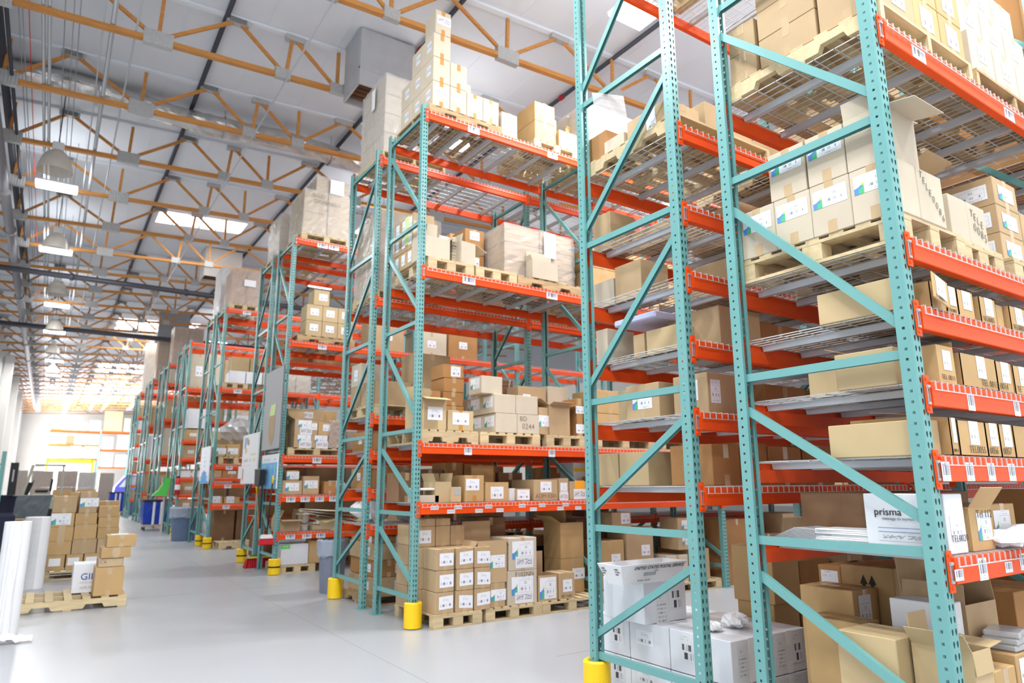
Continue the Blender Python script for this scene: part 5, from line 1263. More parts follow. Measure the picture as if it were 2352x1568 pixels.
# ---- top shelf 6.01
z = 6.01+DK; zp = z+0.13
P2 = 'the top shelf of the second rack'
xc = [FX(p, 220, fy) for p in (994, 1034, 1073, 1113, 1150)]
pallet(xc[0]-0.05, xc[4]+0.02, 6.98, 7.95, z, 'dark edged pallet under the pyramid of cartons on the top shelf', 'stringer', 'oldwood', 0.128, along='x')
hb = (FZ(994, 182, fy)-zp); sw = xc[1]-xc[0]
for i in range(4):
    for j in range(3):
        if i and j > 1: continue
        for k in range(3 if (i < 2 and j < 3) else (2 if i == 2 and j else 1)):
            if j and i and k < 1: continue
            lab = [('f', 0.5, 0.6, 0.2, 0.14, 'lab_wide')] if (k == 0 and j == 0) else []
            if i == 0: lab.append(('e', 0.6, 0.55, 0.12, 0.13, 'lab_wide'))
            if k == 2 and i == 1: continue
            if k == 2 and j == 2: continue
            if k == 1 and i > 1 and j == 0: continue
            carton(xc[0]+i*sw, xc[0]+(i+1)*sw-0.004, fy+j*0.32, fy+j*0.32+0.315, zp+k*hb, zp+(k+1)*hb-0.003, 'pale', 'tan carton of the top shelf pyramid, %s row, %s along, %s back' % (('bottom', 'middle', 'upper')[k], ORD[i], ORD[j]), 'cartons of the top shelf pyramid', labs=lab, tape='y', tm='tapeb')
carton(xc[0]+0.02, xc[0]+sw*0.98, fy, fy+0.3, zp+3*hb, zp+4*hb, 'pale', 'highest carton on the very top of the pyramid', labs=[('f', 0.55, 0.6, 0.2, 0.13, 'lab_wide')], tm='tapeb')
fbox('pale', 1152, 1188, 261, fy, z, 0.3, 'single tan carton standing past the pyramid on the top shelf')
xa = FX(1229, 325, fy)
pallet(xa-0.02, 5.85, 6.98, 7.94, z, 'pale pallet under the two stacked cartons on the top shelf', 'block', 'wood', 0.128, along='x')
for k in range(2):
    carton(xa, FX(1275, 325, fy), fy, fy+0.6, zp+0.29*k, zp+0.29*(k+1)-0.003, 'honey', '%s carton of the two stacked past the pyramid, top shelf' % ('lower', 'upper')[k], tape='y')
b = MB(); b.box(-0.012, 0.012, -0.25, 0.25, 0, 0.42); o = b.build('wood_board', M['wood'], None, loc=(FX(1281, 300, fy), fy+0.3, zp)); tag(o, 'upright board beside the two stacked cartons', 'board')
fbox('kraft', 1284, 1325, 304, fy, zp, 0.4, 'pale carton at the end of the top shelf, by the upright board', tape='y')
fopen('honey', 1292, 1310, 295, fy+0.42, zp, 0.4, 'honey carton with a peaked flap behind the end carton, top shelf', {'f': 30, 'b': 30})
pallet(6.0, 7.1, 6.98, 7.94, z, 'pallet on the top shelf, in the second bay', 'block', 'wood', 0.128, along='x')
wrapped(6.05, 7.05, 7.05, 7.9, zp, zp+0.9, 'wrapped load on the top shelf of the second bay', 'pale', 3, 2)
# second bay seen past the far near post
for zl, hh, c in ((3.99, 0.5, 'card'), (1.94, 0.55, 'card')):
    pallet(6.0, 7.1, 6.98, 7.94, zl+DK, 'pallet in the second bay across the aisle, on the %s shelf' % ('third' if zl > 3 else 'middle'), 'block', 'wood', 0.15)
    pallet(7.2, 8.3, 6.98, 7.94, zl+DK, 'farther pallet in the second bay across the aisle, on the %s shelf' % ('third' if zl > 3 else 'middle'), 'block', 'wood', 0.15)
    for k in range(4):
        for r in range(2):
            carton(6.03+0.56*k, 6.55+0.56*k, fy, fy+0.5, zl+DK+0.152+r*0.32, zl+DK+0.152+(r+1)*0.32-0.004, 'honey', 'tan carton in the second bay across the aisle, %s shelf, %s row, %s along' % ('third' if zl > 3 else 'middle', ROWW[r], ORD[k]), 'second bay cartons across the aisle', tape='y')
# ================================================================== its twin behind (2b)
ty = 8.45
z = 6.0+DK
pallet(3.42, 4.45, 8.42, 9.36, z, 'pallet under the tall wrapped load on the top shelf', 'stringer', 'wood', 0.128, along='y')
wrapped(3.44, 4.2, 8.44, 9.3, z+0.13, z+1.35, 'tall load wrapped in white film on the top shelf, left of the pyramid', 'pale', 4, 2, doc=('e', 0.55, 0.8, 0.13, 0.34))
z = 3.95+DK
pallet(3.42, 4.45, 8.42, 9.36, z, 'pallet under the wrapped load on the third shelf of the rear twin', 'stringer', 'wood', 0.128, along='y')
wrapped(3.46, 4.4, 8.45, 9.33, z+0.13, z+1.3, 'wrapped load on the third shelf of the rear twin', 'card', 4, 2)
z = 2.37+DK
pallet(3.42, 4.5, 8.42, 9.36, z, 'pallet under the cartons on the second shelf of the rear twin', 'block', 'wood', 0.15, along='y')
for k, (xa, xb, ya, yb, h0, h1, c, lb) in enumerate(((3.46, 3.8, 8.95, 9.3, 0, 0.3, 'card', 'carton at the aisle end of the rear twin, lower of two'), (3.46, 3.8, 8.95, 9.3, 0.302, 0.62, 'pale', 'carton with an end label on the rear twin, upper of two'), (3.46, 4.0, 8.46, 8.9, 0, 0.32, 'card', 'wide tan carton on the rear twin pallet'), (4.05, 4.6, 8.46, 8.9, 0, 0.75, 'card', 'big tan carton on the rear twin pallet'))):
    carton(xa, xb, ya, yb, z+0.152+h0, z+0.152+h1, c, lb, labs=[('e', 0.5, 0.5, 0.13, 0.16, 'lab_small')] if k == 1 else [], tape='y')
for zl, n in ((1.91, 3), (1.43, 4), (0.98, 3)):
    for k in range(n):
        ya = 8.44+0.0*k; xa = 3.46+0.42*k
        if zl < 1 and k < 2: continue
        carton(xa, xa+0.38, ya+0.25*(k % 2), ya+0.7, zl+DK, zl+DK+0.26+0.05*(k % 2), 'card' if k % 2 else 'brown', 'carton on the rear twin, %s shelf up, %s along' % ({0.98: 'first', 1.43: 'second', 1.91: 'third'}[zl], ORD[k]), 'lower shelf cartons of the rear twin', labs=[('e', 0.4, 0.6, 0.12, 0.1, 'lab_small')] if k == 0 else [])
crumple('white_sack', 3.76, 9.05, 0.98+DK, 0.28, 0.6, 'paper', 'white plastic sack slumped on the low shelf behind the post', 'sack', seed=11)
crumple('white_sack', 4.2, 8.75, 0.98+DK, 0.22, 0.6, 'wrapbag', 'grey plastic bundle behind the white sack', 'sack', seed=12)
pallet(3.5, 4.6, 8.42, 9.36, 0.001, 'weathered pallet on the floor behind the post of the rear twin', 'stringer', 'oldwood', 0.128, along='y')
for r in range(4):
    for c in range(2):
        carton(3.55+0.02*(r % 2), 3.95, 8.46+0.44*c, 8.88+0.44*c, 0.13+0.21*r, 0.13+0.21*(r+1)-0.004, 'brown' if r % 2 else 'card', 'brown carton on the weathered floor pallet, %s row, %s' % (ROWW[r], ('nearer', 'farther')[c]), 'cartons of the weathered floor pallet', labs=[('f', 0.8, 0.5, 0.06, 0.12, 'lab_tall'), ('e', 0.5, 0.5, 0.14, 0.1, 'lab_small')] if c == 0 else [])
for k in range(4):
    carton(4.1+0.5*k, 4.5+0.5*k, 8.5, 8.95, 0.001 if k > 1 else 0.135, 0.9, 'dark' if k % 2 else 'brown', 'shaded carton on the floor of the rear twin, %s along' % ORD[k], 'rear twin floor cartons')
carton(6.1, 6.7, 8.5, 9.0, 0.0, 0.6, 'bluebox', 'blue printed carton deep behind the first floor pallet', tape=None)
for zl in (0.98, 1.43, 1.91, 2.37, 3.95):
    for k in range(3):
        carton(5.0+0.75*k+(0.5 if k else 0), 5.5+0.75*k+(0.5 if k else 0), 8.45, 8.95, zl+DK, zl+DK+0.33, ('card', 'brown', 'dark')[k], 'carton deep in the rear twin, %s shelf up, %s in' % (ORD[R2B.index(zl)], ORD[k]), 'deep cartons of the rear twin')
# beam stickers
for px in (1088, 1268): shelf_label('2a', 6.01, FX(px, 300, 6.93), 0.17, 0.09)
for px in (1077, 1267): shelf_label('2a', 3.99, FX(px, 640, 6.93), 0.18, 0.09)
for px in (1075, 1267): shelf_label('2a', 1.94, FX(px, 1030, 6.93), 0.1, 0.09)
for k, px in enumerate((998, 1036, 1052, 1100, 1122, 1148, 1199, 1225, 1245, 1287, 1299, 1328)): shelf_label('2a', 1.28, FX(px, 1165, 6.93), 0.1, 0.042, 'lab_wide', -0.045 if k % 2 == 0 else -0.09)
for px in (2115, 2322): shelf_label('1a', 3.89, FX(px, 150 if px < 2200 else 280, 1.555), 0.15, 0.075, 'lab_bar', -0.075)
for px in (2232, 2335): shelf_label('1a', 1.95, FX(px, 925, 1.555), 0.075, 0.085, 'lab_bar', -0.075)
for px in (2174, 2229, 2278, 2325): shelf_label('1a', 1.60, FX(px, 1080, 1.555), 0.08, 0.088, 'lab_bar', -0.068)
for px, w in ((2202, 0.08), (2318, 0.08)): shelf_label('1a', 1.15, FX(px, 1300, 1.555), w, 0.05, 'lab_bar', -0.075)
shelf_label('1a', 1.15, FX(2257, 1290, 1.555), 0.085, 0.1, 'lab_bar', -0.065); shelf_label('1a', 1.15, FX(2350, 1280, 1.555), 0.08, 0.08, 'lab_bar', -0.06)
def post_guard(x, y, label, back=False, h=0.245, band=False):
    """A yellow plastic cuff standing round the foot of a post, open on one side."""
    t = thing('post_guard', label, 'post guard', (x, y, 0.009))
    b = MB(); R, r_, n = 0.098, 0.062, 22; rings = []
    for (rr, z_) in ((R, 0), (R, h), (R-0.012, h+0.012), (r_+0.008, h+0.012), (r_, h), (r_, 0)):
        rings.append(len(b.v))
        for j in range(n+1):
            a = math.radians(-145+290*j/n)+(math.pi*1.75 if not back else math.pi*1.25)
            b.v.append((rr*math.cos(a), rr*math.sin(a), z_))
    for p, q in zip(rings, rings[1:]+rings[:1]):
        for j in range(n): b.f.append((p+j, p+j+1, q+j+1, q+j))
    for e in (0, n): b.f.append(tuple(r0+e for r0 in rings))
    b.build('cuff', M['yellow'], t, smooth=False)
    if band:
        b = MB(); b.lathe([(R+0.002, h*0.45), (R+0.004, h*0.45), (R+0.004, h*0.55), (R+0.002, h*0.55)], 24); b.build('strap', M['black'], t)
pc = PWID/2
post_guard(X0+pc, 6.95+0.03, 'yellow guard round the foot of the post by the first floor pallet')
post_guard(X0+pc, 9.40-0.03, 'yellow guard round the post beside the grey bin', back=True)
post_guard(X0+pc, 4.03-0.03, 'yellow guard at the bottom edge, round the far near post', back=True)
post_guard(X0+pc, 12.36+0.03, 'yellow guard with a black strap behind the red broom', band=True)
post_guard(X0+pc, 14.78-0.03, 'yellow guard with a black strap under the white chart board', back=True, band=True)
post_guard(X0+pc, 18.33+0.03, 'yellow guard of the front post under the blue poster', band=True)
post_guard(X0+pc, 19.40-0.03, 'yellow guard of the rear post, nearest the lined bin', back=True, band=True)
post_guard(X0+pc, 23.60+0.03, 'small yellow guard farther off, behind the lined bin', band=True)
# ================================================================== rack with the brooms (3a, 3b)
fy = 12.42
z = 6.05+DK
xa, xb = FX(694, 545, fy), FX(803, 555, fy)
pallet(xa-0.03, xb+0.03, 12.38, 13.36, z, 'pallet under the wrapped load lettered SLUD', 'block', 'wood', 0.14, along='x')
t = wrapped(xa, xb, fy, fy+0.9, z+0.142, FZ(745, 443, fy), 'wrapped top shelf load hand lettered SLUD DISPEND-1', 'kraft', 2, 2)
dx_, dz_ = xb-xa, FZ(745, 443, fy)-z-0.142
lettering('SLUD', 0.11, M['pen'], t, (-dx_*0.35, -0.478, dz_*0.85), name='handwriting'); lettering('DISPEND-1', 0.11, M['pen'], t, (-dx_*0.3, -0.478, dz_*0.72), name='handwriting')
wrapped(xa+0.25, xb-0.02, fy+0.1, fy+0.8, FZ(745, 443, fy)+0.03, FZ(760, 406, fy), 'smaller film bundle on the lettered load', 'kraft', 1, 1, doc=('f', 0.6, 0.5, 0.28, 0.3))
pallet(3.42, 4.4, 13.78, 14.74, 6.0+DK, 'pallet under the film load behind the lettered one', 'block', 'wood', 0.14)
wrapped(3.44, 4.2, 13.8, 14.7, 6.0+DK+0.142, 7.05, 'small film wrapped load just behind the lettered one', 'pale', 3, 2)
z = 4.08+DK
pallet(3.55, 4.65, 12.4, 13.36, z, 'dark pallet under the seven small cartons', 'stringer', 'oldwood', 0.13)
xs = [FX(p, 760, fy) for p in (702, 736, 762, 788)]; sw = xs[1]-xs[0]
for i in range(3):
    for r in range(2):
        carton(xs[0]+i*0.305, xs[0]+i*0.305+0.3, fy, fy+0.36, z+0.132+r*0.3, z+0.132+(r+1)*0.3-0.004, 'kraft', 'small tan carton with a white label, %s row, %s along, above the dark pallet' % (ROWW[r], ORD[i]), 'cartons above the dark pallet', labs=[('f', 0.5, 0.55, 0.16, 0.13, 'lab_small')], tape=None)
carton(xs[0]+0.12, xs[0]+0.42, fy, fy+0.36, z+0.733, z+1.03, 'kraft', 'single small tan carton on top of the six, brooms rack', labs=[('f', 0.6, 0.55, 0.16, 0.13, 'lab_small')], tape=None)
z = 2.0+DK
pallet(3.5, 4.55, 12.4, 13.36, z, 'pallet under the white labelled cartons beside the tool board', 'block', 'wood', 0.14)
zp = z+0.142
xx = [FX(p, 1000, fy) for p in (676, 714, 753)]
WL = [('f', 0.62, 0.72, 0.24, 0.13, 'lab_prisma'), ('f', 0.7, 0.25, 0.22, 0.13, 'lab_wide')]
hh = FZ(690, 998, fy)-zp
for c in range(2):
    for r in range(2):
        if r == 0: carton(xx[c], xx[c+1]-0.004, fy, fy+0.4, zp, zp+hh, 'card', 'carton with big white labels, lower row, %s along, by the tool board' % ORD[c], labs=WL, tape='y')
open_carton(xx[0], xx[1]-0.004, fy, fy+0.4, zp+hh+0.001, FZ(690, 963, fy), 'card', 'open carton with big white labels on the upper row by the tool board', {'b': (20, 0.2), 'l': 60, 'r': 60}, labs=WL)
carton(xx[1]+0.0, xx[1]+0.12, fy, fy+0.3, zp+hh+0.001, zp+hh+0.26, 'card', 'narrow carton with stacked labels, upper row by the tool board', labs=[('f', 0.5, 0.6, 0.1, 0.12, 'lab_small')], tape=None)
carton(xx[1]+0.13, xx[2]+0.02, fy, fy+0.36, zp+hh+0.001, zp+hh+0.24, 'honey', 'tan carton with a white label under clear film, upper row', labs=[('f', 0.75, 0.6, 0.13, 0.12, 'lab_small')])
wrapped(xx[2]+0.02, xx[2]+0.3, fy, fy+0.6, zp, zp+0.5, 'narrow wrapped load beside the white labelled cartons', 'brown', 2, 1)
carton(xx[2]+0.1, xx[2]+0.36, fy+0.62, fy+0.9, zp, zp+0.75, 'honey', 'upright honey carton behind the narrow wrapped load')
carton(3.6, 4.3, fy+0.5, fy+0.85, zp, zp+0.75, 'card', 'wide carton with white stickers behind the white labelled ones', labs=[('f', 0.55, 0.85, 0.2, 0.12, 'lab_wide')])
z = 1.32+DK
for (a, c, tp, zz, col, lb, l) in ((649, 695, 1103, z, 'card', 'dusty carton, lower of the pair on the low broom shelf', 1), (697, 734, 1093, z, 'card', 'tall dusty carton beside the pair on the low broom shelf', 1), (745, 772, 1105, z, 'brown', 'stack of flat brown cartons at the end of the low broom shelf', 0)):
    fbox(col, a, c, tp, fy, zz, 0.38, lb, labs=[('f', 0.5, 0.55, 0.24, 0.14, 'lab_prisma')] if l else [], tape='y')
fbox('card', 660, 687, 1080, fy+0.02, FZ(672, 1103, fy)+0.002, 0.36, 'dusty carton, upper of the pair on the low broom shelf', labs=[('f', 0.5, 0.5, 0.22, 0.13, 'lab_prisma')])
crumple('white_sack', FX(772, 1095, fy+0.5), fy+0.55, z, 0.22, 0.55, 'paper', 'white bundle at the end of the low broom shelf', 'sack', seed=21)
z = 0.69+DK
open_carton(FX(625, 1190, fy), FX(690, 1190, fy), fy, fy+0.5, z, z+0.2, 'card', 'crushed open carton on the lowest broom shelf', {'f': 95, 'l': -20, 'b': 130, 'r': 10}, rz=0.02)
t = thing('bucket', 'pale plastic bucket on the lowest shelf above the white box', 'bucket', (FX(702, 1205, fy), fy+0.2, z))
b = MB(); b.lathe([(0.1, 0), (0.12, 0.27), (0.135, 0.275), (0.135, 0.3), (0.115, 0.3), (0.098, 0.01)], 20); b.lathe([(0.1, 0.001), (0.001, 0.001)], 20); b.build('pail', M['acrylic'], t, smooth=True)
b = MB(); b.tube([(0.13*math.cos(a), -0.12*math.sin(a)*0.5-0.06, 0.28-0.16*math.sin(a)) for a in [math.pi*k/10 for k in range(11)]], 0.006, 6); b.build('handle', M['black'], t)
o = carton(FX(720, 1210, fy), FX(790, 1210, fy), fy+0.05, fy+0.5, z, z+0.08, 'kraft', 'flat carton beside the bucket on the lowest broom shelf', tape=None)
t = thing('spray_bottle', 'blue capped bottle standing behind the bucket', 'bottle', (FX(738, 1195, fy+0.1), fy+0.3, z+0.09)); b = MB(); b.lathe([(0.03, 0), (0.035, 0.02), (0.035, 0.13), (0.015, 0.16), (0.015, 0.18)], 12, caps=True); b.build('bottle_body', M['paper'], t, smooth=True)
b = MB(); b.box(-0.025, 0.025, -0.015, 0.015, 0.18, 0.25, 0.006); b.build('cap', M['inkb'], t)
xa, xb = FX(648, 1300, fy), FX(722, 1298, fy)
pallet(xa-0.05, xb+0.02, fy, fy+0.9, 0.001, 'pallet on the floor under the white green marked box', 'block', 'wood', 0.14)
o = carton(xa-0.03, FX(709, 1270, fy), fy+0.02, fy+0.45, 0.143, FZ(680, 1249, fy), 'white', 'white box with a green printed corner mark on the floor pallet', tape=None, name='white_box')
add_sheet(o, 'f', o.dimensions.x, o.dimensions.y, o.dimensions.z, 0.16, 0.88, 0.16, 0.07, 'green', 'printed_mark'); add_text(o, 'f', o.dimensions.x, o.dimensions.y, o.dimensions.z, 0.06, 0.85, 0.045, 'HUB-WIRE', 'paper', name='lettering')
carton(FX(711, 1270, fy), FX(723, 1270, fy)+0.2, fy+0.05, fy+0.5, 0.143, 0.62, 'honey', 'tan carton right of the white box on the floor pallet')
b = MB(); b.tube([(-0.25, 0, 0), (0.22, 0, 0)], 0.05, 14); o = b.build('paper_tube', M['paper'], None, loc=(FX(682, 1243, fy), fy+0.25, FZ(680, 1249, fy)+0.055)); tag(o, 'white paper tube lying on the white box', 'tube')
# the end of rack 3: brooms, boards
def board(name, px0, px1, py0, py1, x, kind, label, cat, edge='paper', d=0.02, bm=None):
    """A board hung flat against the end of a rack, facing -x."""
    y1, y0 = EY(px0, (py0+py1)/2, x), EY(px1, (py0+py1)/2, x); z1, z0 = EZ((px0+px1)/2, py0, x), EZ((px0+px1)/2, py1, x)
    t = thing(name, label, cat, (x, (y0+y1)/2, z0)); h = z1-z0; w = (y1-y0)/2
    b = MB(); b.box(0, d, -w, w, 0, h, 0.003); b.build('backing', M[edge], t)
    b = MB(); b.quad((-0.002, w*0.98, h*0.01), (-0.002, -w*0.98, h*0.01), (-0.002, -w*0.98, h*0.99), (-0.002, w*0.98, h*0.99), uv=True); b.build('print', M[kind], t)
    for zz in (0.06, h-0.06):
        b = MB(); b.bar((d, 0, zz), (X0-x+0.02, 0, zz), 0.03, 0.02); b.build('bracket', M['zinc'], t)
    return t
xb_ = X0-0.045
board('chart_board', 556, 592, 997, 1111, xb_, 'post_chart', 'tall white chart board with coloured figures on the rack end', 'board')
board('small_notice', 547, 556, 1071, 1099, xb_-0.01, 'paper', 'small blank white notice beside the chart board', 'notice')
board('tool_board', 600, 636, 1044, 1122, xb_, 'post_tool', 'blue and white striped tool board behind the brooms', 'board')
board('blue_poster', 460, 481, 1027, 1110, xb_, 'post_blue', 'tall blue and white poster on the yellow guarded rack end', 'poster')
t = board('backing_panel', 607, 647, 850, 1032, xb_, 'greypaper', 'grey translucent panel in film above the tool board', 'panel', edge='greycloth')
b = MB(); b.quad((-0.006, 0.16, 0.62), (-0.006, -0.2, 0.62), (-0.006, -0.24, 0.82), (-0.006, 0.1, 0.82)); b.build('taped_note', M['greenpaper'], t)
b = MB(); b.lathe([(0.18, 0)], 4); b = MB(); b.poly([(-0.005, 0.2*math.cos(a)-0.02, 0.42+0.34*math.sin(a)) for a in [2*math.pi*k/20 for k in range(20)]]); b.build('tan_patch', M['card'], t)
def broom(x, y, zbase, hlen, hm, lean, head, label, w=0.34, hook=False):
    bh = 0.1 if hook else 0.16
    t = thing('broom', label, 'broom', (x, y, zbase))
    b = MB(); b.tube([(0, 0, 0.12), (lean, 0, hlen)], 0.013, 8); b.build('handle', M[hm], t, smooth=True)
    b = MB(); b.tube([(lean*0.87, 0, hlen*0.88), (lean, 0, hlen)], 0.017, 8); b.build('grip', M['yellow'], t, smooth=True)
    b = MB(); b.prism([(-w/2, bh), (w/2, bh), (w/2*0.8, bh+0.06), (-w/2*0.8, bh+0.06)], 'y', -0.05, 0.05); recalc(b.build('head', M[head], t))
    b = MB(); rng = random.Random(4)
    for i in range(13):
        for j in range(3):
            yy = -w/2+w*(i+0.5)/13; xx_ = -0.02+0.02*j
            b.tube([(yy, xx_, bh), (yy*1.15+rng.uniform(-.01, .01), xx_*2.8+rng.uniform(-.01, .01)-0.02, 0.0)], [0.014, 0.021], 5)
    if hook: b2 = MB(); b2.bar((lean*0.95, 0, hlen*0.95), (0.13, 0, hlen*0.95), 0.02, 0.02); b2.build('hook', M['zinc'], t)
    else: b2 = MB(); b2.bar((-w/2*0.9, -0.055, bh+0.02), (w/2*0.9, -0.055, bh+0.02), 0.01, 0.03); b2.build('bumper', M['yellow'], t)
    stuff(b.build('bristles', M['redbr'], t))
    return t
p1 = at(612, 1304, x=X0-0.26)
pb = at(600, 1303, z=0)
broom(pb.x, pb.y+0.1, 0.004, 1.52, 'truss', X0-0.03-pb.x, 'greycloth', 'red bristled push broom with a wooden handle leaning on the rack', 0.52)
broom(X0-0.13, EY(611, 1245, X0-0.13), EZ(611, 1250, X0-0.13), 1.15, 'black', 0.05, 'paper', 'small red broom with a black handle hung on the tool board', 0.2, hook=True)
t = thing('dustpan', 'black lobby dustpan hung upside down beside the chart board', 'dustpan', (X0-0.14, EY(595, 1100, X0-0.14), EZ(595, 1114, X0-0.14)))
b = MB(); b.prism([(-0.17, 0.0), (0.15, -0.02), (0.19, 0.27), (-0.2, 0.27)], 'x', -0.04, 0.06); recalc(b.build('pan', M['black'], t))
b = MB(); b.box(-0.05, 0.07, -0.2, 0.19, 0.27, 0.29, 0.003); b.build('lip', M['greycloth'], t)
b = MB(); b.bar((0.02, -0.16, 0.25), (0.02, -0.2, -0.75), 0.03, 0.03); b.build('handle', M['black'], t)
b = MB(); b.bar((0.05, -0.1, 0.15), (0.18, -0.1, 0.15), 0.02, 0.02); b.build('hook', M['zinc'], t)
for px in (741, 767): shelf_label('3a', 6.05, FX(px, 566, 12.34), 0.2, 0.09)
for px in (740,): shelf_label('3a', 4.08, FX(px, 803, 12.34), 0.16, 0.09)
shelf_label('3a', 2.0, FX(728, 1058, 12.34), 0.16, 0.1)
for px in (668, 701, 734, 766): shelf_label('3a', 1.32, FX(px, 1146, 12.34), 0.16, 0.09)
for px in (667, 705, 737): shelf_label('3a', 0.69, FX(px, 1229, 12.34), 0.16, 0.08)
for zl, hh in ((4.08, 0.6), (2.0, 0.6), (1.32, 0.4), (0.69, 0.35), (6.05, 0.8)):
    for k in range(3):
        xa = 5.0+0.0 if k == 0 else 5.98+0.75*(k-1)
        carton(xa, xa+0.7, 12.45, 13.0, zl+DK, zl+DK+hh-0.1*(k % 2), ('card', 'pale', 'brown')[k], 'carton deep in the broom rack, %s shelf up, %s in' % (ORD[R3A.index(zl)], ORD[k]), 'deep cartons of the broom rack', labs=[('f', 0.5, 0.5, 0.2, 0.15, 'lab_small')])
for zl in (0.9, 1.45, 2.2, 3.95):
    for k in range(3):
        xa = 3.5+0.8*k
        carton(xa, xa+0.7, 13.8, 14.4, zl+DK, zl+DK+0.38, ('brown', 'card', 'pale')[k], 'carton behind the broom rack, %s shelf up, %s along' % (ORD[R3B.index(zl)], ORD[k]), 'cartons behind the broom rack')
# ================================================================== rack with the blue poster (4a, 4b)
fy = 18.4
z = 6.0+DK
xa, xb = FX(530, 700, fy), FX(598, 700, fy)
pallet(xa-0.03, xb, fy, fy+0.95, z, 'pallet under the pink film load above the blue poster', 'block', 'wood', 0.15)
wrapped(xa, xb-0.02, fy+0.02, fy+0.92, z+0.152, FZ(560, 618, fy), 'tall film load with paper strips above the blue poster', 'brown', 4, 2, doc=('f', 0.6, 0.62, 0.3, 0.18))
pallet(3.42, 4.4, 19.76, 20.7, z, 'pallet under the white film load at the rack top', 'block', 'wood', 0.15)
wrapped(3.44, 4.4, 19.78, 20.68, z+0.152, z+1.5, 'load in loose white film behind the pink one', 'pale', 4, 2, film='wrap')
z = 3.92+DK
pallet(FX(502, 880, fy), FX(570, 880, fy), fy, fy+0.95, z, 'pallet on the third shelf above the blue poster', 'block', 'wood', 0.15)
for k in range(3):
    carton(3.6+0.42*k, 4.0+0.42*k, fy+0.02, fy+0.5, z+0.152, z+0.46, 'white' if k < 2 else 'pale', 'pale box on the third shelf above the blue poster, %s along' % ORD[k], 'pale boxes above the blue poster', tape=None)
wrapped(4.9, 5.7, fy, fy+0.9, z, z+1.2, 'film wrapped load at the end of the third shelf above the poster', 'pale', 4, 2)
for k in range(4):
    for r in range(2):
        carton(3.9+0.5*k, 4.38+0.5*k, 19.8, 20.3, 4.0+DK+0.5*r, 4.0+DK+0.5*(r+1)-0.01, 'kraft', 'big tan carton behind the poster rack, %s row, %s along' % (ROWW[r], ORD[k]), 'big cartons behind the poster rack', tape=None)
z = 2.0+DK
pallet(3.5, 4.35, fy, fy+0.9, z, 'pale pallet under two labelled cartons beside the blue poster', 'block', 'wood', 0.19)
for k, (a, c) in enumerate(((490, 519), (521, 552))): fbox('honey', a, c, 1020, fy, z+0.192, 0.4, '%s labelled carton on the pale pallet beside the blue poster' % ('first', 'second')[k], labs=[('f', 0.5, 0.45, 0.24, 0.15, 'lab_prisma')])
crumple('film_heap', 4.0, fy+0.5, z+0.6, 0.42, 0.7, 'wrapbag', 'heap of clear film over the two labelled cartons', 'film', seed=31)
for (a, c, tp, zl, col, lb) in ((480, 512, 1140, 1.05, 'honey', 'first brown carton on the low orange beam beside the poster'), (515, 551, 1141, 1.05, 'honey', 'second brown carton on the low orange beam beside the poster'), (487, 533, 1118, 1.55, 'greypaper', 'grey tote on the shelf over the low orange beam'), (537, 560, 1112, 1.55, 'dark', 'shaded carton beside the grey tote')):
    fbox(col, a, c, tp, fy, zl+DK, 0.4, lb, labs=[('f', 0.4, 0.6, 0.18, 0.16, 'lab_small')] if col == 'honey' else [], tape='y')
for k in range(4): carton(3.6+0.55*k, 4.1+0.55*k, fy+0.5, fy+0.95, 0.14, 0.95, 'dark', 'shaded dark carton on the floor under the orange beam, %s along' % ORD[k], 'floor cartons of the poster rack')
pallet(3.5, 5.3, fy+0.48, fy+0.98, 0.001, 'dark pallet under the shaded floor cartons', 'stringer', 'oldwood', 0.138)
p = at(501, 1262, z=0); q = at(572, 1255, z=0)
pallet(p.x, q.x, p.y-0.05, p.y+0.7, 0.001, 'empty pale pallet on the floor below the orange beam', 'stringer', 'wood', 0.16)
for zl, n in ((1.2, 2), (2.3, 2)):
    for k in range(3): carton(3.5+0.6*k, 4.0+0.6*k, 19.8, 20.3, zl+DK, zl+DK+0.4, 'card', 'carton behind the poster rack, %s shelf, %s along' % ('low' if zl < 2 else 'middle', ORD[k]), 'cartons behind the poster rack')
for k, zl in enumerate((1.05, 1.55, 2.0)): shelf_label('4a', zl, FX(527, 1070, 18.3), 0.16, 0.09)
shelf_label('4a', 6.0, FX(567, 722, 18.3), 0.2, 0.1); shelf_label('4a', 3.92, FX(547, 890, 18.3), 0.2, 0.1)
# the farther racks, seen edge on
def fill(key, y0, levels, specs, word):
    for i, zl in enumerate(levels):
        x = 3.46
        for k, (w, h, c) in enumerate(specs[i % len(specs)]):
            carton(x, x+w-0.02, y0, y0+0.6, zl+DK, zl+DK+h, c, 'carton on the %s rack, %s shelf up, %s from its end' % (word, ORD[i], ORD[k]), 'cartons of the %s rack' % word, labs=[('f', 0.5, 0.5, w*0.4, h*0.3, 'lab_small')] if k != 1 else [], tape='y'); x += w
fill('5a', 23.68, [0.75, 1.25, 1.75, 2.35, 2.9], [[(0.45, 0.36, 'card'), (0.5, 0.3, 'brown'), (0.5, 0.34, 'card'), (0.5, 0.3, 'brown')], [(0.5, 0.33, 'honey'), (0.6, 0.3, 'card'), (0.5, 0.34, 'dark'), (0.5, 0.3, 'card')], [(0.6, 0.2, 'paper'), (0.6, 0.32, 'card'), (0.6, 0.3, 'brown')]], 'fifth')
fill('5a', 23.68, [4.55], [[(0.5, 1.1, 'pale'), (0.5, 1.15, 'pale'), (0.7, 1.0, 'card')]], 'green slide')
carton(3.5, 4.2, 23.68, 24.3, 2.9+DK+0.37, 3.9, 'white', 'white carton with a green edge on the fifth rack', tape=None)
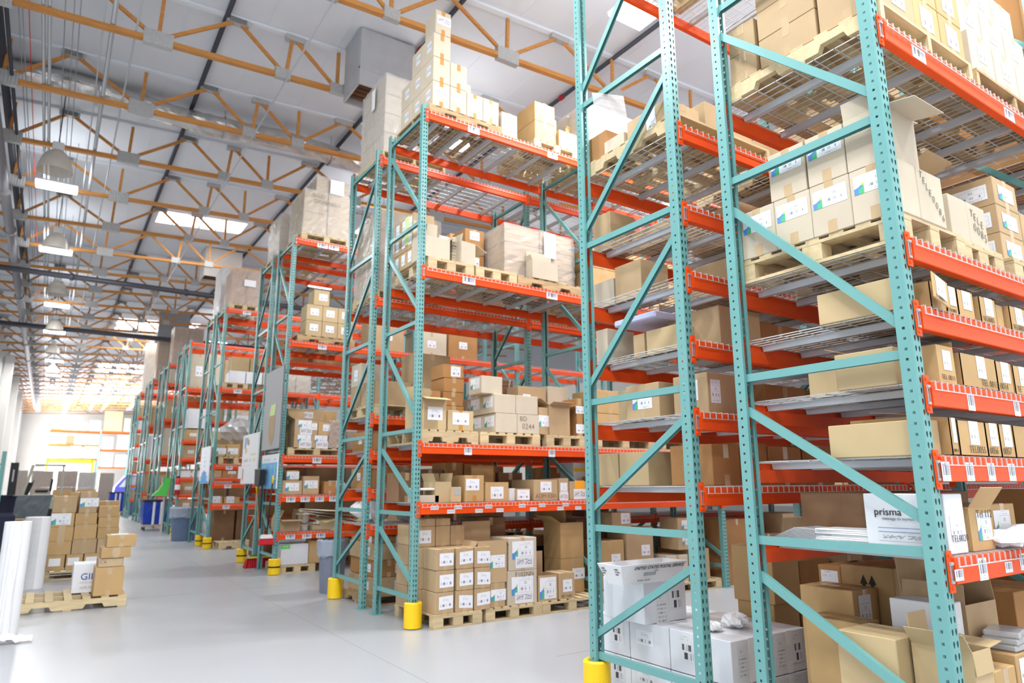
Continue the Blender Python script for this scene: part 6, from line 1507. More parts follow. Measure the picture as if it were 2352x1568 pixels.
fill('6a', 28.48, [1.2, 2.6, 3.95, 5.3], [[(0.6, 0.7, 'card'), (0.7, 0.9, 'brown'), (0.7, 0.6, 'card')], [(0.6, 1.0, 'pale'), (0.7, 0.8, 'honey'), (0.7, 0.8, 'card')]], 'sixth')
wrapped(3.44, 4.5, 28.45, 29.3, 6.02+DK, 7.5, 'tall brown wrapped load on top of the sixth rack', 'brown', 4, 2)
fill('7a', 33.23, [1.2, 2.6, 4.05], [[(0.6, 0.8, 'card'), (0.7, 0.9, 'brown')], [(0.5, 1.0, 'white'), (0.7, 0.8, 'honey')]], 'seventh')
wrapped(3.44, 4.3, 33.2, 34.0, 6.02+DK, 7.9, 'silvery wrapped load on top of the seventh rack', 'honey', 5, 2)
fill('8a', 38.08, [0.9, 1.55, 2.2, 2.85, 3.5, 4.2, 4.85], [[(0.5, 0.45, 'card'), (0.5, 0.4, 'honey')], [(0.5, 0.4, 'white'), (0.5, 0.45, 'card')]], 'last')
wrapped(3.44, 4.5, 38.05, 38.9, 6.02+DK, 8.6, 'tall pale wrapped load on top of the last rack', 'pale', 6, 2)

# ---- goods added deep in the racks, their dark colours standing in for shade
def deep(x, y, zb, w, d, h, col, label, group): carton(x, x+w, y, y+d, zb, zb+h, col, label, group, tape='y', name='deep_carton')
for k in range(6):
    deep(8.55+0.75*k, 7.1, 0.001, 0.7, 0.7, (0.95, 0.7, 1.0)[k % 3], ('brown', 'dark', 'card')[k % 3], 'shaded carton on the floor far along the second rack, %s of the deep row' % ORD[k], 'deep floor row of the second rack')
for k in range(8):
    deep(5.0+0.9*k if k < 1 else 5.98+0.8*(k-1), 8.5, 0.001, 0.72, 0.7, (0.8, 0.75, 0.6)[k % 3], ('dark', 'brown', 'dark')[k % 3], 'shade toned carton on the floor of the rear twin, %s of its deep row' % ORD[k], 'deep floor row of the rear twin')
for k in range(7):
    deep(3.5+0.0 if k < 0 else 3.46+0.8*k if k < 3 else 5.98+0.82*(k-3), 13.85, 0.001, 0.72, 0.7, 0.7, ('dark', 'brown')[k % 2], 'shade toned carton on the floor behind the broom rack, %s along' % ORD[k], 'deep floor row behind the brooms')
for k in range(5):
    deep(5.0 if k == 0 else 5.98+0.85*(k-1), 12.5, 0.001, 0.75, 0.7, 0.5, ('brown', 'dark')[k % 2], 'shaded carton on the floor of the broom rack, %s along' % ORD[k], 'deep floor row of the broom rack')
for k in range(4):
    deep(7.3 if k == 0 else 8.55+0.8*(k-1), 3.1, 0.001, 0.75, 0.8, (1.2, 1.0)[k % 2], ('dark', 'brown')[k % 2], 'shade toned carton on the floor deep in the rack behind the nearest, %s along' % ORD[k], 'deep floor row behind the nearest rack')
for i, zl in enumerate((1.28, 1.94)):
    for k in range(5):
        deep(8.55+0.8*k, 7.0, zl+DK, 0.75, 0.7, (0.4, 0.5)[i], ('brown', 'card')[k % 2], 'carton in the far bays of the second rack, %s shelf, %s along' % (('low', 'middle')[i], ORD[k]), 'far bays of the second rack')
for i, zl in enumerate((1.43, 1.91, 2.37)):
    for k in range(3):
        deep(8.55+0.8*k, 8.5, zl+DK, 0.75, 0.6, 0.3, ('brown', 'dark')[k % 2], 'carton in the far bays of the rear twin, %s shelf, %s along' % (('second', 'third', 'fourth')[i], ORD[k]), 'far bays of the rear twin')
# ================================================================== the main aisle, left of the racks
def gx(px, py, z=0.0): return at(px, py, z=z)
# nearest pallet with the white carton and the small tan pile
p, q = gx(25, 1413), gx(290, 1394)
y0 = (p.y+q.y)/2
PX0, PX1 = -0.25, q.x
pallet(PX0, PX1, y0, y0+0.95, 0.001, 'pale wooden pallet in the main aisle, half empty, slats showing', 'stringer', 'wood', 0.14)
zp = 0.142
xa, xb = FX(212, 1375, y0+0.05), FX(279, 1375, y0+0.05)
carton(xa, xb, y0+0.05, y0+0.48, zp, zp+0.34, 'honey', 'large tan carton, lowest of the small pile on the half empty pallet', tape='y')
carton(xa+0.02, xb-0.02, y0+0.06, y0+0.44, zp+0.342, zp+0.45, 'card', 'flat taped carton scrawled CK, second up in the small pile', tape=None, text=[('f', 0.06, 0.4, 0.06, 'CK', 'pen')], labs=[('f', 0.5, 0.5, 0.25, 0.09, 'tape')])
carton(xa+0.04, xb+0.05, y0+0.04, y0+0.42, zp+0.452, zp+0.58, 'honey', 'flat tan carton, third up in the small pile', labs=[('f', 0.5, 0.6, 0.09, 0.09, 'tape')])
carton(xa+0.09, xb+0.1, y0+0.05, y0+0.42, zp+0.582, zp+0.73, 'honey', 'taped tan carton topping the small pile on the half empty pallet', labs=[('t', 0.45, 0.5, 0.2, 0.2, 'paper')], tape='y')
xw0, xw1 = FX(163, 1362, y0+0.42), FX(236, 1362, y0+0.42)
o = carton(xw0, xw1, y0+0.42+0.07, y0+0.86, zp, zp+0.36, 'white', 'white carton printed GILI behind the small tan pile', tape=None, name='white_box')
add_text(o, 'f', xw1-xw0, 0.37, 0.36, 0.24, 0.45, 0.115, 'GILI', 'inkb', name='lettering'); add_sheet(o, 'f', xw1-xw0, 0.37, 0.36, 0.5, 0.36, 0.22, 0.02, 'lab_wide', 'small_print'); add_sheet(o, 'f', xw1-xw0, 0.37, 0.36, 0.5, 0.18, 0.2, 0.04, 'lab_wide', 'small_print')
# second pallet with the tall stack
y1 = 13.75
pallet(FX(92, 1325, y1), FX(278, 1318, y1), y1, y1+1.0, 0.001, 'pallet under the tall stack of tan cartons in the aisle', 'block', 'wood', 0.14)
yf = y1+0.03
ROWS = [  # left edge, right edge, top, bottom (places in the photograph), colour, extra
    ('small', 104, 146, 1291, 1322, 'honey'), ('small', 149, 187, 1290, 1320, 'honey'), ('small', 190, 228, 1290, 1320, 'honey'), ('small', 231, 268, 1290, 1320, 'honey'),
    ('large', 107, 162, 1243, 1290, 'honey'), ('large', 164, 220, 1238, 1289, 'card'), ('large', 222, 271, 1236, 1289, 'card'),
    ('wide taped', 113, 168, 1210, 1242, 'honey'), ('flat', 170, 222, 1204, 1237, 'honey'), ('flat', 224, 273, 1211, 1235, 'honey'),
    ('labelled', 117, 171, 1177, 1209, 'honey'), ('flat plain', 173, 223, 1178, 1203, 'honey'), ('flat plain', 226, 274, 1187, 1210, 'honey'),
    ('printed', 122, 177, 1139, 1176, 'card'), ('logo labelled', 183, 224, 1129, 1177, 'card'), ('low', 227, 275, 1162, 1186, 'honey')]
col_z = {}
for k, (kind, a, c, t_, b_, colr) in enumerate(ROWS):
    col = 0 if k < 4 else (k-4) % 3
    xa, xb = FX(a, (t_+b_)/2, yf), FX(c, (t_+b_)/2, yf)
    if k < 4: za = 0.142
    else: za = col_z.get(col, 0.0) if k >= 7 else max(col_z[0], 0.142)
    if 4 <= k < 7: za = base1
    zt = max(FZ((a+c)/2, t_, yf), za+0.1)
    if k < 4:
        zt = 0.142+0.25; base1 = zt+0.001; col_z[0] = zt
    else: col_z[col] = zt+0.001
    labs = []
    if kind == 'labelled': labs = [('f', 0.42, 0.55, 0.28, 0.18, 'lab_prisma')]
    if kind == 'logo labelled': labs = [('f', 0.55, 0.5, 0.27, 0.14, 'lab_prisma')]
    if kind == 'small': labs = [('f', 0.45, 0.55, 0.16, 0.12, 'paper')]
    if kind == 'wide taped': labs = [('f', 0.5, 0.5, 0.1, 0.25, 'tape')]
    o = carton(xa, xb, yf, yf+0.42, za, zt, colr, '%s tan carton of the tall aisle stack, %s row up, %s across' % (kind, ORD[0 if k < 4 else 1+(k-4)//3], ORD[k if k < 4 else col]), 'cartons of the tall aisle stack', labs=labs, tape='y' if kind != 'small' else None)
carton(FX(160, 1140, yf+0.5), FX(200, 1140, yf+0.5), yf+0.5, yf+0.95, 0.142, FZ(180, 1130, yf+0.5), 'honey', 'tan carton standing behind the logo labelled one in the tall aisle stack')
carton(FX(222, 1150, yf+0.5), FX(275, 1150, yf+0.5), yf+0.5, yf+0.95, 0.142, FZ(250, 1150, yf+0.5), 'honey', 'tan carton behind the low one in the tall aisle stack')
for r in range(4): carton(FX(95, 1300, yf+0.4), FX(110, 1300, yf+0.4), yf+0.46, yf+0.9, 0.142+0.2*r, 0.142+0.2*(r+1)-0.006, 'honey', 'carton with white edge at the back of the tall aisle stack, %s up' % ORD[r], 'rear cartons of the aisle stack', labs=[('f', 0.5, 0.5, 0.06, 0.1, 'paper')])
# white rolls standing on the floor
def roll(px, py, r, h, label, seed, torn=False):
    p = gx(px, py); t = thing('paper_roll', label, 'roll', (p.x, p.y+r*0.6, 0.001))
    b = MB(); b.lathe([(r, 0), (r, h)], 28); b.lathe([(r, h), (r*0.98, h+0.004), (0.045, h+0.004), (0.045, h-0.1)], 28); b.build('roll_body', M['paper'], t, smooth=False)
    b = MB(); b.lathe([(0.045, 0), (0.045, h-0.002), (0.035, h-0.002), (0.035, 0)], 16); b.build('core', M['card'], t)
    b = MB(); rng = random.Random(seed); n = 10; i = len(b.v)
    for k in range(n+1):
        a = -2.2+0.9*k/n
        for q in range(6):
            z_ = h*q/5; rr = r+0.004+(0.05*k/n if torn else 0.006)*rng.uniform(0.3, 1); b.v.append((rr*math.cos(a), rr*math.sin(a), z_))
    for k in range(n):
        for q in range(5): b.f.append((i+k*6+q, i+(k+1)*6+q, i+(k+1)*6+q+1, i+k*6+q+1))
    b.build('loose_edge', M['film' if not torn else 'paper'], t)
    return t
roll(67, 1353, 0.165, 1.03, 'tall white roll standing on the floor before the aisle stack', 1)
roll(6, 1462, 0.12, 1.12, 'tall white roll with a torn edge nearest the camera', 2, torn=True)
p = gx(28, 1472); b = MB(); rng = random.Random(8); n = 12; c0 = (p.x-0.2, p.y-0.02)
i = len(b.v)
for k in range(n):
    for q in range(5): b.v.append((c0[0]+0.36*k/(n-1), c0[1]-0.16*q/4+rng.uniform(-.02, .02), 0.012+rng.uniform(0, 0.04)+(0.03 if q == 0 else 0)))
for k in range(n-1):
    for q in range(4): b.f.append((i+k*5+q, i+(k+1)*5+q, i+(k+1)*5+q+1, i+k*5+q+1))
o = b.build('torn_paper', M['paper'], None); tag(o, 'scrap of torn white paper on the floor by the torn roll', 'paper')
p = at(8, 1255, z=0.0)
t = thing('padded_chair', 'black padded chair back at the picture edge beside the white rolls', 'chair', (at(6, 1250, y=12).x-0.12, 12.0, 0.0))
b = MB(); b.box(-0.26, 0.22, -0.06, 0.06, 0.5, 1.13, 0.05); b.build('backrest', M['navy'], t)
b = MB(); b.box(-0.28, 0.2, -0.02, 0.46, 0.42, 0.5, 0.03); b.build('seat', M['navy'], t)
for sx in (-0.22, 0.16):
    for sy in (0.02, 0.42):
        b = MB(); b.bar((sx, sy, 0.0), (sx, sy, 0.43), 0.03, 0.03); b.build('leg', M['black'], t)
# stacking frame, dark tote, grey cart
y = 26.0
t = thing('wooden_rack', 'low open wooden frame with a pale plank behind the white roll', 'frame', (FX(24, 1240, 18.5), 18.5, 0.0))
w = FX(64, 1240, 18.5)-FX(24, 1240, 18.5)
for sx in (0.0, w):
    b = MB(); b.bar((sx, 0, 0), (sx, 0, 0.75 if sx == 0 else 0.2), 0.06, 0.06, up=(0, 1, 0)); b.build('post', M['truss'], t)
for k in range(3):
    b = MB(); b.bar((0, 0.2*k, 0.2), (w, 0.2*k, 0.2), 0.14, 0.03); b.build('plank', M['wood'], t)
y = 33.0
t = thing('canvas_cart', 'grey vinyl covered basket cart on a wooden base in the far aisle', 'cart', ((FX(14, 1160, y)+FX(118, 1160, y))/2, y, 0.0))
W = FX(118, 1160, y)-FX(14, 1160, y); zb_, zt_ = FZ(60, 1187, y), FZ(60, 1138, y)
b = MB(); n = 14; rng = random.Random(2)
def ringc(hw, hd, z_):
    out = []
    for (p, q) in (((-1, -1), (1, -1)), ((1, -1), (1, 1)), ((1, 1), (-1, 1)), ((-1, 1), (-1, -1))):
        for k in range(n):
            f = k/n; out.append((hw*(p[0]+(q[0]-p[0])*f), hd*(p[1]+(q[1]-p[1])*f)+rng.uniform(-.02, .02), z_))
    return out
rings = []
for q in range(6):
    f = q/5; rings.append(len(b.v)); b.v += ringc(W*(0.42+0.08*f), 0.4+0.06*f, zb_+(zt_-zb_)*f)
m_ = 4*n
for p_, q_ in zip(rings, rings[1:]):
    for k in range(m_): b.f.append((p_+k, p_+(k+1) % m_, q_+(k+1) % m_, q_+k))
b.build('cover', M['greycloth'], t)
b = MB(); b.box(-W*0.42, W*0.42, -0.42, 0.42, zb_-0.1, zb_-0.02); b.build('base', M['wood'], t)
b = MB(); b.box(-W*0.49, W*0.49, -0.45, 0.45, zt_-0.01, zt_+0.02); b.build('rim', M['greycloth'], t)
for sx in (-0.36, 0.36):
    for sy in (-0.32, 0.32):
        b = MB(); b.tube([(W*sx-0.02, sy, 0.08), (W*sx+0.02, sy, 0.08)], 0.08, 12); b.build('caster', M['rubber'], t)
y = 31.0
t = thing('tote_bin', 'dark blue tote bin at the picture edge before the forklift', 'bin', (FX(8, 1150, y), y, 0.0)); b = MB()
b.lathe([(0.3, 0), (0.36, 1.1), (0.38, 1.1), (0.38, 1.16), (0.34, 1.16), (0.28, 0.02), (0.001, 0.02)], 4); b.build('tub', M['navy'], t); b = MB(); b.box(-0.27, 0.27, -0.27, 0.27, 1.16, 1.2, 0.01); b.build('lid', M['navy'], t)
# forklift
y = 38.0
fx = lambda px, py=1100: FX(px, py, y)
fz = lambda py, px=80: FZ(px, py, y)
t = thing('forklift', 'cream forklift with a black mast and open overhead guard', 'forklift', (fx(90), y, 0.0))
ox = fx(90)
def fl_part(name, m, f): b = MB(); f(b); return b.build(name, M[m], t)
xm = fx(30)-ox
for s in (-0.35, 0.35): fl_part('mast_rail', 'black', lambda b: b.box(xm-0.14, xm+0.14, s-0.07, s+0.07, 0.1, fz(1063)))
for zz in (0.5, 1.2, fz(1066)-0.1): fl_part('mast_crossbar', 'black', lambda b: b.box(xm-0.08, xm+0.08, -0.35, 0.35, zz, zz+0.12))
fl_part('mast_stripe', 'greypaper', lambda b: b.box(xm-0.03, xm+0.03, -0.43, -0.42, fz(1106), fz(1079)))
for s in (-0.25, 0.25): fl_part('fork', 'black', lambda b: (b.box(xm-1.2, xm-0.1, s-0.06, s+0.06, 0.08, 0.13), b.box(xm-0.18, xm-0.1, s-0.06, s+0.06, 0.08, 0.7)))
xr = fx(142)-ox
fl_part('chassis', 'cream', lambda b: b.prism([(xm+0.2, 0.25), (xr, 0.25), (xr+0.05, 1.0), (xr-0.3, fz(1135)), (fx(80)-ox, fz(1135)), (fx(72)-ox, 0.75), (xm+0.2, 0.7)], 'y', -0.45, 0.45))
fl_part('counterweight', 'cream', lambda b: b.box(xr-0.45, xr+0.1, -0.5, 0.5, 0.3, 1.0, 0.06))
for s in (-0.45, 0.45):
    fl_part('guard_post', 'cream', lambda b: b.bar((fx(52, 1137)-ox, s, fz(1137)), (fx(77, 1068)-ox, s, fz(1068)), 0.09, 0.09))
    fl_part('guard_post', 'cream', lambda b: b.bar((fx(140, 1135)-ox, s, fz(1135)), (fx(147, 1068)-ox, s, fz(1068)), 0.08, 0.08))
    fl_part('guard_rail', 'cream', lambda b: b.bar((fx(77)-ox, s, fz(1068)), (fx(148)-ox, s, fz(1068)), 0.08, 0.08))
for k in range(5):
    xx_ = fx(80)-ox+(fx(146)-fx(80))*k/4; fl_part('guard_bar', 'cream', lambda b: b.bar((xx_, -0.45, fz(1068)+0.03), (xx_, 0.45, fz(1068)+0.03), 0.05, 0.04))
fl_part('seat_cushion', 'black', lambda b: b.box(fx(84)-ox, fx(114)-ox, -0.25, 0.25, fz(1131), fz(1124), 0.04))
fl_part('seat_back', 'black', lambda b: b.bar((fx(115, 1128)-ox, 0, fz(1128)), (fx(121, 1100)-ox, 0, fz(1100)), 0.48, 0.1, up=(1, 0, 0)))
fl_part('steering_column', 'black', lambda b: b.bar((fx(58, 1137)-ox, 0, fz(1137)), (fx(72, 1108)-ox, 0, fz(1108)), 0.3, 0.18))
fl_part('steering_wheel', 'black', lambda b: b.tube([(fx(75, 1108)-ox+0.05*math.sin(a), 0.18*math.cos(a), fz(1108)+0.16*math.sin(a)*0.6) for a in [2*math.pi*k/14 for k in range(15)]], 0.02, 6))
for s in (-0.45, 0.45):
    for xx_ in (xm+0.45, xr-0.35): fl_part('wheel', 'rubber', lambda b: b.tube([(xx_, s-0.09, 0.27), (xx_, s+0.09, 0.27)], 0.27, 16))
# wrapped stacks of sheet board behind the forklift
for k, (a, c, tp, c_) in enumerate(((38, 62, 1080, 'dark'), (72, 122, 1081, 'dark'), (131, 178, 1081, 'dark'), (181, 220, 1084, 'greypaper'), (229, 262, 1086, 'dark'))):
    y = 46.0
    x0_, x1_ = FX(a, 1100, y), FX(c, 1100, y)
    pallet(x0_, x1_, y, y+1.1, 0.001, 'pallet under the %s film wrapped board stack beyond the forklift' % ORD[k], 'block', 'wood', 0.14)
    wrapped(x0_, x1_, y+0.02, y+1.05, 0.142, FZ(a, tp, y), 'film wrapped stack of brown board beyond the forklift, %s across' % ORD[k], c_, 5, 1, group='wrapped board stacks')
for k, px in enumerate((145, 200)):
    y = 45.0; carton(FX(px-25, 1130, y), FX(px+20, 1130, y), y, y+0.6, 0.0, FZ(px, 1124, y), 'honey', 'long honey carton on the floor before the board stacks, %s' % ('nearer the forklift', 'nearer the van')[k])
# van
y = 62.0
t = thing('van', 'purple blue van parked at the far end beside the last rack', 'van', (FX(262, 1110, y), y, 0.0))
b = MB(); b.prism([(0.15, 0.35), (3.6, 0.35), (3.6, 2.1), (1.3, 2.35), (0.75, 2.3), (0.1, 1.45), (0.0, 0.9)], 'y', 0, 1.9); recalc(b.build('body', M['purple'], t))
b = MB(); b.prism([(0.35, 1.45), (1.35, 1.45), (1.35, 2.15), (0.82, 2.15)], 'y', -0.012, 0.02); recalc(b.build('side_window', M['glass'], t))
b = MB(); b.prism([(1.45, 1.45), (2.6, 1.45), (2.6, 2.1), (1.45, 2.15)], 'y', -0.012, 0.02); recalc(b.build('side_window', M['glass'], t))
b = MB(); b.box(0.9, 1.1, -0.03, 0.0, 1.15, 1.35, 0.01); b.build('side_lamp', M['gold'], t)
b = MB(); b.box(1.3, 1.38, -0.01, 0.0, 0.5, 1.4); b.build('door_seam', M['purple'], t)
for xx_ in (0.75, 2.9):
    for yy in (0.02, 1.75):
        b = MB(); b.tube([(xx_, yy, 0.34), (xx_, yy+0.16, 0.34)], 0.34, 18); w_ = b.build('wheel', M['rubber'], t); b = MB(); b.tube([(xx_, yy-0.005, 0.34), (xx_, yy+0.02, 0.34)], 0.18, 14); b.build('hub_cap', M['steelgrey'], w_)
# blue carts
def blue_cart(px0, px1, pyb, pyt, label, wd=0.75):
    p, q = gx(px0, pyb), gx(px1, pyb); y_ = (p.y+q.y)/2; w_ = q.x-p.x
    t = thing('laundry_cart', label, 'cart', ((p.x+q.x)/2, y_, 0.0)); zt_ = FZ((px0+px1)/2, pyt, y_)
    b = MB(); i = 0; h0 = 0.2; rng = random.Random(int(px0)); n = 8; rings = []
    for k_ in range(6):
        f = k_/5; hw, hd, z_ = w_/2*(0.93+0.07*f), wd/2*(0.93+0.07*f), h0+(zt_-h0)*f; rings.append(len(b.v))
        for (p_, q_) in (((-1, -1), (1, -1)), ((1, -1), (1, 1)), ((1, 1), (-1, 1)), ((-1, 1), (-1, -1))):
            for e in range(n):
                g = e/n; bul = 0.02*math.sin(math.pi*f)*rng.uniform(0.2, 1.4); b.v.append(((hw+bul)*(p_[0]+(q_[0]-p_[0])*g), (hd+bul)*(p_[1]+(q_[1]-p_[1])*g)+wd/2, z_))
    for r0, r1 in zip(rings, rings[1:]):
        for e in range(4*n): b.f.append((r0+e, r0+(e+1) % (4*n), r1+(e+1) % (4*n), r1+e))
    b.f.append(tuple(rings[0]+e for e in reversed(range(4*n))))
    b.build('canvas', M['blue'], t)
    for (x_0, y_0, x_1, y_1) in ((-w_/2, 0, w_/2, 0), (-w_/2, wd, w_/2, wd), (-w_/2, 0, -w_/2, wd), (w_/2, 0, w_/2, wd)):
        b = MB(); b.bar((x_0, y_0, zt_), (x_1, y_1, zt_), 0.05, 0.06); b.build('rim_rail', M['black'], t)
    for f in (-0.12, 0.16):
        b = MB(); b.bar((w_*f, -0.022, h0), (w_*f, -0.012, zt_-0.03), 0.075, 0.01, up=(0, 1, 0)); b.build('white_strap', M['paper'], t)
    b = MB(); b.box(-w_*0.47, w_*0.47, 0.02, wd-0.02, 0.13, 0.2); b.build('base', M['wood'], t)
    for sx in (-0.4, 0.4):
        for sy in (0.1, wd-0.1):
            b = MB(); b.tube([(w_*sx-0.02, sy, 0.065), (w_*sx+0.02, sy, 0.065)], 0.065, 12); b.build('caster', M['rubber'], t)
blue_cart(322, 390, 1218, 1150, 'blue canvas cart with two white straps on casters')
blue_cart(247, 284, 1183, 1131, 'smaller looking blue canvas cart farther down the aisle', 0.9)
# bins
def bin_(px0, px1, pyb, h, m, label, liner=None):
    p, q = gx(px0, pyb), gx(px1, pyb); r0 = (q-p).length/2*0.92; c = (p+q)/2
    d = Vector((c.x, c.y, 0)).normalized()*r0; t = thing('rubbish_bin', label, 'bin', (c.x+d.x, c.y+d.y, 0.0))
    b = MB(); b.lathe([(r0*0.9, 0), (r0*1.08, h*0.88), (r0*1.14, h*0.88), (r0*1.14, h*0.94), (r0*1.18, h*0.94), (r0*1.18, h), (r0*1.1, h), (r0*0.86, 0.02), (0.001, 0.02)], 28); b.build('tub', M[m], t)
    for s in (0, math.pi):
        a = s-0.6; b = MB(); b.box(r0*1.12, r0*1.25, -0.06, 0.06, h*0.78, h*0.86, 0.01, m=Matrix.Rotation(a, 4, 'Z')); b.build('handle', M[m], t)
    if liner:
        b = MB(); rng = random.Random(3); n = 36; rings = []
        for k, (rr, z_) in enumerate(((1.12, h*0.7), (1.23, h*0.74), (1.22, h*0.86), (1.24, h+0.01), (1.14, h+0.03), (1.05, h-0.05))):
            rings.append(len(b.v))
            for j in range(n):
                a = 2*math.pi*j/n; e = r0*rr*(1+rng.uniform(-.02, .02)); b.v.append((e*math.cos(a), e*math.sin(a), z_+rng.uniform(-.015, .015)))
        for p_, q_ in zip(rings, rings[1:]):
            for j in range(n): b.f.append((p_+j, p_+(j+1) % n, q_+(j+1) % n, q_+j))
        b.build('bin_liner', M[liner], t)
    return t
bin_(390, 449, 1243, 0.88, 'bin', 'large blue grey rubbish bin with a clear liner folded over', 'bag')
bin_(290, 318, 1183, 1.05, 'bin', 'blue grey rubbish bin beside the far blue cart', None)
tb = bin_(728, 792, 1364, 0.70, 'bin2', 'grey rubbish bin at the rack end with flat cardboard thrown on top', 'bag')
c = tb.location
b = MB(); b.box(-0.26, 0.3, -0.2, 0.26, 0, 0.16); o = b.build('flattened_box', M['kraft'], None, loc=(c.x+0.15, c.y, 0.83)); o.rotation_euler = (0.1, 0.16, 0.2); tag(o, 'yellowish cardboard box tipped on top of the grey bin', 'box')
for sx, an in ((-0.26, -1.9), (0.3, 1.2)):
    b = MB(); b.box(-0.003, 0.003, -0.2, 0.26, 0, 0.2); f = b.build('flap', M['kraft'], o, loc=(sx, 0, 0.16)); f.rotation_euler[1] = an
for k in range(3):
    b = MB(); b.box(-0.4, 0.4, -0.25, 0.25, 0, 0.006); o = b.build('cardboard_sheet', M['pale'], None, loc=(c.x-0.02, c.y+0.1, 1.04+0.04*k)); o.rotation_euler = (0.05, 0.16-0.05*k, 0.3*k); tag(o, 'loose sheet of cardboard lying over the grey bin, %s' % ('lowest', 'middle', 'topmost')[k], 'cardboard')
# green slide and extinguisher
y = 25.0
t = thing('slide', 'bright green plastic slide panel leaning by the fifth rack, above the blue cart', 'slide', (FX(349, 1137, y), 25.0, FZ(349, 1139, y)))
s_ = FX(390, 1137, y)-FX(349, 1137, y); h_ = FZ(370, 1096, y)-FZ(349, 1139, y)
P = [(0, 0), (s_*0.8, 0.0), (s_, h_*0.95), (s_*0.55, h_), (s_*0.5, h_*0.6), (s_*0.3, h_*0.3), (0.02, h_*0.1)]
b = MB(); b.prism(P, 'y', -0.06, 0.06); recalc(b.build('panel', M['green'], t)); b = MB(); b.box(s_*0.42, s_*0.56, -0.08, -0.06, h_*0.72, h_*1.02, 0.01); b.build('side_tag', M['greypaper'], t)
b = MB(); b.bar((s_*0.7, 0.03, -FZ(349, 1139, y)), (s_*0.7, 0.03, 0.05), 0.05, 0.05, up=(1, 0, 0)); b.build('stand', M['zinc'], t)
t = thing('fire_extinguisher', 'red fire extinguisher on the rack post beside the green slide', 'extinguisher', (3.36, 23.48, FZ(385, 1136, 23.4)))
b = MB(); b.lathe([(0.001, 0), (0.075, 0.01), (0.075, 0.4), (0.04, 0.46), (0.03, 0.5)], 16, caps=True); b.build('cylinder', M['red'], t, smooth=True)
b = MB(); b.box(-0.05, 0.05, -0.02, 0.02, 0.5, 0.56, 0.01); b.build('valve', M['black'], t); b = MB(); b.bar((0.0, 0.07, 0.3), (0.0, 0.121, 0.3), 0.04, 0.04); b.build('wall_hook', M['black'], t); b = MB(); b.lathe([(0.077, 0.15), (0.077, 0.3)], 16); b.build('label_band', M['paper'], t)
# far rack against the wall
y = 74.0
t = thing('far_rack', 'orange beamed rack along the far wall, loaded with white cartons', 'pallet rack', (FX(110, 985, y), y, 0))
ox = FX(110, 985, y)
px_posts = [FX(p, 1000, y)-ox for p in (112, 231, 299)]
for xp in px_posts:
    for yy in (0, 1.05):
        b = MB(); b.box(xp-0.05, xp+0.05, yy, yy+0.1, 0, 6.7); b.build('upright_post', M['teal'], t)
    for zz in (1.5, 3.0, 4.5, 6.0):
        b = MB(); b.bar((xp, 0.1, zz), (xp, 1.05, zz), 0.04, 0.05); b.build('horizontal_brace', M['teal'], t)
levels = [(0, 6.5), (1, 6.5), (0, 5.25), (1, 4.87), (0, 4.0), (1, 3.27)]
for bay, zz in levels:
    for yy in (-0.03, 1.1):
        b = MB(); b.box(px_posts[bay]+0.05, px_posts[bay+1]-0.05, yy, yy+0.06, zz-0.15, zz); b.build('beam', M['orange'], t)
    b = MB(); b.box(px_posts[bay]+0.05, px_posts[bay+1]-0.05, 0.03, 1.1, zz-0.03, zz-0.005); b.build('shelf_board', M['zinc'], t)
PC = [(6.5, 118, 144, 967, 'card', 1), (6.5, 148, 178, 960, 'white', 4), (6.5, 183, 198, 971, 'white', 2), (6.5, 205, 232, 965, 'white', 3), (6.5, 240, 282, 944, 'card', 1), (6.5, 284, 304, 960, 'pale', 2),
      (5.25, 131, 150, 998, 'card', 1), (5.25, 151, 169, 1000, 'dark', 1), (5.25, 170, 199, 999, 'white', 3), (5.25, 201, 229, 999, 'white', 3), (4.87, 234, 259, 1003, 'white', 4), (4.87, 269, 296, 998, 'white', 4),
      (4.0, 112, 136, 1032, 'white', 1), (4.0, 138, 158, 1036, 'white', 1), (4.0, 160, 186, 1022, 'pale', 1), (4.0, 192, 226, 1023, 'pale', 1), (3.27, 232, 258, 1040, 'white', 4), (3.27, 264, 290, 1044, 'white', 3)]
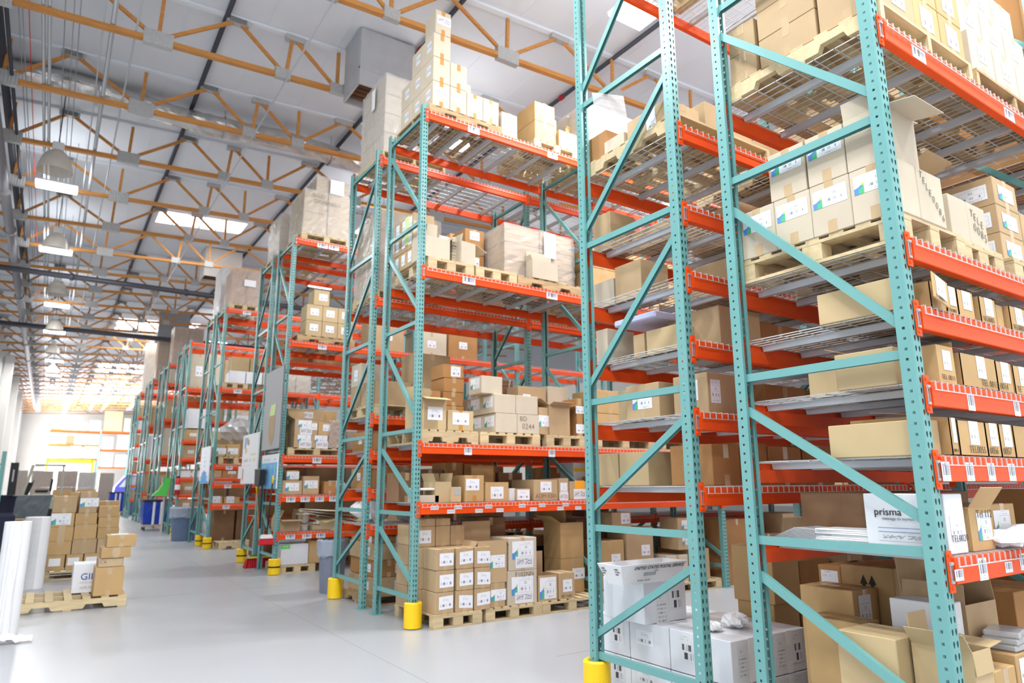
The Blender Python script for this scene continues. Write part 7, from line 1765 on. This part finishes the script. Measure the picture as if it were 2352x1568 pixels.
for k, (zz, a, c, tp, colr, nr) in enumerate(PC):
    x0_, x1_ = FX(a, (tp+20), y), FX(c, tp+20, y)
    for xq in px_posts:
        f = xq+ox
        if x0_ < f+0.09 and x1_ > f-0.06:
            if (x0_+x1_)/2 < f: x1_ = f-0.07
            else: x0_ = f+0.07
    zt_ = max(FZ((a+c)/2, tp, y), zz+0.3)
    for r in range(nr):
        h_ = (zt_-zz)/nr
        carton(x0_, x1_, y+0.05, y+0.95, zz+h_*r, zz+h_*(r+1)-0.02*(nr > 1), colr, '%s carton on the far wall rack, at its %s shelf, %s along, %s layer' % ({'white': 'white', 'card': 'tan', 'dark': 'dark', 'pale': 'pale'}[colr], {6.5: 'top', 5.25: 'second', 4.87: 'second', 4.0: 'third', 3.27: 'third'}[zz], ORD[k % 6], ROWW[r]), 'cartons on the far wall rack', tape=None, name='%s_carton' % {'white': 'white', 'card': 'tan', 'dark': 'dark', 'pale': 'pale'}[colr], gap=0.03)
t = thing('dock_frame', 'yellow door frame under the far wall rack', 'frame', (ox, y-0.1, 0))
a, c = FX(108, 1060, y)-ox, FX(213, 1060, y)-ox
for xx_ in (a, c): b = MB(); b.box(xx_-0.1, xx_+0.1, -0.06, 0.0, 0, 3.85); b.build('jamb', M['yellow'], t)
b = MB(); b.box(a, c, -0.06, 0.0, 3.55, 3.85); b.build('header', M['yellow'], t)
b = MB(); b.box(a+0.1, c-0.1, -0.03, 0.0, 0, 3.55); b.build('roller_door', M['paper'], t)
# left edge: green post and a white column
t = thing('rack_post', 'green upright post at the picture edge before the ribbed wall', 'post', (FX(5, 1080, 24), 24, 0))
b = MB(); b.box(-0.05, 0.05, -0.04, 0.04, 0, FZ(5, 1036, 24)); b.build('upright', M['teal'], t)
for zz in (1.7, 2.1): b = MB(); b.bar((-0.8, 0, zz), (0, 0, zz), 0.04, 0.05); b.build('rail', M['teal'], t)
b = MB(); b.box(-0.85, -0.78, -0.04, 0.04, 0, 2.4); b.build('upright', M['teal'], t)
for k, yy in enumerate((44, 52, 60)):
    t = thing('wall_column', 'white square column along the ribbed wall, %s from the near end' % ORD[k], 'column', (-2.3, yy, 0)); b = MB(); b.box(-0.2, 0.2, -0.2, 0.2, 0.0, 8.2, 0.02); b.build('shaft', M['wallw'], t); b = MB(); b.box(-0.23, 0.23, -0.23, 0.23, 0, 1.2, 0.02); b.build('guard', M['paper'], t)
